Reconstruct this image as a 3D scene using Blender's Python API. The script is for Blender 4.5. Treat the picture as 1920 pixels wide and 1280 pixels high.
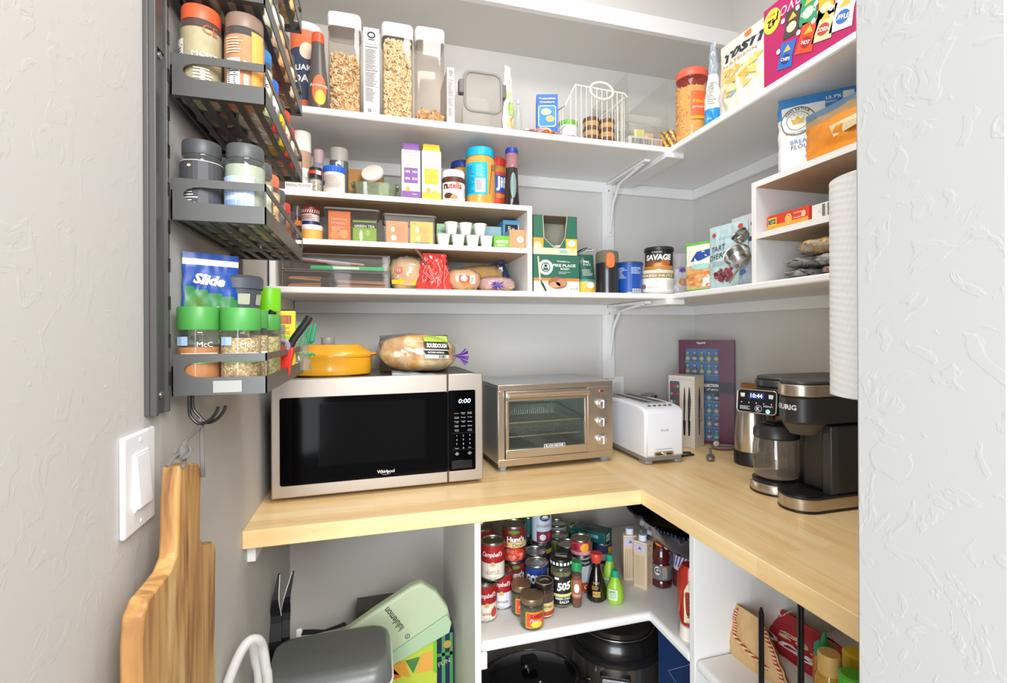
import bpy, math, random
from mathutils import Matrix, Vector, noise
for o in list(bpy.data.objects): bpy.data.objects.remove(o)
scn = bpy.context.scene
COL = scn.collection
PI = math.pi
# ------------------------------------------------------------------ camera
H = 1.338; FPX = 912.1; YAW = 0.2773; ROLL = 0.0048; Y0 = 623.0
cam = bpy.data.cameras.new('camera'); camo = bpy.data.objects.new('camera', cam); COL.objects.link(camo)
cam.sensor_width = 36; cam.lens = 36*FPX/1920; cam.shift_y = -(640-Y0)/1920; cam.clip_start = 0.02
camo.matrix_world = Matrix.Translation((0, 0, H)) @ Matrix.Rotation(-YAW, 4, 'Z') @ Matrix.Rotation(PI/2, 4, 'X') @ Matrix.Rotation(-ROLL, 4, 'Z')
scn.camera = camo
# ------------------------------------------------------------------ light
w = bpy.data.worlds.new('world'); scn.world = w; w.use_nodes = True
w.node_tree.nodes['Background'].inputs[0].default_value = (0.93, 0.96, 1.0, 1)
w.node_tree.nodes['Background'].inputs[1].default_value = 0.45
def area(name, loc, target, sx, sy, power, color=(1, 1, 1)):
    l = bpy.data.lights.new(name, 'AREA'); l.shape = 'RECTANGLE'; l.size = sx; l.size_y = sy; l.energy = power; l.color = color
    o = bpy.data.objects.new(name, l); COL.objects.link(o); o.location = loc
    d = Vector(target)-Vector(loc); o.rotation_euler = d.to_track_quat('-Z', 'Y').to_euler(); return o
area('ceiling_lamp_light', (0.42, 0.74, 2.68), (0.42, 0.80, 0), 0.5, 0.4, 5.6, (1.0, 0.975, 0.95))
area('hall_window_light', (-0.95, -1.5, 1.15), (0.75, 1.3, 1.0), 1.7, 1.7, 54, (0.86, 0.94, 1.0))
area('hall_fill_light', (0.50, -1.0, 2.1), (0.05, 1.2, 1.1), 0.9, 0.9, 25, (1.0, 0.985, 0.96))  # added fill with no fixture behind it, lifts the left wall
scn.view_settings.view_transform = 'Standard'; scn.view_settings.look = 'None'; scn.view_settings.gamma = 1
scn.view_settings.use_curve_mapping = False; scn.view_settings.exposure = 1.0
scn.cycles.transparent_max_bounces = 40
# ------------------------------------------------------------------ place (metres): the walls, the counter and the shelves
D = 1.772; A = -0.273; R = 1.308
CT = 0.914; CB = 0.875; FY = 1.162; FX = 0.690
S2 = 1.464; S2B = 1.446; S3 = 1.952; S3B = 1.932; SY = 1.411; SX = 0.950
JX = 0.44; JY0 = 0.239; JY1 = 0.354
LS = 0.556      # low shelf top
# reading positions off the photograph: a direction meets a real plane of the room
def _dir(px, py):
    du, dv = px-960, py-Y0; c, s = math.cos(ROLL), math.sin(ROLL)
    u = du*c-dv*s; v = du*s+dv*c
    lat, up = u/FPX, -v/FPX
    return Vector((math.sin(YAW)+lat*math.cos(YAW), math.cos(YAW)-lat*math.sin(YAW), up))
def onY(px, py, y):
    d = _dir(px, py); k = y/d.y; return (d.x*k, y, H+d.z*k)
def onX(px, py, x):
    d = _dir(px, py); k = x/d.x; return (x, d.y*k, H+d.z*k)
def onZ(px, py, z):
    d = _dir(px, py); k = (z-H)/d.z; return (d.x*k, d.y*k, z)
# ------------------------------------------------------------------ materials
def lin(c):
    c = c/255; return c/12.92 if c <= 0.04045 else ((c+0.055)/1.055)**2.4
def smooth(pts, n=6):
    P = [Vector(p) for p in pts]; out = []
    for i in range(len(P)-1):
        a, b, c, d = P[max(i-1, 0)], P[i], P[i+1], P[min(i+2, len(P)-1)]
        for k in range(n):
            t = k/n; out.append(0.5*((2*b)+(c-a)*t+(2*a-5*b+4*c-d)*t*t+(3*b-a-3*c+d)*t**3))
    return out+[P[-1]]
def hexc(s):
    return (lin(int(s[0:2], 16)), lin(int(s[2:4], 16)), lin(int(s[4:6], 16)), 1)
_M = {}
def M(col, rough=0.5, metal=0.0, bump=0.0, bscale=60, var=0.0, vscale=8, coat=0.0, emit=0.0, stretch=None):
    key = (col, rough, metal, bump, bscale, var, vscale, coat, emit, stretch)
    if key in _M: return _M[key]
    m = bpy.data.materials.new('m_'+col); m.use_nodes = True; nt = m.node_tree; b = nt.nodes['Principled BSDF']
    c = hexc(col); b.inputs['Base Color'].default_value = c; b.inputs['Roughness'].default_value = rough; b.inputs['Metallic'].default_value = metal
    b.inputs['Coat Weight'].default_value = coat
    if emit: b.inputs['Emission Color'].default_value = c; b.inputs['Emission Strength'].default_value = emit
    if bump or var:
        tc = nt.nodes.new('ShaderNodeTexCoord'); mp = nt.nodes.new('ShaderNodeMapping'); nt.links.new(tc.outputs['Object'], mp.inputs[0])
        if stretch: mp.inputs['Scale'].default_value = stretch
    if var:
        n = nt.nodes.new('ShaderNodeTexNoise'); n.inputs['Scale'].default_value = vscale; n.inputs['Detail'].default_value = 4; nt.links.new(mp.outputs[0], n.inputs[0])
        r = nt.nodes.new('ShaderNodeValToRGB'); r.color_ramp.elements[0].position = 0.3; r.color_ramp.elements[1].position = 0.7
        r.color_ramp.elements[0].color = tuple(max(0, x*(1-var)) for x in c[:3])+(1,); r.color_ramp.elements[1].color = tuple(min(1, x*(1+var)) for x in c[:3])+(1,)
        nt.links.new(n.outputs[0], r.inputs[0]); nt.links.new(r.outputs[0], b.inputs['Base Color'])
    if bump:
        n = nt.nodes.new('ShaderNodeTexNoise'); n.inputs['Scale'].default_value = bscale; n.inputs['Detail'].default_value = 3; nt.links.new(mp.outputs[0], n.inputs[0])
        bp = nt.nodes.new('ShaderNodeBump'); bp.inputs['Strength'].default_value = bump; bp.inputs['Distance'].default_value = 0.01
        nt.links.new(n.outputs[0], bp.inputs['Height']); nt.links.new(bp.outputs[0], b.inputs['Normal'])
    _M[key] = m; return m
def CLEAR(col='FFFFFF', amount=0.9, rough=0.03, ior=1.45, spec=1.0):
    key = ('clear', col, amount, rough, ior, spec)
    if key in _M: return _M[key]
    m = bpy.data.materials.new('clear_'+col); m.use_nodes = True; nt = m.node_tree; nt.nodes.clear()
    o = nt.nodes.new('ShaderNodeOutputMaterial'); t = nt.nodes.new('ShaderNodeBsdfTransparent'); t.inputs[0].default_value = hexc(col)
    d = nt.nodes.new('ShaderNodeBsdfDiffuse'); d.inputs[0].default_value = hexc(col)
    mx0 = nt.nodes.new('ShaderNodeMixShader'); mx0.inputs[0].default_value = 1-amount
    nt.links.new(t.outputs[0], mx0.inputs[1]); nt.links.new(d.outputs[0], mx0.inputs[2])
    g = nt.nodes.new('ShaderNodeBsdfGlossy'); g.inputs['Roughness'].default_value = rough
    f = nt.nodes.new('ShaderNodeLayerWeight'); f.inputs[0].default_value = 0.5
    pw = nt.nodes.new('ShaderNodeMath'); pw.operation = 'POWER'; pw.inputs[1].default_value = 4.0; nt.links.new(f.outputs['Facing'], pw.inputs[0])
    mu = nt.nodes.new('ShaderNodeMath'); mu.operation = 'MULTIPLY_ADD'; mu.inputs[1].default_value = 0.55*spec; mu.inputs[2].default_value = 0.045*spec; nt.links.new(pw.outputs[0], mu.inputs[0])
    mx = nt.nodes.new('ShaderNodeMixShader'); nt.links.new(mu.outputs[0], mx.inputs[0])
    nt.links.new(mx0.outputs[0], mx.inputs[1]); nt.links.new(g.outputs[0], mx.inputs[2]); nt.links.new(mx.outputs[0], o.inputs[0])
    _M[key] = m; return m
def WALL(name, col, strength=0.35, scale=9):
    m = bpy.data.materials.new(name); m.use_nodes = True; nt = m.node_tree; b = nt.nodes['Principled BSDF']
    b.inputs['Base Color'].default_value = hexc(col); b.inputs['Roughness'].default_value = 0.62
    tc = nt.nodes.new('ShaderNodeTexCoord')
    n0 = nt.nodes.new('ShaderNodeTexNoise'); n0.inputs['Scale'].default_value = scale*0.7; n0.inputs['Detail'].default_value = 2; nt.links.new(tc.outputs['Object'], n0.inputs[0])
    n = nt.nodes.new('ShaderNodeTexNoise'); n.inputs['Scale'].default_value = scale; n.inputs['Detail'].default_value = 4; n.inputs['Distortion'].default_value = 1.6
    nt.links.new(tc.outputs['Object'], n.inputs[0])
    r = nt.nodes.new('ShaderNodeValToRGB'); r.color_ramp.elements[0].position = 0.56; r.color_ramp.elements[1].position = 0.60
    nt.links.new(n.outputs[0], r.inputs[0])
    mu = nt.nodes.new('ShaderNodeMath'); mu.operation = 'MULTIPLY_ADD'; nt.links.new(r.outputs[0], mu.inputs[0]); nt.links.new(n0.outputs[0], mu.inputs[1]); mu.inputs[2].default_value = 0
    bp = nt.nodes.new('ShaderNodeBump'); bp.inputs['Strength'].default_value = strength; bp.inputs['Distance'].default_value = 0.004
    nt.links.new(mu.outputs[0], bp.inputs['Height']); nt.links.new(bp.outputs[0], b.inputs['Normal']); return m
def WOOD(name, dark, light, axis='x', stave=0.042, length=0.55, rough=0.35, grain=1.0):
    m = bpy.data.materials.new(name); m.use_nodes = True; nt = m.node_tree; b = nt.nodes['Principled BSDF']; b.inputs['Roughness'].default_value = rough
    L = nt.links.new; tc = nt.nodes.new('ShaderNodeTexCoord'); mp = nt.nodes.new('ShaderNodeMapping'); L(tc.outputs['Object'], mp.inputs[0])
    if axis == 'y': mp.inputs['Rotation'].default_value = (0, 0, PI/2)
    if axis == 'z': mp.inputs['Rotation'].default_value = (0, PI/2, 0)
    br = nt.nodes.new('ShaderNodeTexBrick'); br.inputs['Scale'].default_value = 1; br.inputs['Brick Width'].default_value = length; br.inputs['Row Height'].default_value = stave
    br.inputs['Mortar Size'].default_value = 0; br.offset = 0.37; br.inputs['Color1'].default_value = (0, 0, 0, 1); br.inputs['Color2'].default_value = (1, 1, 1, 1); br.inputs['Mortar'].default_value = (0.5, 0.5, 0.5, 1)
    L(mp.outputs[0], br.inputs[0])
    m2 = nt.nodes.new('ShaderNodeMapping'); m2.inputs['Scale'].default_value = (2.2, 22, 22); L(mp.outputs[0], m2.inputs[0])
    n = nt.nodes.new('ShaderNodeTexNoise'); n.inputs['Scale'].default_value = 1.6; n.inputs['Detail'].default_value = 5; n.inputs['Distortion'].default_value = 0.8; L(m2.outputs[0], n.inputs[0])
    a = nt.nodes.new('ShaderNodeMath'); a.operation = 'MULTIPLY_ADD'; L(br.outputs[0], a.inputs[0]); a.inputs[1].default_value = 0.35
    s = nt.nodes.new('ShaderNodeMath'); s.operation = 'MULTIPLY'; L(n.outputs[0], s.inputs[0]); s.inputs[1].default_value = 0.9*grain; L(s.outputs[0], a.inputs[2])
    r = nt.nodes.new('ShaderNodeValToRGB'); r.color_ramp.elements[0].position = 0.22; r.color_ramp.elements[1].position = 0.85
    r.color_ramp.elements[0].color = hexc(dark); r.color_ramp.elements[1].color = hexc(light); L(a.outputs[0], r.inputs[0]); L(r.outputs[0], b.inputs['Base Color']); return m
# ------------------------------------------------------------------ mesh builder
_txt = {}
def glyphs(s, bold=0.0, shear=0.0):
    k = (s, bold, shear)
    if k in _txt: return _txt[k]
    cu = bpy.data.curves.new('t', 'FONT'); cu.body = s; cu.size = 1; cu.resolution_u = 2; cu.offset = bold; cu.shear = shear; cu.align_x = 'CENTER'; cu.fill_mode = 'FRONT'
    ob = bpy.data.objects.new('t', cu); me = bpy.data.meshes.new_from_object(ob)
    vs = [(v.co.x, v.co.y) for v in me.vertices]; fs = [tuple(p.vertices) for p in me.polygons]
    if vs:
        cx = (min(v[0] for v in vs)+max(v[0] for v in vs))/2; cy = (min(v[1] for v in vs)+max(v[1] for v in vs))/2
        vs = [(x-cx, y-cy) for x, y in vs]
    bpy.data.objects.remove(ob); bpy.data.meshes.remove(me); bpy.data.curves.remove(cu)
    wd = max([v[0] for v in vs] or [0.5])*2; ht = max([v[1] for v in vs] or [0.5])*2
    _txt[k] = (vs, fs, wd, ht); return _txt[k]
class MB:
    def __init__(s): s.v = []; s.f = []; s.m = []; s.mats = []; s.T = Matrix.Identity(4)
    def mi(s, mat):
        if mat not in s.mats: s.mats.append(mat)
        return s.mats.index(mat)
    def add(s, vs, fs, mat):
        o = len(s.v); i = s.mi(mat) if not isinstance(mat, list) else None
        s.v += [tuple(s.T @ Vector(p)) for p in vs]
        for k, f in enumerate(fs):
            s.f.append(tuple(o+j for j in f)); s.m.append(i if i is not None else s.mi(mat[k]))
        return s
    def box(s, x0, y0, z0, x1, y1, z1, mat, taper=None):
        t = taper or (1, 1); cx, cy = (x0+x1)/2, (y0+y1)/2
        def q(x, y): return (cx+(x-cx)*t[0], cy+(y-cy)*t[1])
        b = [(x0, y0), (x1, y0), (x1, y1), (x0, y1)]
        vs = [(x, y, z0) for x, y in b]+[q(x, y)+(z1,) for x, y in b]
        return s.add(vs, [(3, 2, 1, 0), (4, 5, 6, 7), (0, 1, 5, 4), (1, 2, 6, 5), (2, 3, 7, 6), (3, 0, 4, 7)], mat)
    def prism(s, pts, z0, z1, mat, axis='z'):
        # pts counter-clockwise; axis z: (x,y) extruded in z; axis y: (x,z) extruded in y from z0 (front) to z1; axis x: (y,z)
        n = len(pts)
        def P(a, b, c): return (a, b, c) if axis == 'z' else ((a, c, b) if axis == 'y' else (c, a, b))
        vs = [P(a, b, z0) for a, b in pts]+[P(a, b, z1) for a, b in pts]
        fs = [tuple(range(n))[::-1], tuple(range(n, 2*n))]+[(i, (i+1) % n, n+(i+1) % n, n+i) for i in range(n)]
        if axis == 'y': fs = [f[::-1] for f in fs]
        return s.add(vs, fs, mat)
    def lathe(s, prof, mat, n=24, c=(0, 0, 0), sx=1, sy=1, close=True, sq=0, a0=0, a1=2*PI):
        # prof list of (r,z); sq>0 makes the plan a rounded square
        vs = []; fs = []; full = abs(a1-a0-2*PI) < 1e-6; k = n if full else n+1
        for r, z in prof:
            for i in range(k):
                a = a0+(a1-a0)*i/n; ca, sa = math.cos(a), math.sin(a)
                g = 1.0
                if sq: g = 1/((abs(ca)**sq+abs(sa)**sq)**(1/sq))
                vs.append((c[0]+r*ca*sx*g, c[1]+r*sa*sy*g, c[2]+z))
        for j in range(len(prof)-1):
            for i in range(n):
                a, b = j*k+i, j*k+(i+1) % k
                fs.append((a, b, b+k, a+k))
        if close and full:
            if prof[0][0] > 1e-6: fs.append(tuple(range(k))[::-1])
            if prof[-1][0] > 1e-6: fs.append(tuple(range((len(prof)-1)*k, len(prof)*k)))
        return s.add(vs, fs, mat)
    def cyl(s, r, z0, z1, mat, n=24, c=(0, 0)): return s.lathe([(r, z0), (r, z1)], mat, n, (c[0], c[1], 0))
    def tube(s, pts, r, mat, n=8, closed=False, flat=1.0):
        P = [Vector(p) for p in pts]; N = len(P); vs = []; fs = []; up = Vector((0, 0, 1)); prev = None
        for i, p in enumerate(P):
            if closed: t = P[(i+1) % N]-P[i-1]
            else: t = P[min(i+1, N-1)]-P[max(i-1, 0)]
            t.normalize()
            if prev is None:
                a = up.cross(t)
                if a.length < 1e-3: a = Vector((1, 0, 0)).cross(t)
            else: a = prev-t*prev.dot(t)
            a.normalize(); prev = a; b = t.cross(a); rr = r[i] if isinstance(r, (list, tuple)) else r
            for k in range(n):
                g = 2*PI*k/n; vs.append(tuple(p+a*math.cos(g)*rr+b*math.sin(g)*rr*flat))
        for i in range(N if closed else N-1):
            j = (i+1) % N
            for k in range(n): fs.append((i*n+k, i*n+(k+1) % n, j*n+(k+1) % n, j*n+k))
        if not closed: fs += [tuple(range(n))[::-1], tuple(range((N-1)*n, N*n))]
        return s.add(vs, fs, mat)
    def grid(s, fn, nu, nv, mat, wrap=False):
        vs = [fn(i/nu, j/nv) for j in range(nv+1) for i in range(nu+1)]; w = nu+1; fs = []; ms = []
        for j in range(nv):
            for i in range(nu):
                fs.append((j*w+i, j*w+i+1, (j+1)*w+i+1, (j+1)*w+i)); ms.append(mat((i+.5)/nu, (j+.5)/nv) if callable(mat) else mat)
        return s.add(vs, fs, ms)
    def blob(s, rx, ry, rz, mat, c=(0, 0, 0), n=20, m=12, p=2.0, nz=0.0, ns=6, seed=0):
        vs = []; fs = []
        def sp(v): return math.copysign(abs(v)**(2/p), v)
        for j in range(m+1):
            th = -PI/2+PI*j/m
            for i in range(n):
                ph = 2*PI*i/n
                x, y, z = sp(math.cos(th))*sp(math.cos(ph)), sp(math.cos(th))*sp(math.sin(ph)), sp(math.sin(th))
                k = 1+nz*noise.noise(Vector((x*ns/3+seed, y*ns/3, z*ns/3)))
                vs.append((c[0]+x*rx*k, c[1]+y*ry*k, c[2]+z*rz*k))
        for j in range(m):
            for i in range(n): fs.append((j*n+i, j*n+(i+1) % n, (j+1)*n+(i+1) % n, (j+1)*n+i))
        return s.add(vs, fs, mat)
    def torus(s, R_, r, mat, c=(0, 0, 0), nR=10, nr=5, rot=None):
        vs = []; fs = []; rot = rot or Matrix.Identity(3)
        for i in range(nR):
            a = 2*PI*i/nR
            for k in range(nr):
                b = 2*PI*k/nr; q = rot @ Vector(((R_+r*math.cos(b))*math.cos(a), (R_+r*math.cos(b))*math.sin(a), r*math.sin(b)))
                vs.append((c[0]+q.x, c[1]+q.y, c[2]+q.z))
        for i in range(nR):
            for k in range(nr): fs.append((i*nr+k, ((i+1) % nR)*nr+k, ((i+1) % nR)*nr+(k+1) % nr, i*nr+(k+1) % nr))
        return s.add(vs, fs, mat)
    def obj(s, name, parent=None, bevel=0, seg=2, smooth=True, angle=0.6, sub=0):
        me = bpy.data.meshes.new(name); me.from_pydata(s.v, [], s.f)
        for m in s.mats: me.materials.append(m)
        me.polygons.foreach_set('material_index', s.m)
        if smooth:
            me.polygons.foreach_set('use_smooth', [True]*len(s.f)); me.update(); me.set_sharp_from_angle(angle=angle)
        me.update()
        o = bpy.data.objects.new(name, me); COL.objects.link(o)
        if parent: o.parent = parent
        if bevel:
            b = o.modifiers.new('bevel', 'BEVEL'); b.width = bevel; b.segments = seg; b.limit_method = 'ANGLE'; b.angle_limit = 0.7
        if sub:
            b = o.modifiers.new('sub', 'SUBSURF'); b.levels = sub; b.render_levels = sub
        return o
# printed artwork: 2-D shapes laid on a surface through a mapping (x, z, layer) -> point
def FRONT(y=0.0, x=0.0, z=0.0): return lambda a, b, l: (x+a, y-0.0005-0.0004*l, z+b)
def SIDER(xx, y=0.0, z=0.0): return lambda a, b, l: (xx+0.0005+0.0004*l, y+a, z+b)      # right side, a runs to the back
def SIDEL(xx, y=0.0, z=0.0): return lambda a, b, l: (xx-0.0005-0.0004*l, y-a, z+b)
def TOP(z, x=0.0, y=0.0): return lambda a, b, l: (x+a, y+b, z+0.0005+0.0004*l)
def ROUND(r, z=0.0, rot=0.0): return lambda a, b, l: ((r+0.0005+0.0005*l)*math.sin(a/r+rot), -(r+0.0005+0.0005*l)*math.cos(a/r+rot), z+b)
class Art:
    def __init__(s, F, mb=None): s.F = F; s.mb = mb or MB()
    def rect(s, x0, z0, x1, z1, mat, l=0, nx=None, nz=1):
        nx = nx or max(1, int(abs(x1-x0)/0.006)); nz = nz if nz > 1 else 1
        s.mb.grid(lambda u, v: s.F(x0+(x1-x0)*u, z0+(z1-z0)*v, l), nx, nz, mat); return s
    def disc(s, cx, cz, rx, rz, mat, l=1, n=20, rings=3):
        vs = [s.F(cx, cz, l)]; fs = []
        for j in range(1, rings+1):
            for i in range(n): a = 2*PI*i/n; vs.append(s.F(cx+rx*j/rings*math.cos(a), cz+rz*j/rings*math.sin(a), l))
        for i in range(n): fs.append((0, 1+i, 1+(i+1) % n))
        for j in range(rings-1):
            for i in range(n): fs.append((1+j*n+i, 1+(j+1)*n+i, 1+(j+1)*n+(i+1) % n, 1+j*n+(i+1) % n))
        s.mb.add(vs, fs, mat); return s
    def ring(s, cx, cz, rx, rz, t, mat, l=1, n=28):
        vs = []; fs = []
        for i in range(n):
            a = 2*PI*i/n; vs += [s.F(cx+rx*math.cos(a), cz+rz*math.sin(a), l), s.F(cx+(rx-t)*math.cos(a), cz+(rz-t)*math.sin(a), l)]
        for i in range(n): j = (i+1) % n; fs.append((2*i, 2*j, 2*j+1, 2*i+1))
        s.mb.add(vs, fs, mat); return s
    def poly(s, pts, mat, l=1):
        s.mb.add([s.F(a, b, l) for a, b in pts], [tuple(range(len(pts)))], mat); return s
    def txt(s, t, cx, cz, h, mat, l=2, w=None, bold=0.0, shear=0.0, rot=0.0, arc=0.0):
        vs, fs, gw, gh = glyphs(t, bold, shear)
        if not vs: return s
        k = h/gh; kx = (w/gw) if w else k; c, q = math.cos(rot), math.sin(rot); out = []
        for x, y in vs:
            X, Y = x*kx, y*k
            if arc: a = X/arc; X, Y = (arc+Y)*math.sin(a), (arc+Y)*math.cos(a)-arc
            out.append(s.F(cx+X*c-Y*q, cz+X*q+Y*c, l))
        s.mb.add(out, fs, mat); return s
    def lines(s, x0, z0, x1, z1, n, mat, l=2, fill=0.4, rnd=None, vertical=False):
        rnd = rnd or random.Random(n*7+int(abs(x0)*1e4)+int(abs(z1)*1e4))
        for i in range(n):
            if vertical:
                a = x0+(x1-x0)*i/n; wd = (x1-x0)/n*rnd.uniform(0.25, 0.75); s.rect(a, z0, a+wd, z1, mat, l, nx=1)
            else:
                a = z0+(z1-z0)*i/n; e = x0+(x1-x0)*rnd.uniform(0.6, 1); s.rect(x0, a, e, a+(z1-z0)/n*fill, mat, l)
        return s
    def obj(s, name, parent): return s.mb.obj(name, parent, smooth=False)
def tag(o, label, cat, group=None, kind=None):
    o['label'] = label; o['category'] = cat
    if group: o['group'] = group
    if kind: o['kind'] = kind
    return o
def thing(name, label, cat, loc, rz=0.0, group=None, rot=None):
    o = bpy.data.objects.new(name, None); o.empty_display_size = 0.02; COL.objects.link(o); o.location = loc; o.rotation_euler = rot or (0, 0, rz)
    return tag(o, label, cat, group)
def copy_thing(o, loc, label=None, rz=None):
    c = o.copy(); COL.objects.link(c); c.location = loc
    if rz is not None: c.rotation_euler = (0, 0, rz)
    if label: c['label'] = label
    for ch in list(o.children):
        d = ch.copy(); COL.objects.link(d); d.parent = c
        for g in list(ch.children):
            e = g.copy(); COL.objects.link(e); e.parent = d
    return c
def struct(o): o['kind'] = 'structure'; return o
WHITE = M('F4F3F0', 0.45); BLACK = M('0B0B0C', 0.35); INK = M('1A1A1C', 0.6); PAPER = M('F2F0EA', 0.7)
STEEL = M('C9C4BC', 0.28, 1.0, bump=0.05, bscale=180, stretch=(1, 1, 30)); CHROME = M('DADADA', 0.12, 1.0)
# ------------------------------------------------------------------ the room
wall_m = WALL('painted_wall', 'CCC9C4', 0.12, 20); wall_s = M('D6D3CE', 0.7); rough_m = WALL('textured_wall', 'C6C4C0', 0.11, 27); jamb_dim_m = WALL('textured_wall_dimmed', 'B2B0AD', 0.13, 24)  # jamb copy of the textured wall paint, darkened against the strong light there
white_m = M('F1F0EE', 0.5)
struct(MB().box(A-0.1, JY0, 0, A, D+0.1, 2.75, rough_m).obj('wall_left'))
struct(MB().box(A-1.2, JY0, 0, A-0.1, JY1, 2.75, rough_m).obj('wall_front'))
struct(MB().box(A, D, 0, R+0.1, D+0.1, 2.75, wall_s).obj('wall_back'))
struct(MB().box(R, JY0, 0, R+0.1, D, 2.75, wall_s).obj('wall_right'))
struct(MB().box(JX, JY0, 0, R, JY1, 2.75, jamb_dim_m).obj('wall_front', bevel=0.002))
struct(MB().box(A-0.1, -1.6, -0.05, R+0.1, D+0.1, 0, M('8E7B66', 0.5, var=0.15, vscale=5)).obj('floor'))
struct(MB().box(A-0.1, JY0, 2.75, R+0.1, D+0.1, 2.8, wall_s).obj('ceiling'))
struct(MB().box(A, 1.526, 2.391, R, D, 2.75, wall_s).obj('soffit'))
struct(MB().box(A, 1.506, 2.391, R, 1.526, 2.448, white_m).obj('trim_soffit'))
# shelves (two L-shaped boards) and the low one for the cans
def L(sx, sy, x0=A, y0=JY1): return [(x0, sy), (sx, sy), (sx, y0), (R, y0), (R, D), (x0, D)]
o = MB().prism(L(SX, SY), S3B, S3, white_m).obj('wall_shelf', bevel=0.004); tag(o, 'upper white L-shaped wall shelf carrying cereal and snacks', 'shelf')
o = MB().prism(L(SX, SY), S2B, S2, white_m).obj('wall_shelf', bevel=0.004); tag(o, 'lower white L-shaped wall shelf above the microwave and toaster', 'shelf')
DVL = onY(899, 1000, 1.19)[0]
# cleats under the shelves
def cleat(x0, y0, z0, x1, y1, z1, label):
    o = MB().box(x0, y0, z0, x1, y1, z1, white_m).obj('shelf_cleat', bevel=0.002); return tag(o, label, 'cleat')
cleat(A+0.02, D-0.018, S3B-0.042, R-0.018, D, S3B, 'white cleat strip on the back wall under the upper shelf')
cleat(R-0.018, JY1, S3B-0.042, R, D, S3B, 'white cleat strip on the right wall under the upper shelf')
cleat(A+0.02, D-0.018, S2B-0.040, R-0.018, D, S2B, 'white cleat strip on the back wall under the lower shelf')
cleat(R-0.018, JY1, S2B-0.040, R, D, S2B, 'white cleat strip on the right wall under the lower shelf')
cleat(A, 1.44, S2B-0.040, A+0.018, D, S2B, 'white cleat strip on the left wall under the lower shelf')
cleat(A, 1.20, CB-0.045, A+0.018, 1.30, CB, 'short white cleat block under the left end of the wooden counter')
def bracket(zs, drop, label):
    zb = zs
    t = thing('shelf_bracket', label, 'bracket', (0.905, D, zb))
    MB().box(-0.030, -0.016, -drop, 0.021, 0, 0, white_m).obj('backing_board', t, bevel=0.002)
    m = MB().box(-0.012, -0.024, -0.215, 0.010, -0.016, -0.004, white_m, taper=None)
    m.box(-0.012, -0.30, -0.012, 0.010, -0.016, -0.002, white_m)
    m.tube([(-0.001, -0.022, -0.20), (-0.001, -0.05, -0.09), (-0.001, -0.10, -0.030), (-0.001, -0.27, -0.010)], 0.006, white_m, 8)
    m.obj('metal_arm', t, bevel=0.001)
    for x, z in ((-0.006, -0.035), (0, -0.20)):
        s = MB(); s.lathe([(0.0025, 0), (0.0025, 0.002)], M('8A8A88', 0.3, 1), 10); s.v = [(x+p[0], -0.0242-p[2], z+p[1]) for p in s.v]; s.obj('screw', t)
    return t
bracket(S3B, S3B-S2, 'white metal shelf bracket on a board beneath the upper shelf')
bracket(S2B, S2B-1.152, 'white metal shelf bracket on a board beneath the lower shelf')
for zb, lb in ((S3B, 'flat white joining board under the corner of the upper shelf'), (S2B, 'flat white joining board under the corner of the lower shelf')):
    tag(MB().box(0.932, SY-0.01, zb-0.018, 0.998, D-0.018, zb, white_m).obj('joining_board', bevel=0.002), lb, 'board')
# the wooden counter and the white panels below it
wx = WOOD('maple_along', 'E8B872', 'FBDFAA', 'x'); wy = WOOD('maple_across', 'E8B872', 'FBDFAA', 'y')
m = MB().box(A, FY, CB, FX, D, CT, wx).box(FX, JY1, CB, R, D, CT, wy)
tag(m.obj('countertop', bevel=0.0015), 'L-shaped maple butcher block countertop running along both walls', 'countertop')
# ------------------------------------------------------------------ builders for the goods
def bk(pl, pr, pt, y, zb):
    a = onY(pl, pt, y); b = onY(pr, pt, y); c = onY((pl+pr)/2, pt, y)
    return (a[0]+b[0])/2, b[0]-a[0], c[2]-zb
def rt(pl, pr, pt, x, zb):
    a = onX(pl, pt, x); b = onX(pr, pt, x); c = onX((pl+pr)/2, pt, x)
    return (a[1]+b[1])/2, a[1]-b[1], c[2]-zb
RZ = -PI/2
def carton(name, label, cat, loc, w, d, h, mat, rz=0, art=None, bev=0.0015, group=None, side=None, rot=None, pname='printed_front', body='carton'):
    t = thing(name, label, cat, loc, rz, group, rot)
    MB().box(-w/2, -d/2, 0, w/2, d/2, h, mat).obj(body, t, bevel=bev)
    if art: a = Art(FRONT(-d/2)); art(a, w, h); a.obj(pname, t)
    if side:
        for k, fn in side.items():
            F = {'L': SIDEL(-w/2), 'R': SIDER(w/2), 'T': TOP(h)}[k]; a = Art(F); fn(a, d, h); a.obj('printed_side' if k != 'T' else 'printed_top', t)
    return t
METAL = M('B9B8B4', 0.3, 1.0)
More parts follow.
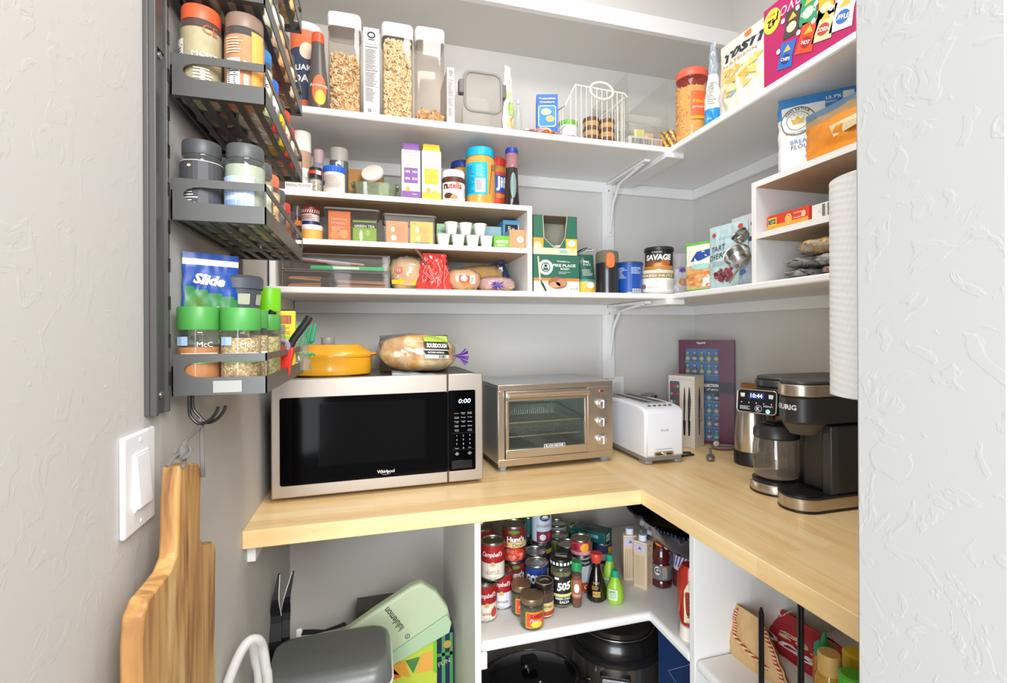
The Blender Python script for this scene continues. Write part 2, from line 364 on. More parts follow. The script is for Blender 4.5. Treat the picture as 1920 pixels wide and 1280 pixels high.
def can(label, loc, r, h, mat, art=None, rz=0.0, group=None, tab=True, name='food_can', cat='can'):
    t = thing(name, label, cat, loc, rz, group)
    MB().lathe([(r*0.93, 0.002), (r*0.985, 0), (r, 0.002), (r*0.985, 0.005), (r*0.985, h-0.005), (r, h-0.002), (r*0.985, h), (r*0.93, h-0.001), (r*0.9, h-0.004), (0.001, h-0.004)], METAL, 28, close=False).obj('can_body', t)
    a = Art(ROUND(r*0.985)); C = 2*PI*r*0.985
    a.mb.lathe([(r*0.988, 0.006), (r*0.988, h-0.006)], mat, 36, close=False)
    if art: art(a, r, h)
    a.obj('paper_label', t)
    if tab:
        m = MB(); m.torus(r*0.62, 0.0008, METAL, (0, 0, h-0.0035), 24, 5)
        m.add([(x*1.0, y, h-0.0025+dz) for dz in (0, 0.001) for x, y in ((-.005, -r*.55), (.005, -r*.55), (.006, -.002), (-.006, -.002))], [(3, 2, 1, 0), (4, 5, 6, 7), (0, 1, 5, 4), (1, 2, 6, 5), (2, 3, 7, 6), (3, 0, 4, 7)], METAL)
        m.obj('pull_tab', t)
    return t
def jar(name, label, cat, loc, r, h, lidmat, lh, fill=None, glass=None, fh=None, art=None, rz=0.0, group=None, neck=0.86, sq=0, shoulder=0.12, lr=None, ribs=False, base=0.0, lid='lid', dome=0.0):
    t = thing(name, label, cat, loc, rz, group); lr = lr or r*neck*1.06; g = glass or CLEAR('F4F8F6', 0.94)
    hb = h-lh; sh = hb*(1-shoulder); body = [(r*0.80, 0), (r*0.95, 0.0015), (r, 0.006), (r, sh), (r*(0.5+0.5*neck)*1.02, sh+(hb-sh)*0.55), (r*neck, hb-0.004), (r*neck, hb)]
    MB().lathe(body, g, 28, sq=sq).obj('jar_body', t)
    if fill:
        fh = fh or sh*0.97
        MB().lathe([(0.001, 0.003), (r*0.88, 0.003), (r*0.955, 0.007), (r*0.955, min(fh, sh))]+([(r*neck*0.95, fh)] if fh > sh else [])+[(0.001, fh+0.001)], fill, 24, sq=sq, close=False).obj('contents', t)
    lp = [(lr*0.97, hb-0.002), (lr, hb), (lr, h-0.003-dome), (lr*0.96, h-dome), (lr*0.6, h-dome*0.2), (0.001, h)]
    lm = MB().lathe(lp, lidmat, 28, close=False)
    if ribs:
        for i in range(26):
            a = 2*PI*i/26; ca, sa = math.cos(a), math.sin(a)
            lm.add([(ca*(lr+d)-sa*e, sa*(lr+d)+ca*e, z) for z in (hb, h-0.004) for d, e in ((0, -lr*.06), (0.0007, 0), (0, lr*.06))], [(0, 1, 4, 3), (1, 2, 5, 4)], lidmat)
    lm.obj(lid, t)
    if art: a = Art(ROUND(r)); art(a, r, h); a.obj('paper_label', t)
    return t
def bottle(name, label, cat, loc, prof, mat, capprof, capmat, art=None, artr=None, rz=0, group=None, sy=1.0, fill=None, cap='cap', sq=0):
    t = thing(name, label, cat, loc, rz, group)
    MB().lathe(prof, mat, 24, sy=sy, sq=sq).obj('bottle_body', t)
    if fill: MB().lathe(fill[0], fill[1], 20, sy=sy, sq=sq).obj('contents', t)
    MB().lathe(capprof, capmat, 20).obj(cap, t)
    if art:
        F0 = ROUND(artr); a = Art(lambda x, z, l: (F0(x, z, l)[0], F0(x, z, l)[1]*sy, F0(x, z, l)[2])); art(a, artr); a.obj('paper_label', t)
    return t
def pouchF(w, h, d, wr=0.004, seed=0, bottom=0.7, topw=1.0, lean=0.0, pw=0.5):
    def T(u, v):
        uu = max(0.0, min(1.0, u)); vv = max(0.0, min(1.0, v))
        e = math.sin(PI*uu)**pw; g = (1-vv**2.2)*(bottom+(1-bottom)*math.sin(PI*min(1, vv*1.3+0.05)))
        return d/2*e*max(0, g)
    def P(u, v, side, off=0.0):
        k = 1-(1-topw)*v; e = min(1, 4*min(max(u, 0), max(0, 1-u)))
        nz = wr*noise.noise(Vector((u*w*38+seed*7.1, v*h*26, side*3.3+seed)))+wr*0.5*noise.noise(Vector((u*w*90+seed, v*h*60, side*9)))
        x = (u-0.5)*w*k+wr*0.6*noise.noise(Vector((u*3, v*9, seed+5)))*(1 if 0.02 < v < 0.98 else 0.3)
        y = side*(T(u, v)+0.0012)+nz*e*(0.3 if v > 0.93 or v < 0.03 else 1)+lean*v*v
        return (x, y+side*off, v*h)
    return P
def pouch(name, label, cat, loc, w, h, d, mat, rz=0, wr=0.004, seed=0, art=None, group=None, rot=None, bottom=0.7, topw=1.0, lean=0.0, pw=0.5, body='bag_body', crimp=None, nu=26, nv=34, pname='printed_front'):
    t = thing(name, label, cat, loc, rz, group, rot); P = pouchF(w, h, d, wr, seed, bottom, topw, lean, pw); m = MB()
    m.grid(lambda u, v: P(u, v, -1), nu, nv, mat); 
    m.grid(lambda u, v: P(1-u, v, 1), nu, nv, mat if not callable(mat) else (lambda u, v: mat(1-u, v)))
    m.add([P(u, 0, s) for u, s in [(i/10, -1) for i in range(11)]+[(1-i/10, 1) for i in range(11)]], [tuple(range(21, -1, -1))], mat(0.5, 0.01) if callable(mat) else mat)
    m.obj(body, t, angle=1.2)
    if crimp:
        c = MB(); c.grid(lambda u, v: (lambda p: (p[0], p[1]-0.0012-0.0006*math.sin(v*20), p[2]))(P(u, 0.95+0.05*v, -1)), 20, 6, crimp); c.obj('seal_strip', t)
    if art:
        F = lambda a, b, l: P(a/(w*(1-(1-topw)*b/h))+0.5, b/h, -1, 0.0007+0.0006*l)
        a = Art(F); art(a, w, h); a.obj(pname, t)
    return t
def stuff(o, label, cat): return tag(o, label, cat, kind='stuff')
def SPECK(base, spot, scale=160, amt=0.5, rough=0.6, name='speck'):
    key = ('speck', base, spot, scale, amt, rough)
    if key in _M: return _M[key]
    m = bpy.data.materials.new(name); m.use_nodes = True; nt = m.node_tree; b = nt.nodes['Principled BSDF']; b.inputs['Roughness'].default_value = rough
    tc = nt.nodes.new('ShaderNodeTexCoord'); v = nt.nodes.new('ShaderNodeTexVoronoi'); v.inputs['Scale'].default_value = scale; nt.links.new(tc.outputs['Object'], v.inputs[0])
    r = nt.nodes.new('ShaderNodeValToRGB'); r.color_ramp.elements[0].position = amt-0.15; r.color_ramp.elements[1].position = amt+0.15
    r.color_ramp.elements[0].color = hexc(spot); r.color_ramp.elements[1].color = hexc(base)
    sp = nt.nodes.new('ShaderNodeSeparateColor'); nt.links.new(v.outputs['Color'], sp.inputs[0]); nt.links.new(sp.outputs[0], r.inputs[0]); nt.links.new(r.outputs[0], b.inputs['Base Color'])
    bp = nt.nodes.new('ShaderNodeBump'); bp.inputs['Strength'].default_value = 0.5; bp.inputs['Distance'].default_value = 0.003; nt.links.new(v.outputs['Distance'], bp.inputs['Height']); nt.links.new(bp.outputs[0], b.inputs['Normal'])
    _M[key] = m; return m
def pieces(m, regions, n, kind, mats, seed, size=0.006):
    # small loops, flakes or twists scattered just inside the given box faces
    rnd = random.Random(seed)
    for k in range(n):
        x0, y0, z0, x1, y1, z1 = regions[k % len(regions)] if len(regions) < 9 else rnd.choice(regions)
        p = (rnd.uniform(x0, x1), rnd.uniform(y0, y1), rnd.uniform(z0, z1)); mat = rnd.choice(mats)
        rot = Matrix.Rotation(rnd.uniform(0, 6.28), 3, 'Z') @ Matrix.Rotation(rnd.uniform(0, 3.14), 3, 'X') @ Matrix.Rotation(rnd.uniform(0, 3.14), 3, 'Y')
        kd = kind if kind != 'mix' else rnd.choice(('loop', 'flake', 'loop'))
        if kd == 'loop': m.torus(size*0.68, size*0.36, mat, p, 9, 5, rot)
        elif kd == 'flake':
            vs = []
            for i in range(7):
                a = 2*PI*i/7; q = rot @ Vector((math.cos(a)*size*rnd.uniform(0.8, 1.3), math.sin(a)*size*rnd.uniform(0.6, 1.0), size*0.3*math.sin(a*2))); vs.append((p[0]+q.x, p[1]+q.y, p[2]+q.z))
            q = rot @ Vector((0, 0, size*0.3)); vs.append((p[0]+q.x, p[1]+q.y, p[2]+q.z)); m.add(vs, [(i, (i+1) % 7, 7) for i in range(7)], mat)
        elif kd == 'nugget': m.blob(size, size*0.8, size*0.6, mat, p, 8, 5, 2.4, 0.5, 5, k); 
        elif kd == 'stick':
            q = rot @ Vector((size*2.2, 0, 0)); m.tube([(p[0]-q.x, p[1]-q.y, p[2]-q.z), p, (p[0]+q.x, p[1]+q.y, p[2]+q.z+size*0.3)], size*0.42, mat, 5)
        elif kd == 'ring': m.torus(size*0.8, size*0.22, mat, p, 10, 4, rot)
    return m
def rrect(x0, z0, x1, z1, r, n=5):
    out = []
    for cx, cz, a in ((x1-r, z1-r, 0), (x0+r, z1-r, PI/2), (x0+r, z0+r, PI), (x1-r, z0+r, 3*PI/2)):
        for i in range(n+1): g = a+PI/2*i/n; out.append((cx+r*math.cos(g), cz+r*math.sin(g)))
    return out
def cbin(m, x0, y0, z0, x1, y1, z1, mat, t=0.0015, front_low=0.0):
    # an open-topped thin-walled bin
    m.box(x0, y0, z0, x1, y1, z0+t, mat); m.box(x0, y0, z0+t, x1, y0+t, z1-front_low, mat); m.box(x0, y1-t, z0+t, x1, y1, z1, mat)
    m.box(x0, y0+t, z0+t, x0+t, y1-t, z1, mat); m.box(x1-t, y0+t, z0+t, x1, y1-t, z1, mat); return m
def barcode(a, x0, z0, x1, z1, l=3, vertical=True):
    a.rect(x0, z0, x1, z1, PAPER, l, nx=4); e = (x1-x0)*0.08; a.lines(x0+e, z0+(z1-z0)*0.15, x1-e, z1-(z1-z0)*0.1, 12, INK, l+1, vertical=vertical)
# ------------------------------------------------------------------ upper shelf, back run
YF = 1.452
def box_at(pl, pr, pt, y, zb, d):      # front-face placement on the back run -> loc, w, h
    cx, w_, h_ = bk(pl, pr, pt, y, zb); return (cx, y+d/2, zb), w_, h_
OATC = [M('F3DAA8', 0.7), M('EBCB92', 0.7), M('F8E6C2', 0.7)]; FLK = [M('E0AE6C', 0.7), M('EBC07E', 0.7), M('F0D098', 0.7)]
tanc = M('E3BE84', 0.9)
def storage_box(pl, pr, pt, label):
    loc, w_, h_ = box_at(pl, pr, pt, YF, S3, 0.105); r = w_/2-0.002
    t = thing('cereal_container', label, 'container', loc)
    cl = CLEAR('F6F1EC', 0.965, 0.05)
    MB().lathe([(r*0.90, 0), (r*0.985, 0.004), (r, 0.02), (r, h_-0.035)], cl, 40, sq=7, close=False).lathe([(0.001, 0.0008), (r*0.9, 0.0008)], cl, 40, sq=7, close=False).obj('container_body', t)
    r2 = r*1.03
    MB().lathe([(r*0.99, h_-0.040), (r2, h_-0.038), (r2, h_-0.026), (r2*0.985, h_-0.024), (r2*0.985, h_-0.021), (r2*1.01, h_-0.019), (r2*1.01, h_-0.006), (r2*0.97, h_), (0.001, h_)], WHITE, 40, sq=7, close=False).obj('container_lid', t)
    return loc, r*0.97, h_
def fillbox(loc, r, z1, kind, mats, n, size, seed, label, dome=0.012):
    x, y, z = loc; q = r*0.90; m = MB()
    core = MB(); m.lathe([(0.001, 0.004), (q-size*1.2, 0.004), (q-size*1.2, z1-0.008), (0.001, z1)], tanc, 24, sq=7, close=False)
    a = q-size*0.6; pieces(m, [(-a, -a, 0.008, a, -a, z1), (-a, -a, 0.008, -a, a, z1), (a, -a, 0.008, a, a, z1), (-a, -a, z1, a, a, z1+dome)], n, kind, mats, seed, size)
    o = m.obj('cereal', None, angle=1.5); o.location = loc; stuff(o, label, 'cereal')
loc, r, h = storage_box(612, 677, 20, 'tall clear cereal container with a white lid, half full of mixed loops and flakes')
fillbox(loc, r, 0.175, 'mix', OATC+FLK, 900, 0.0062, 3, 'mixed toasted cereal half filling the left tall container')
for i in range(1): pass
loc, r, h = storage_box(715, 776, 40, 'tall clear cereal container filled to the top with oat rings')
fillbox(loc, r, h-0.050, 'loop', OATC, 1100, 0.0068, 4, 'pale oat ring cereal filling the middle tall container', 0.004)
loc, r, h = storage_box(779, 836, 48, 'tall clear cereal container almost empty, short layer of squares at its bottom')
fillbox(loc, r, 0.045, 'flake', FLK, 260, 0.0095, 5, 'last squares of cereal at the bottom of the right tall container')
# oat canister with a white lid
cx, w_, h_ = bk(545, 604, 56, 1.545, S3); r = w_/2
t = thing('oat_canister', 'round oat canister with orange and navy label and white lid, left end of upper shelf', 'canister', (cx, 1.545, S3))
MB().lathe([(r, 0), (r, h_-0.02)], M('C9BEB2', 0.6), 32).obj('canister_body', t)
MB().lathe([(r*1.02, h_-0.022), (r*1.03, h_-0.004), (r*0.98, h_), (0.001, h_)], WHITE, 32, close=False).obj('lid', t)
a = Art(ROUND(r)); navy = M('3B4763', 0.6); org = M('EC7448', 0.6)
a.rect(-0.08, 0.02, 0.08, h_-0.03, navy, 0); a.rect(-0.08, h_-0.075, 0.08, h_-0.025, org, 1); a.disc(0.006, h_-0.085, 0.020, 0.024, M('EED8C0', 0.7), 2); a.disc(-0.002, 0.035, 0.03, 0.02, org, 2)
a.txt('QUAKER', 0.0, h_-0.135, 0.020, WHITE, 3, bold=0.03); a.txt('OATS', 0.004, h_-0.165, 0.022, WHITE, 3, bold=0.03); a.obj('paper_label', t)
# black handled bottle with orange cap
cx, w_, h_ = bk(580, 612, 64, 1.455, S3); r = 0.026
bottle('pancake_mix_jug', 'ribbed clear-topped jug with orange cap and dark grey handle panel', 'jug', (cx, 1.455, S3),
       [(r*.9, 0), (r, .004), (r, .085), (r*.93, .10), (r*.8, .125), (r*.72, .16), (r*.62, h_-.03), (r*.55, h_-.022)], M('57534F', 0.35), [(r*.66, h_-.03), (r*.62, h_-.004), (r*.5, h_)], M('F0562E', 0.4),
       lambda a, r: (a.disc(0.006, 0.055, 0.020, 0.042, org, 0), a.disc(0.008, 0.035, 0.014, 0.02, M('F8C24A', .5), 1), a.txt('Buttermilk', 0.006, 0.068, 0.008, WHITE, 3, shear=.3)), r, fill=None)
# slim spines of cereal boxes between the containers
def nutrition(a, w, h):
    g = M('5C5A58', .7); a.ring(0, h*0.92, w*0.26, w*0.22, w*0.09, INK, 1); a.poly([(-w*.22, h*.865), (w*.22, h*.865), (w*.18, h*.875), (-w*.18, h*.875)], INK, 1)
    a.txt('Nutrition Facts', 0, h*.82, w*.13, INK, 2, w=w*.78); a.rect(-w*.4, h*.785, w*.4, h*.792, INK, 1); a.lines(-w*.38, h*.55, w*.38, h*.77, 16, g); a.rect(-w*.4, h*.53, w*.4, h*.537, INK, 1)
    a.lines(-w*.38, h*.37, w*.38, h*.52, 12, g); a.rect(-w*.4, h*.36, w*.4, h*.364, INK, 1); a.lines(-w*.38, h*.2, w*.3, h*.35, 11, g); a.ring(-w*.12, h*.1, w*.1, w*.1, w*.05, INK, 1); a.txt('U', w*.2, h*.1, w*.18, INK, 2)
loc, w_, h_ = box_at(681, 711, 52, 1.458, S3, 0.17)
carton('cereal_box', 'narrow white cereal box spine with nutrition print between two tall containers', 'box', loc, w_, 0.17, h_, M('EFEAE4', .6), art=nutrition)
loc, w_, h_ = box_at(838, 852, 126, 1.458, S3, 0.15)
carton('cereal_box', 'thin white cereal box spine right of the nearly empty tall container', 'box', loc, w_, 0.15, h_, M('EFEAE4', .6), art=nutrition, side={'R': lambda a, w, h: a.rect(-w/2+.004, .004, w/2-.004, h-.004, M('C9A98A', .6), 0)})
# clear container lying with its grey sealed lid to the front
loc, w_, h_ = box_at(865, 944, 134, 1.46, S3, 0.17)
t = thing('locking_food_container', 'clear food container with grey seal ring and side clips, crumbs inside', 'container', loc)
cl = CLEAR('F3F1EE', 0.93, 0.04); gs = M('8D8A86', 0.4)
m = MB(); p = rrect(-w_/2+.004, .004, w_/2-.004, h_, .022); m.prism([(x, z) for x, z in p], -0.085, 0.085, cl, 'y'); m.obj('container_body', t)
m = MB(); m.tube([(x, -0.088, z) for x, z in rrect(-w_/2+.010, h_*.33, w_/2-.008, h_-.006, .024)], 0.0045, gs, 8, True); m.obj('seal_ring', t)
for s in (-1, 1): MB().box(s*w_/2-.008, -0.090, h_*.60, s*w_/2+.008, -0.068, h_*.82, M('5E5C5A', .4)).obj('clip', t, bevel=.002)
o = pieces(MB(), [(-w_/2+.015, -.075, .008, w_/2-.015, .06, .022)], 160, 'mix', OATC+FLK, 8, 0.006).obj('granola', None); o.location = loc; stuff(o, 'granola crumbs in the bottom of the clear container with grey seal', 'granola')
# folded snack bag standing on edge
loc, w_, h_ = box_at(940, 966, 122, 1.50, S3, 0.05)
def gb(a, w, h): a.disc(0, h*.42, w*.28, h*.10, M('A9C56A', .5), 1); a.disc(w*.05, h*.22, w*.3, h*.09, M('EBC88C', .5), 1); a.disc(-w*.1, h*.62, w*.18, h*.08, M('C8D9A8', .5), 1)
pouch('snack_bag', 'tall folded white and pale green snack bag standing beside the clear container', 'bag', (loc[0], 1.51, S3), 0.055, h_, 0.03, M('E9ECDD', .35), rz=0.5, seed=4, art=gb, topw=0.5, wr=.01)
# tiny bottle and a pink candy bag
cx, w_, h_ = bk(962, 976, 192, 1.49, S3)
bottle('miniature_bottle', 'tiny empty clear bottle beside the folded snack bag', 'bottle', (cx, 1.475, S3), [(.010, 0), (.011, .004), (.011, h_*.6), (.005, h_*.78), (.004, h_)], CLEAR('EDF2F0', .85), [(.005, h_-.012), (.005, h_)], M('C9D5CF', .4))
cx, w_, h_ = bk(975, 1048, 228, 1.455, S3)
pk = M('F3C3C0', .35); og = M('F2A25A', .4); wt = M('F7EEE8', .35)
t = thing('candy_bag', 'crumpled pink and orange candy bag lying in front of the blue cracker box', 'bag', (cx, 1.452, S3))
MB().blob(w_/2, .03, .018, lambda *a: pk, (0, .0, .017), 2, 2) if 0 else None
m = MB(); P = pouchF(w_, .09, .035, .012, 9); m.grid(lambda u, v: (P(u, v, -1)[0], (v-.5)*.055, .002+abs(P(u, v, -1)[1])*1.0+.006*noise.noise(Vector((u*9, v*9, 3)))), 26, 16, lambda u, v: wt if u < .25 else (pk if u < .55 or u > .85 else og)); m.grid(lambda u, v: (P(1-u, v, -1)[0], (v-.5)*.055, .001), 8, 4, pk); m.obj('bag_body', t, angle=1.3)
# blue cracker box set at an angle
loc, w_, h_ = box_at(1027, 1055, 176, 1.462, S3, 0.0)
blue = M('1E62C8', .4); dblue = M('1747A0', .4)
def crk(a, w, h): a.poly(rrect(-w*.42, h*.30, w*.42, h*.76, .008), WHITE, 0); a.poly(rrect(-w*.38, h*.32, w*.38, h*.74, .007), M('2E86D8', .4), 1); a.disc(-w*.05, h*.62, w*.24, h*.07, M('F3DDA0', .6), 2); a.disc(w*.14, h*.47, w*.2, h*.07, M('EDB26A', .6), 2); a.disc(-w*.1, h*.2, w*.3, h*.08, M('F3DDA0', .6), 2); a.txt('Toppables', 0, h*.90, h*.045, WHITE, 2, w=w*.78, bold=.03); a.txt('Crackers', 0, h*.83, h*.04, WHITE, 2, w=w*.7, bold=.03)
def crs(a, w, h): a.txt('Crackers', -.005, h*.72, h*.10, M('8FC0F0', .5), 1, w=w*.6, rot=-.1); a.disc(-.01, h*.35, w*.2, h*.12, M('2E86D8', .4), 1)
carton('cracker_box', 'bright blue cracker box turned so two faces show, beside the wire basket', 'box', (1.0*loc[0]-.012, 1.512, S3), 0.068, 0.088, h_, blue, rz=-0.30, art=crk, side={'L': crs})
# wire basket with an oval handle
x0 = onY(1060, 200, 1.452)[0]; x1 = onY(1176, 200, 1.452)[0]; hB = onY(1100, 162, 1.452)[2]-S3; w_ = x1-x0; dB = 0.19
t = thing('wire_basket', 'cream wire basket with sloping sides and an oval ring handle on its front', 'basket', ((x0+x1)/2, 1.452+dB/2, S3))
wm = M('E9E2D6', .4); m = MB(); a, b = w_/2, dB/2; lo = 0.012
rim = [(-a, -b, hB*.62), (-a+.035, -b, hB), (a*.9, -b, hB*.97), (a, -b, hB*.92), (a, b, hB*.92), (-a, b, hB*.8)]
m.tube([Vector(p) for p in rim], .0026, wm, 6, True); m.tube([(-a, -b, .003), (a, -b, .003), (a, b, .003), (-a, b, .003)], .0026, wm, 6, True)
m.tube([(-a, -b, .05), (-a, b, .05)], .0016, wm, 5); m.tube([(-a*.2, b, .06), (a*.9, -b, hB*.90)], .0018, wm, 5)
for i in range(1, 12):
    x = -a+w_*i/12; zt = hB*(.62+.38*min(1, (x+a)/.035)) if x < -a+.035 else hB*.99
    m.tube([(x, -b, .003), (x, -b, zt)], .0014, wm, 5); m.tube([(x, b, .003), (x, b, hB*.82)], .0014, wm, 5); m.tube([(x, -b, .003), (x, b, .003)], .0012, wm, 4)
for i in range(1, 9):
    y = -b+dB*i/9; m.tube([(-a, y, .003), (-a, y, hB*.68)], .0014, wm, 5); m.tube([(a, y, .003), (a, y, hB*.92)], .0014, wm, 5)
m.obj('wire_frame', t)
m = MB(); m.tube([(.016+.041*math.cos(g), -b-.003, hB*.95+.027*math.sin(g)) for g in [2*PI*i/28 for i in range(28)]], .0042, wm, 8, True); m.obj('handle', t)
bx, by = (x0+x1)/2, 1.452+dB/2
jar('dip_tub', 'white tub with a bright green lid inside the wire basket', 'tub', (bx-.055, by+.02, S3+.0045), .034, .105, M('7DC242', .4), .016, WHITE, WHITE, art=lambda a, r, h: a.rect(-.03, .01, .03, .05, M('B46A9C', .5)), neck=.98, lr=.034)
def ramekin(x, y, z, label): return jar('spice_tin', label, 'tin', (x, y, z), .026, .030, M('6C4A33', .4), .011, M('C49A62', .5), M('C49A62', .5), neck=1.0, lr=.0275)
for i in range(3): ramekin(bx-.002, by-.055, S3+.0045+.031*i, ['lowest', 'middle', 'topmost'][i]+' brown lidded tin of the left stack in the wire basket')
for i in range(3): ramekin(bx+.055, by-.055, S3+.0045+.031*i, ['lowest', 'middle', 'topmost'][i]+' brown lidded tin of the right stack in the wire basket')
# clear bin with a cut-out handle
x0 = onY(1180, 230, 1.452)[0]; x1 = onY(1262, 230, 1.452)[0]; hb = onY(1220, 184, 1.60)[2]-S3
x1 = min(x1, SX+0.03); t = thing('clear_bin', 'clear acrylic bin with an oblong handle cut-out at the shelf corner', 'bin', ((x0+x1)/2, 1.56, S3)); w_ = x1-x0
cl2 = CLEAR('F6F6F4', .96, .03); cbin(m := MB(), -w_/2, -.10, 0, w_/2, .18, hb, cl2, .0018, front_low=hb*.66)
m.obj('bin_body', t); MB().tube([(x, .178, z) for x, z in rrect(.0, hb*.70, w_/2-.004, hb*.88, .010)], .0013, M('9A958E', .3), 6, True).obj('handle_rim', t)
bx = (x0+x1)/2
carton('snack_carton', 'low white carton with a black bar code inside the clear bin', 'carton', (bx+.0, 1.49, S3+.002), w_-.012, .045, .046, M('F1EEE9', .6), art=lambda a, w, h: (a.lines(-w*.42, .006, w*.1, h-.006, 18, INK, 1, vertical=True), a.lines(w*.14, .006, w*.44, h-.006, 12, M('C98A70', .6), 1, vertical=True)))
for i, (px, col, lab) in enumerate(((1192, 'E7E08C', 'pale yellow snack packet at the left of the clear bin'), (1212, 'F0C79A', 'peach snack packet in the middle of the clear bin'), (1232, 'B03A44', 'dark red snack packet behind the bar code carton'), (1250, '9A7FA6', 'purple snack packet at the right of the clear bin'))):
    x = onY(px, 230, 1.55)[0]; pouch('snack_packet', lab, 'packet', (min(x, x1-.02), 1.528+.008*i, S3+.002), .036, .098-.006*i, .018, M(col, .35), rz=.15*(i-1.5), seed=20+i, wr=.008, nu=12, nv=16)
# brown candy packet by the corner
pouch('chocolate_packet', 'brown and yellow chocolate candy packet at the inner corner of the upper shelf', 'packet', (0.978, 1.458, S3), .058, .075, .022, lambda u, v: M('7A3A22', .35) if (u*3+v*2) % 1 < .55 else M('EAB83C', .35), rz=-.75, seed=31, wr=.009, nu=16, nv=16)
# ------------------------------------------------------------------ upper shelf, right run
XR = 0.985
cy, w_, h_ = rt(1270, 1330, 122, 1.03, S3); cy = 1.378; r = .051; hh = onX(1300, 120, .98)[2]-S3
t = jar('cookie_jar', 'big clear jar of golden star-shaped snacks with a red lid', 'jar', (1.012, cy, S3), r, hh, M('E8674F', .4), .024, M('E6B468', .8), CLEAR('FBF4EE', .985, .04, spec=.5), fh=hh-.06, neck=.93, lr=r*.98, shoulder=.08, rz=-.8, art=lambda a, r, h: (a.rect(.005, h*.30, .055, h*.66, M('F26A35', .5), 0), a.rect(.005, h*.28, .055, h*.32, M('F6B42A', .5), 1), a.txt('Filled', .03, h*.52, .012, M('FBD04A', .5), 2), a.txt('pretzels', .03, h*.44, .011, WHITE, 2)))
o = MB(); rnd = random.Random(5); NUG = [M('E6B062', .7), M('F0C888', .7), M('D89A50', .7)]
for k in range(420):
    g = rnd.uniform(0, 2*PI); z = rnd.uniform(.008, hh-.055); o.blob(.0085, .006, .006, rnd.choice(NUG), ((r-.0095)*math.cos(g), (r-.0095)*math.sin(g), z), 7, 5, 2.6, .9, 7, k)
o = o.obj('snack_pieces', None); o.location = (1.012, cy, S3); stuff(o, 'golden snack pieces packed inside the red-lidded jar', 'snacks')
# bags behind the chips
def rp(px, x): return onX(px, 200, x)[1]
pouch('chip_bag', 'white and blue bag with a clear pinched top beside the red-lidded jar', 'bag', (0.995, rp(1338, 0.995), S3), .060, onX(1342, 80, 1.0)[2]-S3, .055, lambda u, v: M('2A8FD0', .35) if v < .22 else (M('F1EFEC', .35) if v < .62 else CLEAR('D5DEE6', .6)), rz=RZ+.45, seed=41, wr=.010, topw=.25,
      art=lambda a, w, h: (a.lines(-w*.1, h*.26, w*.3, h*.52, 12, M('8D8A88', .6)), a.txt('3 oz', -w*.1, h*.1, .008, WHITE, 2)))
pouch('candy_pouch', 'dark red pouch peeking out behind the blue and white bag', 'pouch', (1.115, rp(1361, 1.115), S3), .06, onX(1360, 104, 1.115)[2]-S3, .03, lambda u, v: M('A52F38', .35) if v > .4 else M('F0ECE8', .35), rz=RZ, seed=43, wr=.006, topw=.6)
yl, yr = onX(1352, 120, 1.0)[1], onX(1440, 120, 1.0)[1]
def tort(a, w, h):
    a.txt('TOSTI', .004, h*.78, h*.13, M('22303A', .5), 2, w=w*.80, bold=.05, shear=.15); a.disc(w*.1, h*.94, .012, .010, M('E9793A', .5), 1); a.txt('MULTIGRAIN', 0, h*.66, h*.04, M('B5552F', .5), 2, w=w*.66)
    rn = random.Random(2)
    for i in range(26):
        px, pz = rn.uniform(-w*.32, w*.36), rn.uniform(h*.26, h*.58); q = rn.uniform(0, 6); s = rn.uniform(.016, .024); a.poly([(px+s*math.cos(q+k*2.09), pz+s*.8*math.sin(q+k*2.09)) for k in range(3)], M(rn.choice(('F2C46C', 'E8B055', 'F5D58C')), .6), 1+i % 3)
    a.poly([(-w*.3, h*.22), (-w*.05, h*.2), (w*.05, h*.26), (-w*.22, h*.30)], M('8FC3CF', .5), 4)
pouch('tortilla_chip_bag', 'large cream tortilla chip bag with heaped chips printed on it', 'bag', (1.005, (yl+yr)/2-.002, S3), yl-yr, onX(1400, 62, 1.0)[2]-S3+.012, .075, M('F4E7CF', .4), rz=RZ+.06, seed=44, wr=.008, art=tort, bottom=.9, nu=34, nv=44)
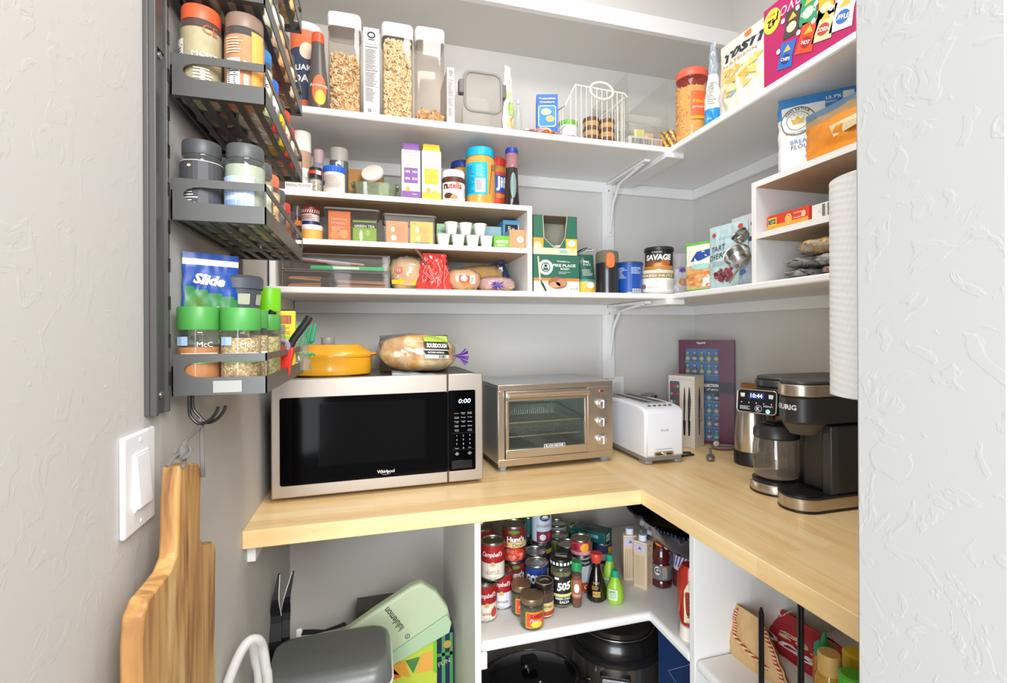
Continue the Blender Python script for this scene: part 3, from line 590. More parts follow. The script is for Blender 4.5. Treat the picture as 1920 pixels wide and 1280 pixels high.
# magenta box of 42 small chip bags, upside down
ya = onX(1432, 120, .966)[1]; yb = JY1+.09; W = ya-yb; hh = onX(1430, 24, .966)[2]-S3
mg = M('B81D62', .5)
def flav(a, w, h):
    a.rect(-w/2, 0, w/2, .006, M('5A1428', .6), 0); L0 = -w/2
    a.disc(L0+.028, h*.80, .027, .030, M('F7D84A', .5), 1); a.txt('42', L0+.028, h*.775, .020, INK, 2, rot=PI, bold=.03); a.txt('BAGS', L0+.028, h*.87, .006, INK, 2, rot=PI)
    def mini(cx, cz, c1, c2, s, t, q=0):
        c, n = math.cos(q), math.sin(q); pt = lambda x, z: (cx+x*c-z*n, cz+x*n+z*c)
        a.poly([pt(-.020*s, -.026*s), pt(.020*s, -.026*s), pt(.017*s, .0), pt(.020*s, .026*s), pt(-.020*s, .026*s), pt(-.017*s, 0)], c1, 2); ar = [pt(.012*s*math.cos(g), -.008*s+.010*s*math.sin(g)) for g in [i*.5236 for i in range(12)]]; a.poly(ar, c2, 3)
        a.poly([pt(-.010*s, .006*s), pt(.010*s, .008*s), pt(0, .020*s)], M('F4BE4A', .5), 3); a.txt(t, *pt(0, -.008*s), .007*s, WHITE, 4, rot=q-.1, bold=.03); a.disc(*pt(-.024*s, .012*s), .006, .006, WHITE, 4); a.txt('1', *pt(-.024*s, .012*s), .006, INK, 5)
    def at_(px, py): p = onX(px, py, .966); return ((ya+yb)/2-p[1], p[2]-S3)
    for px, py, c1, c2, sc, tt, q in ((1475, 103, '2A6FC6', '1B3F86', 1.15, 'CHIPS', -.25), (1514, 70, 'E8542C', 'B2231C', 1.25, 'HOT', -.35), (1486, 42, '4A4038', 'F0D9B0', 1.2, 'PUFFS', -.15), (1517, 14, '2E9C6A', 'CFE8C8', 1.3, 'ONION', -.1), (1546, 45, 'F5DFA8', 'C9483A', 1.3, 'CORN', -.25), (1550, 6, 'F0B93A', 'F7E7A0', 1.1, 'LIGHT', -.1), (1583, 20, 'F4F0EA', '3A78C8', 1.4, 'RUFFLED', -.25)): mini(*at_(px, py), M(c1, .4), M(c2, .4), sc, tt, q)
    a.txt('flavor', *at_(1482, 14), .032, M('F7C9D8', .5), 1, rot=PI, shear=.2)
carton('snack_multipack_box', 'large magenta box of 42 assorted chip bags lying upside down at the shelf end', 'box', (.966+.10, (ya+yb)/2, S3), W, .20, hh, mg, rz=RZ, art=flav)
# ------------------------------------------------------------------ white organisers standing on the lower shelf
tanw = M('B79C7C', .6, var=.08, vscale=4); OT = 1.727; OM = 1.596; TH = .015
xl = A+.006; xr = onY(998, 460, 1.425)[0]; yo = 1.425
def organiser(name_label, loc, w, d, h, zm, rz, nmid=1):
    t = thing('shelf_organiser', name_label, 'organiser', loc, rz)
    for x, nm in ((-w/2, 'side_panel'), (w/2-TH, 'side_panel')): MB().box(x, -d/2, 0, x+TH, d/2, h, white_m).obj(nm, t, bevel=.0008)
    m = MB().box(-w/2+TH, -d/2, h-TH, w/2-TH, -d/2+.0015, h, white_m); m.box(-w/2+TH, -d/2+.0015, h-TH, w/2-TH, d/2, h-TH+.001, tanw); m.box(-w/2+TH, -d/2+.0015, h-TH+.001, w/2-TH, d/2, h, white_m); m.obj('top_panel', t)
    m = MB().box(-w/2+TH, -d/2, zm-TH, w/2-TH, -d/2+.0015, zm, white_m); m.box(-w/2+TH, -d/2+.0015, zm-TH, w/2-TH, d/2, zm-TH+.001, tanw); m.box(-w/2+TH, -d/2+.0015, zm-TH+.001, w/2-TH, d/2, zm, white_m); m.obj('shelf_board', t)
    return t
OD = .245
organiser('wide white two-level organiser on the lower shelf, full of jars, tea and bread', ((xl+xr)/2, yo+OD/2, S2), xr-xl, OD, OT-S2, OM-S2, 0)
# things on top of it
Z = OT; Y = 1.445
cx, w_, h_ = bk(549, 583, 250, Y+.03, Z)
t = thing('powder_canister', 'clear-sided canister of brown powder with a deep cream lid', 'canister', (cx, Y+.03, Z)); r = w_/2
MB().lathe([(r*.96, 0), (r, .004), (r, h_*.70)], M('B9937A', .5, var=.1), 24).obj('canister_body', t)
MB().lathe([(r*1.02, h_*.68), (r*1.03, h_*.97), (r*.97, h_), (.001, h_)], M('EDE6DA', .5), 24, close=False).obj('lid', t)
a = Art(ROUND(r)); a.rect(-r*1.3, .0, r*1.4, h_*.40, M('EFEDE8', .6), 0); a.lines(-r, .01, r, h_*.34, 9, M('B9B2A8', .6)); a.obj('paper_label', t)
x0 = onY(548, 350, Y)[0]; x1 = onY(577, 350, Y)[0]
carton('baking_powder_box', 'low white box lettered in grey at the left end of the organiser top', 'box', ((x0+x1)/2-.002, Y-.001, Z), x1-x0+.03, .022, onY(560, 341, Y-.012)[2]-Z, M('F0EEEA', .6), art=lambda a, w, h: a.txt('BAKING POWDER', 0, h*.6, .0085, M('8A8580', .6), 1, w=w*.9))
cx, w_, h_ = bk(588, 607, 282, Y+.10, Z); r = w_/2
bottle('pink_capped_bottle', 'small bottle with a dusty pink cap behind the garlic shaker', 'bottle', (cx, Y+.10, Z), [(r*1.6, 0), (r*1.7, .004), (r*1.7, h_*.62), (r, h_*.74)], M('9FA3B8', .3), [(r*1.02, h_*.70), (r*1.05, h_*.98), (r*.9, h_)], M('D9B9BC', .5))
cx, w_, h_ = bk(579, 604, 316, Y+.005, Z); r = w_/2
jar('garlic_salt_shaker', 'short shaker of pale granules with black lid and red neck band', 'jar', (cx, Y+.005, Z), r, h_, M('2A2624', .4), h_*.42, SPECK('D9CCB4', 'A89678', 300), fh=h_*.5, neck=.95, lr=r*.99, rz=0, art=lambda a, r, h: (a.rect(-r*1.4, h*.72, r*1.4, h*.86, M('D2452C', .5), 2), a.rect(r*.2, h*.70, r*.9, h*.86, PAPER, 3)), group=None)
cx, w_, h_ = bk(618, 653, 281, Y+.085, Z); r = w_/2
jar('grey_lidded_jar', 'tall dark jar with a rounded silver-grey lid and white sticker', 'jar', (cx, Y+.085, Z), r, h_, M('B9B8AE', .45), h_*.25, None, M('5A5E5E', .25), neck=.97, lr=r*1.0, shoulder=.04, sq=4, art=lambda a, r, h: a.poly([(-.006, h*.58), (.012, h*.58), (.013, h*.72), (.002, h*.74), (-.008, h*.70)], PAPER, 2))
cx, w_, h_ = bk(606, 647, 316, Y+.015, Z); r = w_/2
jar('baking_soda_tub', 'white tub with a bright blue screw lid on the organiser', 'tub', (cx, Y+.012, Z), r, h_, M('1E63D6', .4), h_*.22, None, M('EFE3DA', .5), neck=.97, lr=r*1.02, shoulder=.05, ribs=True, art=lambda a, r, h: (a.lines(-r*.9, h*.2, r*.8, h*.66, 11, M('B9AFA4', .6)), a.rect(-r*1.3, h*.3, -r*.85, h*.46, M('33509B', .5), 2)))
carton('brown_spice_box', 'small brown and orange box standing behind the green glass dish', 'box', (onY(668, 340, Y+.13)[0], Y+.13, Z), .05, .05, onY(668, 322, Y+.13)[2]-Z, M('B5803C', .6))
# green glass dish holding a tea box, tilted tub on it
x0 = onY(657, 350, Y)[0]; x1 = onY(750, 350, Y)[0]; hd = onY(700, 336, Y)[2]-Z; w_ = x1-x0; gcl = CLEAR('C9D6BC', .80, .05, spec=1.3)
t = thing('glass_dish', 'green-tinted glass loaf dish with handles on the organiser', 'dish', ((x0+x1)/2, Y+.055, Z))
m = MB(); m.lathe([(w_*.40, .002), (w_*.42, .006), (w_*.45, hd-.006), (w_*.47, hd-.002), (w_*.44, hd-.001), (w_*.41, .006)], gcl, 40, sq=5, sy=.56, close=False); m.obj('dish_body', t)
for s in (-1, 1): MB().box(s*w_*.5-(.012 if s > 0 else 0), -.022, hd-.010, s*w_*.5+(0 if s > 0 else .012), .022, hd-.004, gcl).obj('handle', t, bevel=.002)
xa, xb = onY(676, 350, Y+.02)[0], onY(735, 350, Y+.02)[0]
carton('tea_box', 'orange and white box of tea packets lying in the green glass dish', 'box', ((xa+xb)/2, Y+.045, Z+.0035), xb-xa, .03, hd*.62, M('EE9A3C', .5), art=lambda a, w, h: (a.rect(-w/2, 0, w/2, h*.55, M('F4E3C4', .6), 0), a.rect(-w*.48, h*.1, -w*.3, h*.9, M('D8432C', .5), 1), a.rect(w*.2, h*.05, w*.46, h*.5, M('2E8A62', .5), 2), a.txt('HERBAL', -w*.02, h*.75, h*.2, WHITE, 2)))
zt = onY(692, 322, Y+.05)[2]
t = thing('round_food_tub', 'small round tub with a pale translucent lid tipped over on the glass dish', 'tub', (onY(698, 322, Y+.045)[0], Y+.058, zt), rot=(1.02, 0.12, -.42))
r = .031; MB().lathe([(r*.72, -.036), (r*.86, -.034), (r*.97, -.004)], CLEAR('DDB98A', .55), 28).obj('tub_body', t); MB().lathe([(r*.97, -.006), (r*1.06, -.005), (r*1.06, .002), (r*.99, .004), (.001, .004)], M('E8DED2', .4), 28, close=False).obj('lid', t)
# purple and yellow cartons
def milk(pl, pr, pt, col, label, second=False):
    loc, w_, h_ = box_at(pl, pr, pt, Y, Z, .055); mc = M(col, .5)
    t = thing('supplement_carton', label, 'carton', loc); hb = h_*.87
    MB().box(-w_/2, -.0275, 0, w_/2, .0275, hb, M('EEE9E2', .6)).obj('carton', t, bevel=.001)
    MB().box(-w_/2+.002, -.0255, hb, w_/2-.002, .0255, h_, mc, taper=(.90, .8)).obj('carton_top', t, bevel=.001)
    a = Art(FRONT(-.0275)); pu = mc; og = M('F0A23C', .5)
    a.rect(-w_*.38, hb*.33, w_*.36, hb*.64, pu, 0)
    for i in range(2):
        for j in range(2): a.txt(('100%', 'DHA', 'NO', 'D3')[i*2+j], (-.18+.37*i)*w_, hb*(.56-.14*j), hb*.05, WHITE if not second else M('F8DC7A', .5), 1, w=w_*.24, bold=.02)
    a.rect(-w_/2+.0005, .0005, w_/2-.0005, hb*.17, pu, 0); a.disc(-w_*.18, hb*.21, w_*.12, hb*.05, og, 1); a.poly([(0, hb*.17), (w_*.3, hb*.17), (w_*.14, hb*.24)], PAPER if not second else pu, 1)
    for i, s in enumerate(('WE ARE A TEAM', 'OF PARENTS,', 'PEDIATRICIANS &', 'NUTRITIONISTS')): a.txt(s, 0, hb*(.94-.06*i), hb*.028, M('6B6660', .6) if not second else M('D9C79A', .6), 1, w=w_*.72)
    a.lines(-w_*.3, hb*.66, w_*.3, hb*.73, 3, M('B8B2AA', .6)); a.txt('Organic', w_*.18, hb*.11, hb*.03, WHITE, 2); a.obj('printed_front', t)
milk(753, 788, 267, '7E4A9A', 'tall narrow white carton with a purple top and purple base')
milk(791, 827, 269, 'F0B51E', 'tall narrow white carton with a yellow top and yellow base', True)
# spreads
cx, w_, h_ = bk(828, 870, 325, Y+.028, Z); r = w_/2; choc = M('5B3524', .35)
def nut(a, r, h):
    a.rect(-r*1.35, h*.03, r*1.35, h*.60, M('F0EEEA', .5), 0); a.txt('n', -r*.86, h*.47, h*.16, M('1B1B1B', .5), 2, bold=.03); a.txt('utella', -r*.05, h*.49, h*.20, M('D6402A', .5), 2, w=r*1.3, bold=.03)
    a.disc(-r*.6, h*.18, r*.42, h*.09, choc, 1); a.disc(-r*.1, h*.13, r*.3, h*.07, M('C98A50', .5), 2); a.poly([(-r*.2, h*.10), (r*.4, h*.20), (-r*.1, h*.26)], M('E9D6B4', .5), 2); barcode(a, r*.85, h*.1, r*1.2, h*.5, 2, False)
jar('hazelnut_spread_jar', 'hazelnut spread jar with a white lid and red and white label', 'jar', (cx, Y+.020, Z), r, h_, WHITE, h_*.20, None, choc, neck=.90, lr=r*.96, art=nut, ribs=True)
cx, w_, h_ = bk(850, 894, 303, Y+.105, Z); r = w_/2
jar('peanut_butter_jar', 'peanut butter jar with a dark blue lid behind the hazelnut spread', 'jar', (cx-.004, Y+.125, Z), r*.92, h_, M('253A8C', .4), .02, None, M('D2A052', .3), neck=.93, lr=r, ribs=True)
cx, w_, h_ = bk(873, 927, 283, Y+.035, Z); r = w_/2; cy_ = M('16B4D8', .4)
def skp(a, r, h):
    a.rect(-r*1.5, h*.16, r*.28, h*.72, cy_, 0); barcode(a, -r*.55, h*.20, r*.12, h*.44, 1, False); a.lines(-r*1.3, h*.2, -r*.6, h*.68, 14, M('136A94', .5), 1)
    a.lines(-r*.5, h*.47, r*.1, h*.68, 10, M('9ADCE8', .5), 1); a.poly([(r*.40, h*.18), (r*.44, h*.18), (r*.70, h*.66), (r*.62, h*.66)], M('7A4A28', .5), 1); a.disc(r*.8, h*.66, r*.26, h*.05, M('A5744C', .5), 1)
jar('peanut_butter_jar', 'large peanut butter jar with a cyan lid and cyan label', 'jar', (cx, Y+.035, Z), r, h_, cy_, h_*.14, None, M('DDA24A', .25), neck=.90, lr=r*.95, shoulder=.10, art=skp, ribs=True)
cx, w_, h_ = bk(910, 949, 300, Y+.09, Z); r = w_/2
def jif(a, r, h): a.rect(-r*1.4, h*.08, r*1.4, h*.72, M('D8402C', .5), 0); a.rect(-r*1.4, h*.33, r*1.4, h*.66, M('2A4FA8', .5), 1); a.txt('Jif', r*.30, h*.50, h*.27, WHITE, 2, w=r*1.0, bold=.04); a.txt('CREAMY', r*.3, h*.27, h*.07, M('F4C83A', .5), 2, w=r)
jar('peanut_butter_jar', 'peanut butter jar with a red lid and blue and red label, partly hidden', 'jar', (cx, Y+.092, Z), r, h_, M('D93A2A', .4), h_*.15, None, M('C98F42', .3), neck=.92, lr=r*.96, art=jif, ribs=True)
cx, w_, h_ = bk(946, 971, 281, Y+.012, Z); r = w_/2
bottle('syrup_bottle', 'upright dark syrup bottle with a blue cap and clear pinched neck', 'bottle', (cx-.001, Y+.005, Z), [(r*1.05, 0), (r*1.12, .004), (r*1.0, h_*.3), (r*.85, h_*.66)], M('2B2226', .15, coat=.5), [(r*.92, h_*.90), (r*.92, h_*.965), (r*.8, h_)], M('2A3596', .4),
       lambda a, r: (a.disc(-.001, h_*.34, r*.42, h_*.22, M('7F9494', .3), 0),), r*1.05)
t = bpy.data.objects['syrup_bottle']; MB().lathe([(r*.86, h_*.655), (r*.95, h_*.70), (r*.80, h_*.78), (r*.93, h_*.88), (r*.90, h_*.91)], CLEAR('E0A8AE', .6), 22, close=False).obj('clear_neck', t)
# ------------------------------------------------------------------ middle level of the organiser
Z = OM
cx, w_, h_ = bk(548, 566, 388, Y+.01, Z); r = w_/2
jar('vanilla_bottle', 'slim dark brown bottle with a cream band at the left of the middle level', 'bottle', (cx, Y+.006, Z), r, h_, M('4B4440', .3), h_*.30, None, M('4A2018', .2), neck=.9, lr=r, art=lambda a, r, h: (a.rect(-r*1.4, h*.42, r*1.4, h*.56, M('C9702C', .5), 0), a.rect(-r*1.4, h*.28, r*1.4, h*.40, M('2A1E1C', .5), 0)))
cx, w_, h_ = bk(562, 605, 424, Y+.035, Z); r = w_/2
jar('margarine_tub', 'yellow tub with a white lid under the striped red tin', 'tub', (cx+.001, Y+.038, Z), r, h_, WHITE, h_*.28, None, M('F0B75C', .5), neck=1.0, lr=r*1.03, shoulder=.02)
zz = Z+h_; r2 = r*.80
t = thing('striped_tin', 'red tin with white diagonal stripes and a navy base stacked on the yellow tub', 'tin', (cx-.003, Y+.038, zz)); hh = onY(580, 390, Y+.035)[2]-zz
MB().lathe([(r2*1.03, 0), (r2*1.03, hh*.22)], M('27366B', .4), 28).lathe([(r2, hh*.22), (r2, hh*.62)], M('EFE2DC', .5), 28).lathe([(r2*1.03, hh*.6), (r2*1.03, hh*.97), (r2*.97, hh), (.001, hh)], M('8E2A26', .4), 28).obj('tin_body', t)
a = Art(ROUND(r2*1.02)); 
for i in range(11): x = -r2*1.2+i*r2*.24; a.poly([(x, hh*.66), (x+r2*.09, hh*.66), (x+r2*.22, hh*.84), (x+r2*.13, hh*.84)], WHITE, 2)
a.lines(-r2, hh*.28, r2*.9, hh*.56, 5, M('8E2A26', .5), 1); a.obj('paper_label', t)
def teabin(pl, pr, pt, label):
    loc, w_, h_ = box_at(pl, pr, pt, Y, Z, .15); t = thing('tea_bin', label, 'bin', loc); c = CLEAR('F6F3F1', .985, .04, spec=.14)
    m = MB(); x0, x1 = -w_/2, w_/2; cbin(m, x0+.004, -.071, 0, x1-.004, .075, h_-.006, c, .0016); m.obj('bin_body', t)
    m = MB(); m.tube([(a_, b_, h_-.004) for a_, b_ in rrect(x0+.001, -.074, x1-.001, .076, .012)], .003, CLEAR('BDB6B4', .55), 6, True); m.obj('bin_rim', t)
    return loc, w_, h_
def packet(px0, px1, py, yy, z, col, label, art=None, tilt=0):
    x0, x1 = onY(px0, py, yy)[0], onY(px1, py, yy)[0]; hh = onY(px0, py, yy)[2]-z
    return carton('tea_packet', label, 'packet', ((x0+x1)/2, yy+.009, z), x1-x0, .016, hh, M(col, .5), art=art, rot=(0, tilt, 0))
loc, w_, h_ = teabin(606, 711, 389, 'clear tea bin on the left of the middle level holding two packets')
yy = Y+.006
def vitc(a, w, h):
    c = M('FBE8D0', .6); a.txt('1000mg', 0, h*.72, h*.10, c, 1, w=w*.7); a.txt('VITAMIN C', 0, h*.59, h*.09, c, 1, w=w*.8); a.lines(-w*.35, h*.34, w*.3, h*.50, 4, c); a.disc(-w*.2, h*.2, w*.22, h*.13, M('F5A85A', .5), 1); a.disc(w*.2, h*.24, w*.2, h*.15, M('F8B676', .5), 1)
packet(615, 657, 394, yy, Z+.002, 'EE8440', 'orange vitamin C packet in the left tea bin', vitc)
def gt(a, w, h): a.rect(-w/2, h*.66, w/2, h*.92, M('3C4A3C', .6), 0); a.txt('GREEN TEA', 0, h*.73, h*.12, WHITE, 1, w=w*.85, bold=.02); a.disc(-w*.15, h*.3, w*.08, h*.26, M('E9F0D8', .5), 1); a.disc(w*.12, h*.42, w*.10, h*.14, M('B7D86A', .5), 1)
packet(661, 706, 412, yy, Z+.002, '8DBF3A', 'lime green tea packet with a dark header in the left tea bin', gt)
loc, w_, h_ = teabin(719, 818, 401, 'clear tea bin on the right of the middle level holding orange and yellow packets')
def lem(c): 
    def f(a, w, h): k = M(c, .6); a.disc(-w*.3, h*.9, w*.03, w*.03, INK, 1); a.lines(-w*.1, h*.5, w*.4, h*.78, 5, k); a.disc(-w*.2, h*.62, w*.09, h*.11, PAPER, 1); a.disc(-w*.15, h*.25, w*.13, h*.12, PAPER if c == 'C86A2A' else M('F6E08A', .6), 1); a.lines(-w*.05, h*.15, w*.4, h*.4, 4, k)
    return f
packet(724, 765, 413, yy, Z+.002, 'F09234', 'plain orange tea packet in the right tea bin', lem('C86A2A'))
packet(769, 812, 414, yy, Z+.002, 'F2C816', 'yellow tea packet with a green strip in the right tea bin', lambda a, w, h: (lem('B0962A')(a, w, h), a.rect(-w*.36, .003, w*.36, h*.10, M('4E7E3A', .5), 2)))
# cups and small boxes
x0, x1 = onY(818, 430, Y+.06)[0], onY(905, 430, Y+.06)[0]
carton('herbal_tea_box', 'pale green tea box lettered Herbal behind the paper cups', 'box', ((x0+x1)/2, Y+.095, Z), x1-x0-.004, .06, onY(830, 419, Y+.065)[2]-Z, M('A9CFA4', .5), art=lambda a, w, h: (a.txt('Herbal', -w*.33, h*.72, h*.13, M('355A42', .6), 1), a.rect(-w/2, 0, w/2, h*.3, M('8C7A2C', .6), 0)))
cupm = M('EEECEA', .5); rc = (onY(842, 440, Y+.02)[0]-onY(817, 440, Y+.02)[0])/2; rc = .0205; hc = .037
def cup():
    t = thing('condiment_cup', 'x', 'cup', (0, 0, 0), group='small white cups on the middle level')
    MB().lathe([(rc*.70, 0), (rc*.74, .001), (rc*.97, hc-.003), (rc*1.04, hc-.003), (rc*1.05, hc), (rc*.96, hc), (rc*.70, .002), (.001, .002)], cupm, 24, close=False).obj('cup_wall', t); return t
c0 = cup(); first = True
for i, px in enumerate((831, 859, 886, 912)):
    L_ = (onY(px, 440, Y+.022)[0], Y+.022, Z); lb = ['leftmost', 'second from the left', 'third from the left', 'rightmost'][i]+' of the four small white cups in the lower row'
    if first: c0.location = L_; c0['label'] = lb; first = False
    else: copy_thing(c0, L_, lb)
for i, px in enumerate((846, 873, 900)): copy_thing(c0, (onY(px, 440, Y+.022)[0], Y+.022, Z+hc+.0005), ['left', 'middle', 'right'][i]+' one of the three small white cups balanced on the upper row')
x0, x1 = onY(927, 450, Y)[0], onY(956, 450, Y)[0]
carton('green_tea_box', 'small lime green box beside the row of cups', 'box', ((x0+x1)/2, Y+.022, Z), x1-x0, .04, onY(940, 441, Y)[2]-Z, M('76B63C', .5), art=lambda a, w, h: (a.rect(-w*.38, h*.42, w*.38, h*.62, M('D6EBB8', .5), 0), a.lines(-w*.3, h*.2, w*.3, h*.34, 2, WHITE)))
x0, x1 = onY(906, 440, Y+.08)[0], onY(938, 440, Y+.08)[0]
carton('pale_blue_box', 'pale blue box behind the small lime green box', 'box', ((x0+x1)/2+.004, Y+.125, Z), x1-x0+.01, .05, onY(920, 424, Y+.10)[2]-Z, M('A9D2DC', .5), art=lambda a, w, h: a.lines(w*.05, h*.3, w*.4, h*.6, 4, M('4C7EA8', .5), vertical=True))
x0, x1 = onY(957, 445, Y)[0], onY(986, 445, Y)[0]
carton('orange_square_box', 'peach orange box with a round white emblem at the right end of the middle level', 'box', ((x0+x1)/2-.002, Y+.03, Z), x1-x0, .055, onY(970, 430, Y)[2]-Z, M('F09A6A', .5), art=lambda a, w, h: (a.disc(w*.18, h*.5, w*.20, w*.20, WHITE, 1), a.txt('G', w*.18, h*.5, w*.18, M('4C7AB8', .5), 2)), side={'L': lambda a, w, h: a.rect(-w/2+.001, .001, w/2-.001, h-.001, M('7FC0DC', .5), 0)})
x0, x1 = onY(945, 425, Y+.07)[0], onY(984, 425, Y+.07)[0]
carton('blue_medicine_box', 'light blue box with a dark printed panel behind the orange box', 'box', ((x0+x1)/2-.002, Y+.115, Z), x1-x0, .08, onY(960, 412, Y+.07)[2]-Z, M('5CA4D4', .5), art=lambda a, w, h: (a.rect(-w*.4, h*.62, w*.2, h*.86, INK, 0), a.txt('Rx', -w*.1, h*.74, h*.14, WHITE, 1), a.rect(w*.22, h*.62, w*.44, h*.86, PAPER, 0)))
# ------------------------------------------------------------------ bottom level: drawers and bread
Z = S2; Y = 1.44
x0, x1 = onY(525, 510, Y)[0]+.004, onY(731, 510, Y)[0]; h_ = onY(628, 476, Y)[2]-Z; w_ = x1-x0
t = thing('acrylic_drawer_unit', 'clear two-drawer acrylic box on the left of the bottom level', 'drawer unit', ((x0+x1)/2, Y+.085, Z)); c = CLEAR('F3F0EE', .975, .03, spec=.25); ck = CLEAR('A8A2A0', .6, .05)
m = MB(); cbin(m, -w_/2, -.083, 0, w_/2, .08, h_, c, .0018); m.box(-w_/2, -.085, h_*.5-.001, w_/2, .08, h_*.5+.001, c); m.obj('drawer_case', t)
for z in (.001, h_*.5+.002): MB().tube([(x, -.086, zz) for x, zz in rrect(-w_/2+.002, z, w_/2-.002, z+h_*.5-.004, .004, 2)], .0014, ck, 6, True).obj('drawer_front', t)
cxd = (x0+x1)/2; wd = M('CDA07A', .7); rnd = random.Random(3)
for i in range(4): tag(MB().tube([(cxd-w_*.46+rnd.uniform(0, .01), Y+.02+.012*(i % 2), Z+.006+.0085*(i//2)*1.6+.004*i), (cxd-w_*.16, Y+.022+.012*(i % 2), Z+.007+.010*i*.8)], .0045, wd, 7, flat=.7).obj('wooden_skewer_bundle'), ['lowest', 'second', 'third', 'topmost'][i]+' wooden stick of the short bundle in the lower clear drawer', 'sticks', 'wooden sticks in the clear drawers')
for i in range(4): tag(MB().tube([(cxd+.0, Y+.02+.012*(i % 2), Z+.006+.0085*(i//2)+.003*i), (cxd+w_*.46, Y+.022+.012*(i % 2), Z+.005+.008*i*.7)], .0045, wd, 7, flat=.7).obj('wooden_skewer_bundle'), ['lowest', 'second', 'third', 'topmost'][i]+' wooden stick of the long bundle in the lower clear drawer', 'sticks', 'wooden sticks in the clear drawers')
zz = Z+h_*.5+.004
carton('flat_cutter_box', 'long red-brown and pale blue flat box slanting in the upper clear drawer', 'box', (cxd-w_*.10, Y+.05, zz+.020), w_*.70, .05, .009, M('B5644C', .6), rot=(0, .075, 0), side={'T': lambda a, w, h: None}, art=lambda a, w, h: a.rect(-w/2, h*.6, w/2, h, M('BFE0F0', .4), 0))
carton('green_wrap_box', 'bright green slim box lying at the front of the upper clear drawer', 'box', (cxd+w_*.10, Y+.018, zz), w_*.70, .03, .011, M('3CB36A', .5), art=lambda a, w, h: a.rect(-w*.2, h*.2, w*.15, h*.8, M('D9E4D0', .5), 0))
# bread bags
def bread(name, label, cat, loc, rx, ry, rz_, core, wrapc, seed, p=2.6, rotz=0, slices=0, extra=None, wrap_amt=.72, tilt=0):
    t = thing(name, label, cat, loc, rotz, rot=(0, tilt, rotz)); m = MB(); m.blob(rx, ry, rz_, core, (0, 0, rz_), 26, 14, p, .12, 6, seed)
    m.obj('loaf', t, angle=1.5)
    if slices:
        s = MB()
        for i in range(slices): z = rz_*.3+rz_*1.3*i/slices; s.blob(rx*.96*(1-.4*abs(z/rz_-1)**3), ry*1.02, rz_*.06, M('F3D9A4', .7), (0, 0, z), 22, 6, 2.6)
        s.obj('bun_edges', t)
    MB().blob(rx*1.05, ry*1.07, rz_*1.04, CLEAR(wrapc, wrap_amt, .12, spec=1.6), (0, 0, rz_*1.04), 34, 18, p, .16, 16, seed+5).obj('plastic_wrap', t, angle=1.5)
    if extra: extra(t)
    return t
def mapblob(ry, zc, rz_): return lambda a_, b, l: (a_, -ry*1.08*math.sqrt(max(.1, 1-((b)/rz_)**2*.8))-.001-.0006*l, zc+b)
x0, x1 = onY(733, 500, Y)[0], onY(802, 500, Y)[0]
def bun(t): a = Art(mapblob(.05, .050, .052)); a.disc(-.030, .006, .010, .010, M('DD5236', .5), 1); a.txt('12', -.030, .006, .008, WHITE, 2); a.rect(-.05, -.034, .02, -.022, M('F2C41E', .4), 1); a.obj('printed_front', t)
bread('bun_bag', 'clear bag of pale hamburger buns with a yellow base beside the clear drawers', 'bread', ((x0+x1)/2, Y+.055, Z), (x1-x0)/2+.004, .052, .049, M('E2B872', .7, var=.15), 'F3EBD8', 1, slices=5, extra=bun)
# red mesh bag folded over its end
redm = CLEAR('F0554C', .34, .12, spec=1.4); x0, x1 = onY(773, 500, Y-.012)[0], onY(846, 500, Y-.012)[0]; w_ = x1-x0
t = thing('red_plastic_bag', 'translucent red plastic bag bulging between the buns and the yellow loaf', 'bag', ((x0+x1)/2+.008, Y+.008, Z)); P = pouchF(w_*.96, .108, .05, .016, 12, .9, .62)
m = MB(); m.grid(lambda u, v: P(u, v, -1), 24, 24, redm); m.grid(lambda u, v: P(1-u, v, 1), 24, 24, redm); m.obj('bag_body', t, angle=1.5)
rr = MB(); rn = random.Random(8)
for i in range(9):
    x = rn.uniform(-.03, .03); rr.tube([(x, -.027, .07), (x+.012*math.sin(i), -.031, .05), (x*.5+.01, -.030, .02), (x*1.1, -.02, .004)], .0016, M('F07A72', .3), 5)
rr.obj('fold', t)
tag(MB().tube([(onY(772, 463, Y-.01)[0], Y-.008, onY(772, 463, Y)[2]), (onY(786, 474, Y-.01)[0], Y-.012, onY(786, 476, Y)[2]), (onY(797, 484, Y-.01)[0], Y-.014, onY(797, 494, Y)[2]), (onY(812, 500, Y-.01)[0], Y-.012, onY(812, 504, Y)[2])], [.003, .004, .003, .002], M('7E4A36', .4), 8).obj('twist_end'), 'brown twisted bag end lying over the red plastic bag', 'bag end')
x0, x1 = onY(850, 500, Y+.06)[0], onY(952, 500, Y+.06)[0]
bread('yellow_loaf_bag', 'long yellow bread bag resting behind the orange-printed bun bag', 'bread', ((x0+x1)/2, Y+.125, Z+.018), (x1-x0)/2, .045, .036, M('D9A21C', .6, var=.25, vscale=30), 'F4E8B8', 2, p=2.2, tilt=-.12, wrap_amt=.75)
x0, x1 = onY(842, 530, Y)[0], onY(900, 530, Y)[0]
def logo(t):
    a = Art(mapblob(.045, .034, .036)); a.disc(-.002, .002, .017, .015, M('E4552C', .5), 1); a.disc(-.004, .001, .010, .009, M('F4ECE0', .5), 2); a.rect(.014, -.014, .030, .012, WHITE, 1); a.txt('BUNS', .0, .014, .006, WHITE, 3); a.txt('8', .022, 0, .012, M('D8803C', .5), 3); a.disc(.004, -.016, .010, .006, M('EC8A3A', .5), 1); a.obj('printed_front', t)
bread('bun_bag', 'bun bag printed with an orange and white emblem in the middle of the bottom level', 'bread', ((x0+x1)/2, Y+.04, Z), (x1-x0)/2+.006, .045, .033, M('E8B066', .7, var=.2), 'F6E6CC', 3, p=2.5, extra=logo)
x0, x1 = onY(903, 530, Y)[0], onY(972, 530, Y)[0]
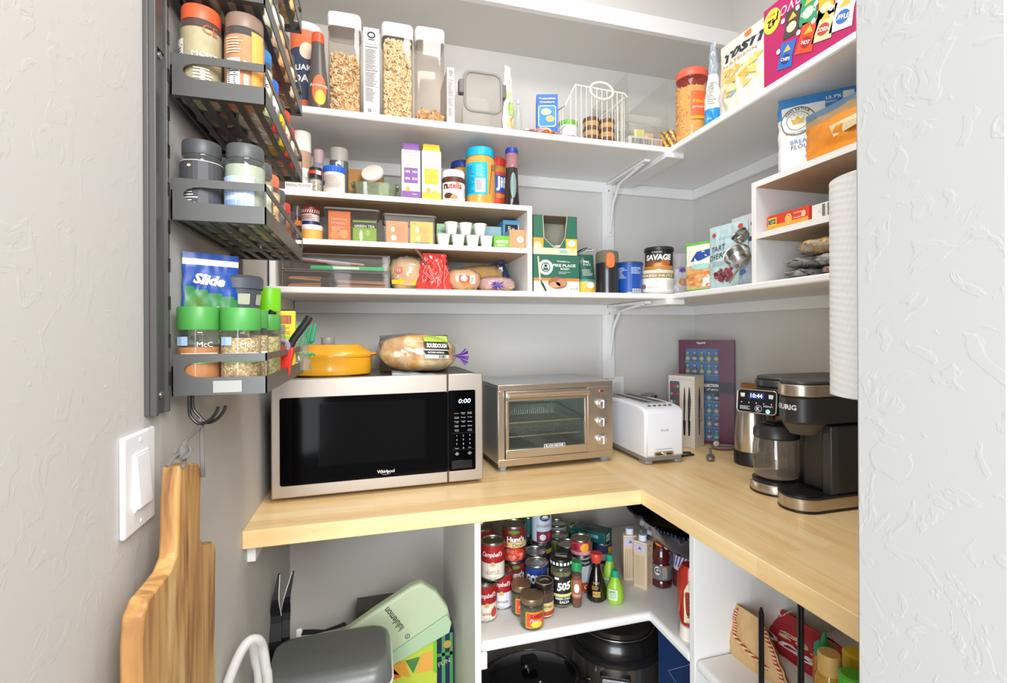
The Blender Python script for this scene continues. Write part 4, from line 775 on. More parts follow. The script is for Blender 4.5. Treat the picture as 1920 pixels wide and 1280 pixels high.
def knot(t):
    m = MB(); pm = M('7A3FB0', .3)
    for i in range(12):
        g = 2*PI*i/12+.2; L_ = .024+.008*math.sin(i*2.3); m.tube([(-.008, -.048, .018), (-.008+L_*.5*math.cos(g), -.052, .018+L_*.35*math.sin(g)), (-.008+L_*math.cos(g), -.045, max(.003, .018+L_*.6*math.sin(g)))], [.0015, .004, .0015], pm if i % 3 else M('B48AD8', .3), 6, flat=.5)
    m.obj('gathered_end', t); MB().tube([(-.016, -.054, .018), (-.008, -.057, .021), (.0, -.054, .015)], .0022, M('2E8A8A', .4), 6).obj('bag_clip', t)
bread('sliced_bread_bag', 'small loaf in a clear bag gathered into a purple tied end facing front', 'bread', ((x0+x1)/2, Y+.055, Z), (x1-x0)/2, .045, .024, M('E6C08A', .7, var=.1), 'E9D8E4', 4, p=2.5, slices=3, extra=knot)
# navy wrapper pinned at the right
x0 = onY(958, 495, Y+.02)[0]
pouch('navy_bread_bag', 'dark navy wrapper end with white letters leaning at the right side of the bottom level', 'bag', (x0+.000, Y+.125, Z+.045), .055, .065, .02, M('22345C', .35), rot=(0, -.35, 0), seed=51, wr=.006, art=lambda a, w, h: (a.txt('sta', 0, h*.5, .018, WHITE, 1, rot=1.2, bold=.03), a.rect(-w*.3, h*.75, w*.1, h*.84, M('D8432C', .5), 1)))
# ------------------------------------------------------------------ lower shelf right of the organiser
Z = S2; Y = 1.44; GRN = M('2F6B55', .5); KR = M('D9C8A8', .6); YEL = M('F2BE3A', .5)
def boxfront(pl, pr, pt, y, zb): x0, x1 = onY(pl, pt, y)[0], onY(pr, pt, y)[0]; return (x0+x1)/2, x1-x0, onY(pl, pt, y)[2]-zb
cx, w_, h_ = boxfront(1000, 1086, 476, Y, Z); w0 = w_; h0 = h_
def pike(a, w, h):
    a.rect(-w/2+.0005, 0, w/2-.0005, h*.30, M('E9E2D4', .6), 0); a.rect(-w/2+.0005, h*.30, w/2-.0005, h*.38, M('E2873A', .5), 1)
    a.disc(-w*.24, h*.66, w*.155, w*.155, WHITE, 2); a.ring(-w*.24, h*.66, w*.10, w*.10, w*.02, GRN, 3); a.poly([(-w*.30, h*.58), (-w*.18, h*.58), (-w*.21, h*.76), (-w*.27, h*.76)], GRN, 3)
    for k in range(5): a.poly([(-w*.24+w*.05*math.cos(q), h*.70+w*.05*math.sin(q)) for q in [PI/2+k*2*PI/5+e for e in (0, 2.5, 3.8)]], WHITE, 4)
    a.lines(-w*.0, h*.83, w*.3, h*.86, 1, WHITE); a.txt('STARBUCKS', w*.16, h*.82, h*.035, WHITE, 2, w=w*.26); a.txt('PIKE PLACE', w*.16, h*.72, h*.075, WHITE, 3, w=w*.50, bold=.03); a.txt('ROAST', w*.18, h*.63, h*.06, WHITE, 3, bold=.02); a.lines(w*.04, h*.50, w*.30, h*.57, 2, M('BFD0B8', .6))
    br = M('A5674A', .6); a.disc(w*.02, h*.25, w*.21, h*.16, br, 2); a.disc(w*.10, h*.26, w*.12, h*.10, M('C58A6A', .6), 3); a.disc(-w*.04, h*.20, w*.12, h*.08, M('C9A070', .6), 3); a.txt('K-CUP', w*.38, h*.10, h*.05, M('4A4540', .6), 3)
    a.poly([(-w*.42, h*.95), (-w*.39, h*.95), (-w*.34, h*.3), (-w*.24, h*.02), (-w*.30, h*.02), (-w*.38, h*.3)], KR, 4); a.poly([(-w*.36, h*.34), (-w*.28, h*.2), (-w*.22, h*.03), (-w*.26, h*.03), (-w*.34, h*.22)], M('27333B', .6), 5)
carton('coffee_pod_box', 'dark green coffee pod box with orange stripe, standing on the shelf', 'box', (cx, Y+.055, Z), w_, .11, h_, GRN, art=pike)
cx, w_, h_ = boxfront(1000, 1082, 402, Y, Z+h0)
t = thing('coffee_pod_box', 'open green and yellow coffee pod box with a scooped cut-out, stacked on top', 'box', (cx-.001, Y+.055, Z+h0+.0005)); w = w_; h = h_
cut = [(-w*.28+ w*.04*0, h), (-w*.26, h*.42), (-w*.05, h*.20), (.0, h*.18), (w*.10, h*.20), (w*.22, h*.45), (w*.27, h)]
m = MB(); outl = [(-w/2, 0), (w/2, 0), (w/2, h), (w*.27, h)]+cut[::-1][1:]+[(-w/2, h)]
def fr(pts, mat): m.prism(pts, -.055, -.0535, mat, 'y')
xs = [p[0] for p in cut]
for (xa, za), (xb, zb) in zip(cut[:-1], cut[1:]): m.add([(xa, -.055, 0), (xb, -.055, 0), (xb, -.055, zb), (xa, -.055, za)], [(0, 1, 2, 3)], GRN)
m.add([(-w/2, -.055, 0), (cut[0][0], -.055, 0), (cut[0][0], -.055, h), (-w/2, -.055, h)], [(0, 1, 2, 3)], GRN); m.add([(w*.27, -.055, 0), (w/2, -.055, 0), (w/2, -.055, h), (w*.27, -.055, h)], [(0, 1, 2, 3)], GRN)
m.box(-w/2, .054, 0, w/2, .055, h, M('A9A794', .7)); m.box(-w/2, -.055, 0, w/2, .055, .001, KR); m.box(-w/2, -.055, 0, -w/2+.001, .055, h, M('A08F72', .7)); m.box(w/2-.001, -.055, 0, w/2, .055, h, M('A08F72', .7)); m.box(-w/2, -.055, h-.001, w/2, .055, h, M('8E7E66', .7))
m.obj('carton', t, smooth=False)
m = MB(); m.tube([(x, -.0555, z) for x, z in cut], .0012, KR, 5); m.obj('torn_edge', t)
a = Art(FRONT(-.055)); a.poly([(-w/2, 0), (w/2, 0), (w/2, h*.17), (-w/2, h*.17)], M('E6DFBE', .6), 0); a.poly([(w*.24, h*.17), (w/2, h*.17), (w/2, h*.42), (w*.235, h*.42)], YEL, 0); a.poly([(-w/2, h*.17), (-w*.27, h*.17), (-w*.27, h*.42), (-w/2, h*.42)], M('F0A83A', .5), 0)
a.disc(w*.37, h*.30, w*.09, h*.08, WHITE, 1); a.disc(-w*.40, h*.22, w*.09, h*.10, M('CFE0B4', .6), 1); a.disc(-w*.15, h*.08, w*.12, h*.07, M('F4E3B0', .6), 2); a.disc(w*.18, h*.09, w*.10, h*.05, M('9DC7B8', .6), 2); a.disc(w*.40, h*.12, w*.06, h*.04, M('F3D46A', .6), 2); a.obj('printed_front', t)
pod = lambda x: tag(MB().lathe([(.016, 0), (.021, .026), (.023, .027), (.023, .030), (.001, .031)], WHITE, 20).obj('coffee_pod'), ('left' if x < 0 else 'right')+' white coffee pod showing in the cut-out of the open coffee box', 'coffee pod', 'coffee pods in the open box')
for x in (-.022, .024): pod(x).location = (cx+x, Y+.026, Z+h0+.002)
# coffee bag with folded top
x0, x1 = onY(1085, 500, Y)[0]+.003, onY(1118, 500, Y)[0]+.012; hb = onY(1085, 478, Y)[2]-Z
def cb(a, w, h): a.lines(-w*.26, h*.44, w*.3, h*.62, 8, M('B8C8BC', .6)); a.txt('PIKE', -w*.02, h*.80, h*.06, WHITE, 1, bold=.03); a.txt('PLACE', -w*.0, h*.73, h*.05, WHITE, 1); a.disc(w*.1, h*.2, w*.2, h*.08, WHITE, 1)
pouch('ground_coffee_bag', 'dark green and yellow coffee bag with a folded clipped top', 'bag', ((x0+x1)/2, Y+.035, Z), x1-x0, hb+.008, .055, lambda u, v: M('F0BE3C', .4) if v < .30 else (M('3F8A92', .4) if v < .34 else M('23584A', .35)), seed=61, art=cb, bottom=1.0, topw=.8, wr=.003)
bt = MB(); zc = onY(1100, 470, Y+.03)[2]; xc = (x0+x1)/2
for i in range(4): bt.tube([(xc-.035+.004*i, Y+.05, zc-.012), (xc-.01+.006*i, Y+.045, zc+.004), (xc+.012+.008*i, Y+.045, zc+.012-.002*i)], [.006, .007, .004], M(('1F2A28', 'A9A8A0', '2F3432', 'E4E2DC')[i], .3), 6, flat=.5)
tag(bt.obj('crumpled_foil_bag'), 'crumpled black and silver foil bag top behind the green coffee bag', 'bag')
# grinder
cx, w_, h_ = bk(1118, 1158, 470, Y+.035, Z); r = w_/2
t = thing('coffee_grinder', 'black electric coffee grinder with an orange push button', 'grinder', (cx, Y+.035, Z)); blk = M('26282A', .25, coat=.4)
MB().lathe([(r*.98, 0), (r, .006), (r*.97, .02), (r, h_*.4), (r*.98, h_*.70)], blk, 28).obj('grinder_body', t)
MB().lathe([(r*.96, h_*.70), (r*.96, h_*.90), (r*.90, h_*.97), (r*.4, h_), (.001, h_)], CLEAR('9C9A86', .55), 28, close=False).obj('grinder_lid', t)
MB().lathe([(r*.80, h_*.69), (r*.80, h_*.88), (.001, h_*.88)], M('8E8A78', .4, .5), 24).obj('grinder_bowl', t)
a = Art(ROUND(r*.99)); a.mb.prism([(x-r*.22, z+h_*.74) for x, z in rrect(-r*.36, -h_*.17, r*.36, h_*.17, r*.34)], -r*1.10, -r*.80, M('EF7F4E', .4), 'y'); a.mb.obj('push_button', t, bevel=.001)
MB().lathe([(r*.5, h_*.975), (r*.45, h_*1.01), (.001, h_*1.01)], M('8C8478', .3), 20).obj('lid_cap', t)
# blue can, jar of nuts and black can
cx, w_, h_ = bk(1160, 1203, 494, Y+.035, Z); r = w_/2
can('bright blue lidded can with white print between the grinder and the nut jar', (cx, Y+.04, Z), r, h_, M('1C4FA8', .35), name='blue_food_can', tab=False, rz=-.5, art=lambda a, r, h: (a.lines(-r*1.2, h*.5, -r*.2, h*.86, 9, M('C9D6EA', .5), 1), a.lines(r*.1, h*.64, r*1.0, h*.86, 5, M('C9D6EA', .5), 1), barcode(a, r*.2, .004, r*.95, h*.16, 1)))
t = bpy.data.objects['blue_food_can']; MB().lathe([(r*1.03, h_-.007), (r*1.04, h_+.001), (r, h_+.002), (.001, h_+.002)], M('23457E', .4), 28, close=False).obj('lid', t)
cx, w_, h_ = bk(1203, 1259, 509, Y+.035, Z); r = w_/2
def nutj(a, r, h): a.rect(-r*1.4, h*.10, r*1.4, h*.66, M('F1EFEF', .5), 0); a.rect(-r*1.4, h*.66, r*1.4, h*.86, M('A98A4E', .5), 0); a.txt('MIXED NUTS', 0, h*.76, h*.10, WHITE, 1, w=r*2.0, bold=.02); a.disc(-r*.75, h*.32, r*.14, h*.10, M('A9703A', .6), 1); a.txt('NET', .0, h*.55, h*.06, M('9AB8D8', .6), 1); a.lines(-r*.5, h*.25, r*.1, h*.32, 2, M('C9B9A6', .6)); a.lines(r*.6, h*.2, r*1.2, h*.6, 7, M('D0C4BC', .6))
jar('mixed_nut_jar', 'white-labelled nut jar with a gold band and flat cream lid', 'jar', (cx, Y+.038, Z), r, h_, M('E3DCC8', .4), h_*.12, None, M('D9D2C6', .35), neck=1.0, lr=r*1.02, shoulder=.02, art=nutj, rz=-.55)
zt = Z+h_; cx, w_, h_ = bk(1213, 1258, 467, Y+.035, zt); r = w_/2
def sav(a, r, h): a.rect(-r*1.5, 0.002, r*1.5, h*.20, M('C98A3C', .5), 0); a.disc(-r*.5, h*.30, r*.5, h*.13, M('8E4A2A', .6), 1); a.disc(r*.5, h*.32, r*.4, h*.13, M('B5642E', .6), 1); a.disc(0, h*.24, r*.5, h*.08, M('E0A860', .6), 1); a.txt('SAVAGE', 0, h*.56, h*.26, WHITE, 2, w=r*1.9, bold=.05, shear=.1); a.txt('STANDARD', -r*.1, h*.78, h*.06, WHITE, 2)
can('black snack tin lettered SAVAGE stacked on the nut jar', (cx+.001, Y+.038, zt+.001), r, h_, M('201D1C', .4), name='snack_tin', tab=False, art=sav, rz=-.6)
t = bpy.data.objects['snack_tin']; MB().lathe([(r*1.05, h_-.010), (r*1.06, h_-.001), (r*1.02, h_+.002), (.001, h_+.002)], M('2A2D2E', .35), 28, close=False).obj('lid', t)
# bags towards the corner: they lean along the right run (front edge at x = SX)
def zip_(px0, px1, pyt, x, d, label, mat, seed, art=None, cat='bag', name='snack_bag', rot=RZ+.12, **k):
    ya, yb = onX(px0, pyt, x)[1], onX(px1, pyt, x)[1]; hh = onX((px0+px1)/2, pyt, x)[2]-S2
    return pouch(name, label, cat, (x+d/2+.004, (ya+yb)/2, S2), ya-yb, hh, d, mat, rz=rot, seed=seed, art=art, **k)
y0 = 1.455; xa = onY(1256, 480, y0)[0]; xb = onY(1294, 480, y0)[0]
pouch('zip_snack_bag', 'clear zip bag with purple print and a few nuts beside the nut jar', 'bag', ((xa+xb)/2, y0+.02, S2), xb-xa, onY(1275, 474, y0)[2]-S2, .03, lambda u, v: CLEAR('F2EFF4', .62, .2) if v < .62 else CLEAR('F4F2F4', .8, .2), rz=-.25, seed=71, wr=.006,
      art=lambda a, w, h: (a.disc(-w*.25, h*.58, w*.10, h*.035, M('6A4A9C', .5), 1), a.disc(w*.22, h*.60, w*.16, h*.05, M('6A4A9C', .5), 1), a.disc(w*.22, h*.32, w*.2, h*.09, M('B9855A', .7), 1), a.txt('raw', w*.2, h*.66, h*.05, M('6A4A9C', .5), 2)))
def cheese(a, w, h):
    a.poly([(-w*.32, h*.62), (-w*.1, h*.80), (w*.36, h*.84), (w*.36, h*.72), (0, h*.62)], M('2B4FA0', .5), 2); a.txt('Fu', w*.12, h*.75, h*.11, M('F3EFE0', .5), 3, bold=.03, shear=.2)
    rn = random.Random(4)
    for i in range(26): a.disc(rn.uniform(-w*.40, w*.42), rn.uniform(h*.12, h*.42), w*.085, h*.035, M(rn.choice(('E89A4A', 'D97F34', 'F2B468')), .6), 1+i % 3, n=10, rings=1)
    a.poly([(w*.12, h*.10), (w*.42, h*.10), (w*.40, h*.26), (w*.28, h*.33), (w*.14, h*.24)], WHITE, 5); a.disc(w*.05, h*.50, w*.3, h*.06, M('A9D8CC', .5), 1)
zip_(1284, 1327, 452, .985, .035, 'green and white snack bag with orange puffs printed low down', lambda u, v: M('6CC05A', .35) if (v < .07 or v > .93 or u < .04) else (M('EEF0DE', .35) if v > .52 else M('E2B98A', .4)), 72, cheese, rot=RZ+.35, wr=.005)
def tart(a, w, h):
    g = M('4A4E52', .6); a.txt('TART', -w*.20, h*.64, h*.09, g, 2, w=w*.40, rot=.10, bold=.01); a.txt('CHERRIES', -w*.10, h*.52, h*.09, g, 2, w=w*.72, rot=.10, bold=.01); a.txt('delicious', 0, h*.80, h*.06, M('A8C4C6', .6), 1, shear=.3)
    a.lines(-w*.3, h*.36, w*.1, h*.44, 3, M('9DB4B8', .6)); rn = random.Random(6)
    for i in range(34): q = rn.uniform(0, 6.28); s = rn.uniform(0, 1)**.5; a.disc(w*.02+w*.26*s*math.cos(q), h*.21+h*.10*s*math.sin(q), w*.055, h*.028, M(rn.choice(('8E3A42', '6E2630', 'A85058', '7A4A50')), .5), 1+i % 4, n=9, rings=1)
    for x, z in ((-.34, .86), (.36, .38), (.34, .92)): a.disc(w*x, h*z, w*.06, h*.035, M('CC4A3C', .5), 2, n=10, rings=1)
zip_(1322, 1384, 418, .985, .045, 'tall pale blue pouch lettered TART CHERRIES', M('C2DADC', .45), 73, tart, name='cherry_pouch', cat='pouch', rot=RZ+.12, wr=.005, nu=30, nv=40)
def dots(a, w, h): a.disc(w*.0, h*.80, w*.16, h*.055, M('3C78B8', .4), 1); a.disc(-w*.3, h*.72, w*.07, h*.05, M('D9483A', .5), 1); a.disc(w*.3, h*.86, w*.06, h*.03, M('A8444C', .5), 1); a.disc(w*.26, h*.66, w*.14, h*.03, M('3A4A6C', .5), 1); a.disc(-w*.05, h*.64, w*.10, h*.03, M('8E3A42', .5), 1); a.disc(w*.4, h*.74, w*.05, h*.04, M('D9483A', .5), 1)
zip_(1358, 1409, 402, 1.065, .05, 'white pouch dotted with red berries behind the measuring cups', M('EDE9EC', .4), 74, dots, name='berry_pouch', cat='pouch', rot=RZ, wr=.005)
zip_(1376, 1407, 488, .99, .03, 'clear bag with blue print under the measuring cups', CLEAR('E9EEF6', .5, .2), 75, lambda a, w, h: (a.disc(-w*.1, h*.55, w*.25, h*.12, M('5A7FC4', .4), 1), a.disc(-w*.25, h*.85, w*.12, h*.08, M('C9483C', .5), 1)), rot=RZ, wr=.006)
# nested steel measuring cups leaning against the pouches
p = onX(1388, 474, .972); CUPM = M('C4C2BE', .22, 1.0)
qq = Vector((-.62, -.30, .42)).to_track_quat('Z', 'Y').to_euler(); r = .034
t = thing('measuring_cup', 'large shiny steel measuring cup leaning on the pouches beside the right organiser', 'cup', (p[0]-.018, p[1]-.006, p[2]-.006), rot=qq)
MB().lathe([(.001, -.030), (r*.80, -.030), (r*.92, -.022), (r, 0), (r*1.06, .0005), (r*.97, -.001), (r*.89, -.020), (r*.7, -.027), (.001, -.027)], CUPM, 36, close=False).obj('cup_bowl', t); Ri = qq.to_matrix().inverted(); MB().tube(smooth([Ri @ Vector(v) for v in ((0, -.012, -.030), (-.006, -.010, -.045), (-.010, .004, -.062), (-.006, .020, -.074))]), .0035, CUPM, 8, flat=.5).obj('handle', t)
r = .022; p = onX(1394, 446, .972)
t = thing('measuring_cup', 'smaller steel measuring cup nested above the large one', 'cup', (p[0]-.012, p[1]+.004, p[2]+.012), rot=Vector((-.62, .0, .5)).to_track_quat('Z', 'Y').to_euler())
MB().lathe([(.001, -.022), (r*.80, -.022), (r*.92, -.017), (r, 0), (r*1.06, .0005), (r*.97, -.001), (r*.89, -.015), (r*.7, -.019), (.001, -.019)], CUPM, 36, close=False).obj('cup_bowl', t)
# ------------------------------------------------------------------ right organiser (opens towards the room) and what is in it
xo = .958; yl = onX(1409, 440, xo)[1]; Wd = yl-(JY1+.02); OT2 = onX(1411, 343, xo)[2]; OM2 = onX(1420, 437, xo)[2]
organiser('white two-level organiser against the right wall beside the paper towels', (xo+.12, yl-Wd/2, S2), Wd, .24, OT2-S2, OM2-S2, RZ)
def onr(px, py, x=xo): return onX(px, py, x)
# flour bag
x = .968; W = .165; Hh = .198
def fl(a, w, h):
    b1 = M('3F86C8', .45); a.poly([(-w*.48, h*.02), (w*.48, h*.02), (w*.48, h*.16), (0, h*.15), (-w*.48, h*.09)], b1, 1); L0 = -w*.24
    a.disc(L0, h*.66, w*.225, w*.225, PAPER, 2, n=32); a.ring(L0, h*.66, w*.225, w*.225, .0022, M('5A5A44', .5), 3, 36); a.ring(L0, h*.66, w*.15, w*.15, .0014, M('5A5A44', .5), 3, 30)
    a.txt('KING ARTHUR', L0, h*.66+w*.187, w*.042, M('5A5438', .5), 4, w=w*.36, arc=w*.187, bold=.02); a.txt('BAKING COMPANY', L0, h*.66-w*.187, w*.030, M('5A5438', .5), 4, w=w*.30)
    a.poly([(L0-w*.07, h*.62), (L0+w*.07, h*.62), (L0+w*.085, h*.70), (L0+w*.04, h*.67), (L0, h*.73), (L0-w*.04, h*.67), (L0-w*.085, h*.70)], M('E2B83A', .5), 4)
    for k in range(5): q = PI*(.2+.15*k); a.poly([(L0+w*.10*math.cos(q)-.001, h*.67+w*.09*math.sin(q)), (L0+w*.10*math.cos(q)+.001, h*.67+w*.09*math.sin(q)), (L0+w*.125*math.cos(q), h*.67+w*.125*math.sin(q))], M('5A5438', .5), 4)
    a.txt('BREAD', -w*.20, h*.385, h*.055, M('4C78C4', .5), 2, w=w*.28); a.txt('FLOUR', -w*.19, h*.315, h*.055, M('33363A', .5), 2, w=w*.28); a.ring(-w*.02, h*.22, w*.36, h*.045, .0006, M('A9B2B8', .5), 2)
    a.txt('12.7%', w*.22, h*.90, h*.045, WHITE, 2, w=w*.2, bold=.02); a.lines(w*.12, h*.83, w*.32, h*.86, 2, WHITE); a.rect(w*.33, h*.86, w*.47, h*.95, PAPER, 2); a.rect(0, h*.08, w*.14, h*.15, PAPER, 3); a.txt('SINCE 1790', -w*.2, h*.44, h*.014, M('6A8AB0', .5), 2)
pouch('flour_bag', 'white and blue paper bag of bread flour standing on the right organiser', 'bag', (1.055, .950, OT2), W, Hh, .085, lambda u, v: M('3F86C8', .45) if v > .86 or (v > .72 and (u > .62 or u < .06)) else M('EFEEEC', .5), rz=-.80, seed=81, wr=.004, art=fl, bottom=.95, nu=36, nv=46, pw=.32)
# zip bag of orange powder
x = .962; ya, yb = onr(1486, 260, x)[1], JY1+.045; zt = onr(1500, 208, x)[2]; W = ya-yb; Hh = zt-OT2
def powd(a, w, h):
    s = M('E6CFA6', .6); a.poly([(-w*.32, h*.30), (-w*.12, h*.40), (w*.30, h*.50), (w*.32, h*.70), (w*.0, h*.66), (-w*.34, h*.52)], s, 3)
    a.txt('Jalapeno 965', -w*.02, h*.57, h*.10, M('5A3A22', .6), 5, w=w*.50, shear=.2, rot=.16); a.txt('Hot', -w*.04, h*.45, h*.11, M('2A2A2A', .6), 5, rot=.12, shear=.1); a.poly([(-w*.16, h*.10), (w*.36, h*.16), (w*.36, h*.27), (-w*.16, h*.21)], WHITE, 3)
pouch('spice_powder_bag', 'plump zip bag of bright orange spice powder with a handwritten label', 'bag', (x+.042, (ya+yb)/2, OT2), W, Hh, .07, lambda u, v: M('E08A1E', .5, var=.12, vscale=30) if v < .72 else (CLEAR('D9B27A', .45, .15) if v < .86 else CLEAR('8FAFC8', .6, .15)), rz=RZ, seed=82, wr=.012, art=powd, bottom=1.0, pname='handwritten_label', nu=36, nv=34)
# crackers on the middle level
ya, yb = onr(1429, 410)[1], onr(1506, 410)[1]; hh = onr(1429, 406)[2]-OM2
def ritz(a, w, h): a.rect(-w/2+.0003, 0, w/2-.0003, h*.35, M('F0A83A', .5), 0); a.rect(-w*.46, h*.30, -w*.24, h*.82, M('F2D22E', .4), 1); a.txt('RITZ', -w*.35, h*.56, h*.30, M('1D3F94', .4), 2, w=w*.19, bold=.05); a.disc(w*.05, h*.50, w*.085, h*.32, M('F2C26A', .6), 1); a.ring(w*.05, h*.5, w*.06, h*.22, .001, M('D99A3C', .6), 2); a.txt('ORIGINAL', w*.27, h*.74, h*.10, WHITE, 1, w=w*.2); a.disc(w*.40, h*.58, w*.05, h*.20, M('F4C8A8', .5), 1); a.txt('CRACKERS', w*.26, h*.45, h*.10, WHITE, 1, w=w*.2)
carton('cracker_box', 'long red cracker box with a yellow emblem on the middle level of the right organiser', 'box', (xo+.045, (ya+yb)/2, OM2), ya-yb, .06, hh, M('E0452A', .5), rz=RZ, art=ritz)
yc = yb-.004; yd = JY1+.06
carton('snack_bar_box', 'white box with nutrition print and a red torn top beside the cracker box', 'box', (xo+.07, (yc+yd)/2, OM2), yc-yd, .10, hh*.92, M('ECE7E2', .6), rz=RZ, art=lambda a, w, h: (a.ring(-w*.1, h*.5, w*.36, h*.44, .0006, INK, 1), a.lines(-w*.44, h*.1, -w*.05, h*.9, 14, M('77726E', .6), vertical=True), a.lines(w*.02, h*.1, w*.2, h*.9, 8, M('77726E', .6)), a.rect(w*.3, h*.1, w*.31, h*.9, INK, 1)), side={'T': lambda a, w, h: a.rect(-.05, -.03, .05, .03, M('9E2A2A', .5), 0)})
pouch('chocolate_packet', 'crumpled dark red packet lying on top of the white snack bar box', 'packet', (xo+.045, (yc+yd)/2+.03, OM2+hh*.92+.001), .09, .020, .05, lambda u, v: M('B02F2C', .4) if (u*5) % 1 < .6 else M('3A1418', .4), rz=RZ, seed=84, wr=.008, nu=14, nv=8)
# soft bags on its bottom level
def softbag(name, label, px0, px1, pyc, hz, mat, seed, z, x=xo+.055, d=.05, nz=.35, ns=9, wrap=None):
    ya, yb = onr(px0, pyc, x-d)[1], onr(px1, pyc, x-d)[1]; t = thing(name, label, 'bag', (x, (ya+yb)/2, z), RZ)
    MB().blob((ya-yb)/2, d, hz/2, mat, (0, 0, hz/2), 30, 16, 2.3, nz, ns, seed).obj('filling', t, angle=1.4)
    MB().blob((ya-yb)/2*1.05, d*1.06, hz/2*1.04, wrap or CLEAR('EEEAE4', .72, .12, spec=1.5), (0, 0, hz/2*1.04), 34, 18, 2.2, nz*.7, ns*1.3, seed+3).obj('plastic_wrap', t, angle=1.4); return t
softbag('gray_grain_bag', 'dark grey bag of seeds lying lowest at the left of the right organiser', 1456, 1512, 510, .024, SPECK('8A8884', '4E4C4A', 200), 5, S2, nz=.3)
softbag('gray_grain_bag', 'dark grey bag of seeds stacked above its twin in the right organiser', 1459, 1516, 492, .026, SPECK('8A8884', '4E4C4A', 200), 6, S2+.0255, nz=.3)
softbag('walnut_bag', 'tan bag of oats or nuts on top of the grey bags in the right organiser', 1478, 1566, 470, .036, SPECK('D9B878', 'A5814A', 130), 7, S2+.0525, nz=.3)
softbag('red_bean_bag', 'small brick red bag at the right of the grey bags', 1530, 1580, 515, .022, M('A8483A', .5), 8, S2, nz=.2)
softbag('clear_snack_bag', 'crinkled clear bag with blue print above the brick red bag', 1516, 1585, 500, .026, CLEAR('D6D2D4', .4), 9, S2+.0235, nz=.4)
pouch('empty_clear_bag', 'crumpled empty clear bag drooping over the tan bag', 'bag', (xo+.05, onr(1555, 450)[1], S2+.090), .07, .030, .03, CLEAR('DDD6D2', .6, .1), rz=RZ, seed=85, wr=.02, nu=16, nv=12)
# ------------------------------------------------------------------ paper towels on the front wall
t = thing('paper_towel_roll', 'upright white quilted paper towel roll mounted beside the doorway', 'paper towel', (.606, .444, 1.338-.082)); r = .062; hr = .272
m = MB(); n = 56
def pt(u, v):
    g = 2*PI*u; d = .00035*math.sin(g*26+v*60)*math.sin(v*150-g*19); e = min(1, min(v, 1-v)*16+.90); rr = (r+d)*min(1, e)
    return (rr*math.cos(g), rr*math.sin(g), v*hr)
m.grid(pt, 180, 150, M('F0EEEC', .85)); m.lathe([(r*.9, hr), (.02, hr), (.02, 0), (r*.9, 0)], M('E9E7E4', .85), 40, close=False); m.obj('paper', t, angle=1.2)
MB().lathe([(.0195, -.012), (.0195, hr+.012)], M('B9A58A', .8), 20).obj('cardboard_core', t)
m = MB(); m.box(-.012, -.012, -.016, .012, .0, -.0125, WHITE) if 0 else None
for z in (-.018, hr+.012): m.box(-.02, -.088, z, .02, .02, z+.006, WHITE)
m.box(-.02, -.0895, -.018, .02, -.086, hr+.018, WHITE); m.obj('holder', t, bevel=.002)
# ------------------------------------------------------------------ microwave
MX0, MX1, MY, MD = -.2525, .2905, 1.328, .36; mw = MX1-MX0; mh = .300; mz = CT+.010
t = thing('microwave_oven', 'large stainless microwave with a black glass door on the wooden counter', 'microwave', ((MX0+MX1)/2, 0, mz), 0); t.location.y = MY+MD/2+.008; t.rotation_euler.z = .031
sat = M('B9AFA5', .42, .85, bump=.04, bscale=220, stretch=(1, 40, 40)); gb = M('050506', .07); gb.node_tree.nodes['Principled BSDF'].inputs['Specular IOR Level'].default_value = .06; x0, x1 = -mw/2, mw/2; y = -MD/2; xs = x0+mw*.817
MB().box(x0+.004, y+.012, 0, x1-.004, -y, mh-.004, M('4A4846', .4, .3)).obj('casing', t, bevel=.003)
MB().box(x0, y, .0, xs-.0008, y+.014, mh, sat).obj('door', t, bevel=.003)
MB().box(xs+.0008, y, .0, x1, y+.014, mh, sat).obj('control_frame', t, bevel=.003)
gx0, gz0, gz1 = x0+.020, .031, mh-.048
MB().prism(rrect(gx0, gz0, xs-.0008, gz1, .006), y-.0012, y+.002, gb, 'y').obj('door_glass', t)
gb2 = M('08080A', .7); gb2.node_tree.nodes['Principled BSDF'].inputs['Specular IOR Level'].default_value = .1; wn = M('0B0B0D', .12); wn.node_tree.nodes['Principled BSDF'].inputs['Specular IOR Level'].default_value = .05; m = MB(); m.prism(rrect(gx0+.090, gz0+.042, xs-.060, gz1-.015, .006), y-.0016, y-.0011, wn, 'y')
for i in range(70): xx = gx0+.095+(xs-.065-gx0-.095)*i/70; m.box(xx, y-.0019, gz0+.046, xx+.0018, y-.0015, gz1-.02, gb2)
m.obj('door_window', t)
px1 = x1-.022; MB().prism(rrect(xs+.0012, gz0, px1, gz1+.002, .004), y-.0012, y+.002, gb, 'y').obj('control_panel', t)
a = Art(FRONT(y-.0012)); cxp = (xs+px1)/2+.004; pw_ = px1-xs; wh = M('D8D8DA', .5)
a.txt('0:00', cxp+.004, gz1-.028, .0125, M('BFE0FF', .5, emit=1.6), 1, w=.034, shear=.15)
lab = (('Popcorn', 'Dinner\nPlate', 'Baked\nPotato'), ('Frozen\nEntree', 'Beverage', 'Soup'), ('Fresh\nVeg', 'Frozen\nVeg', 'Reheat'), ('Soften\nMelt', 'Steam', 'Defrost'), ('Cook\nTime', '', 'Cook\nPower'))
for r_, row in enumerate(lab):
    for c_, s in enumerate(row):
        if s: a.txt(s, cxp+(c_-1)*.0185, gz1-.062-r_*.0118, .0055 if '\n' in s else .003, wh, 1, w=.0125)
for k, s in enumerate(('1', '2', '3', '4', '5', '6', '7', '8', '9', 'Cancel', '0', 'Start')): a.txt(s, cxp+(k % 3-1)*.0185, gz1-.124-(k//3)*.0115, .0048 if len(s) < 2 else .0028, wh, 1)
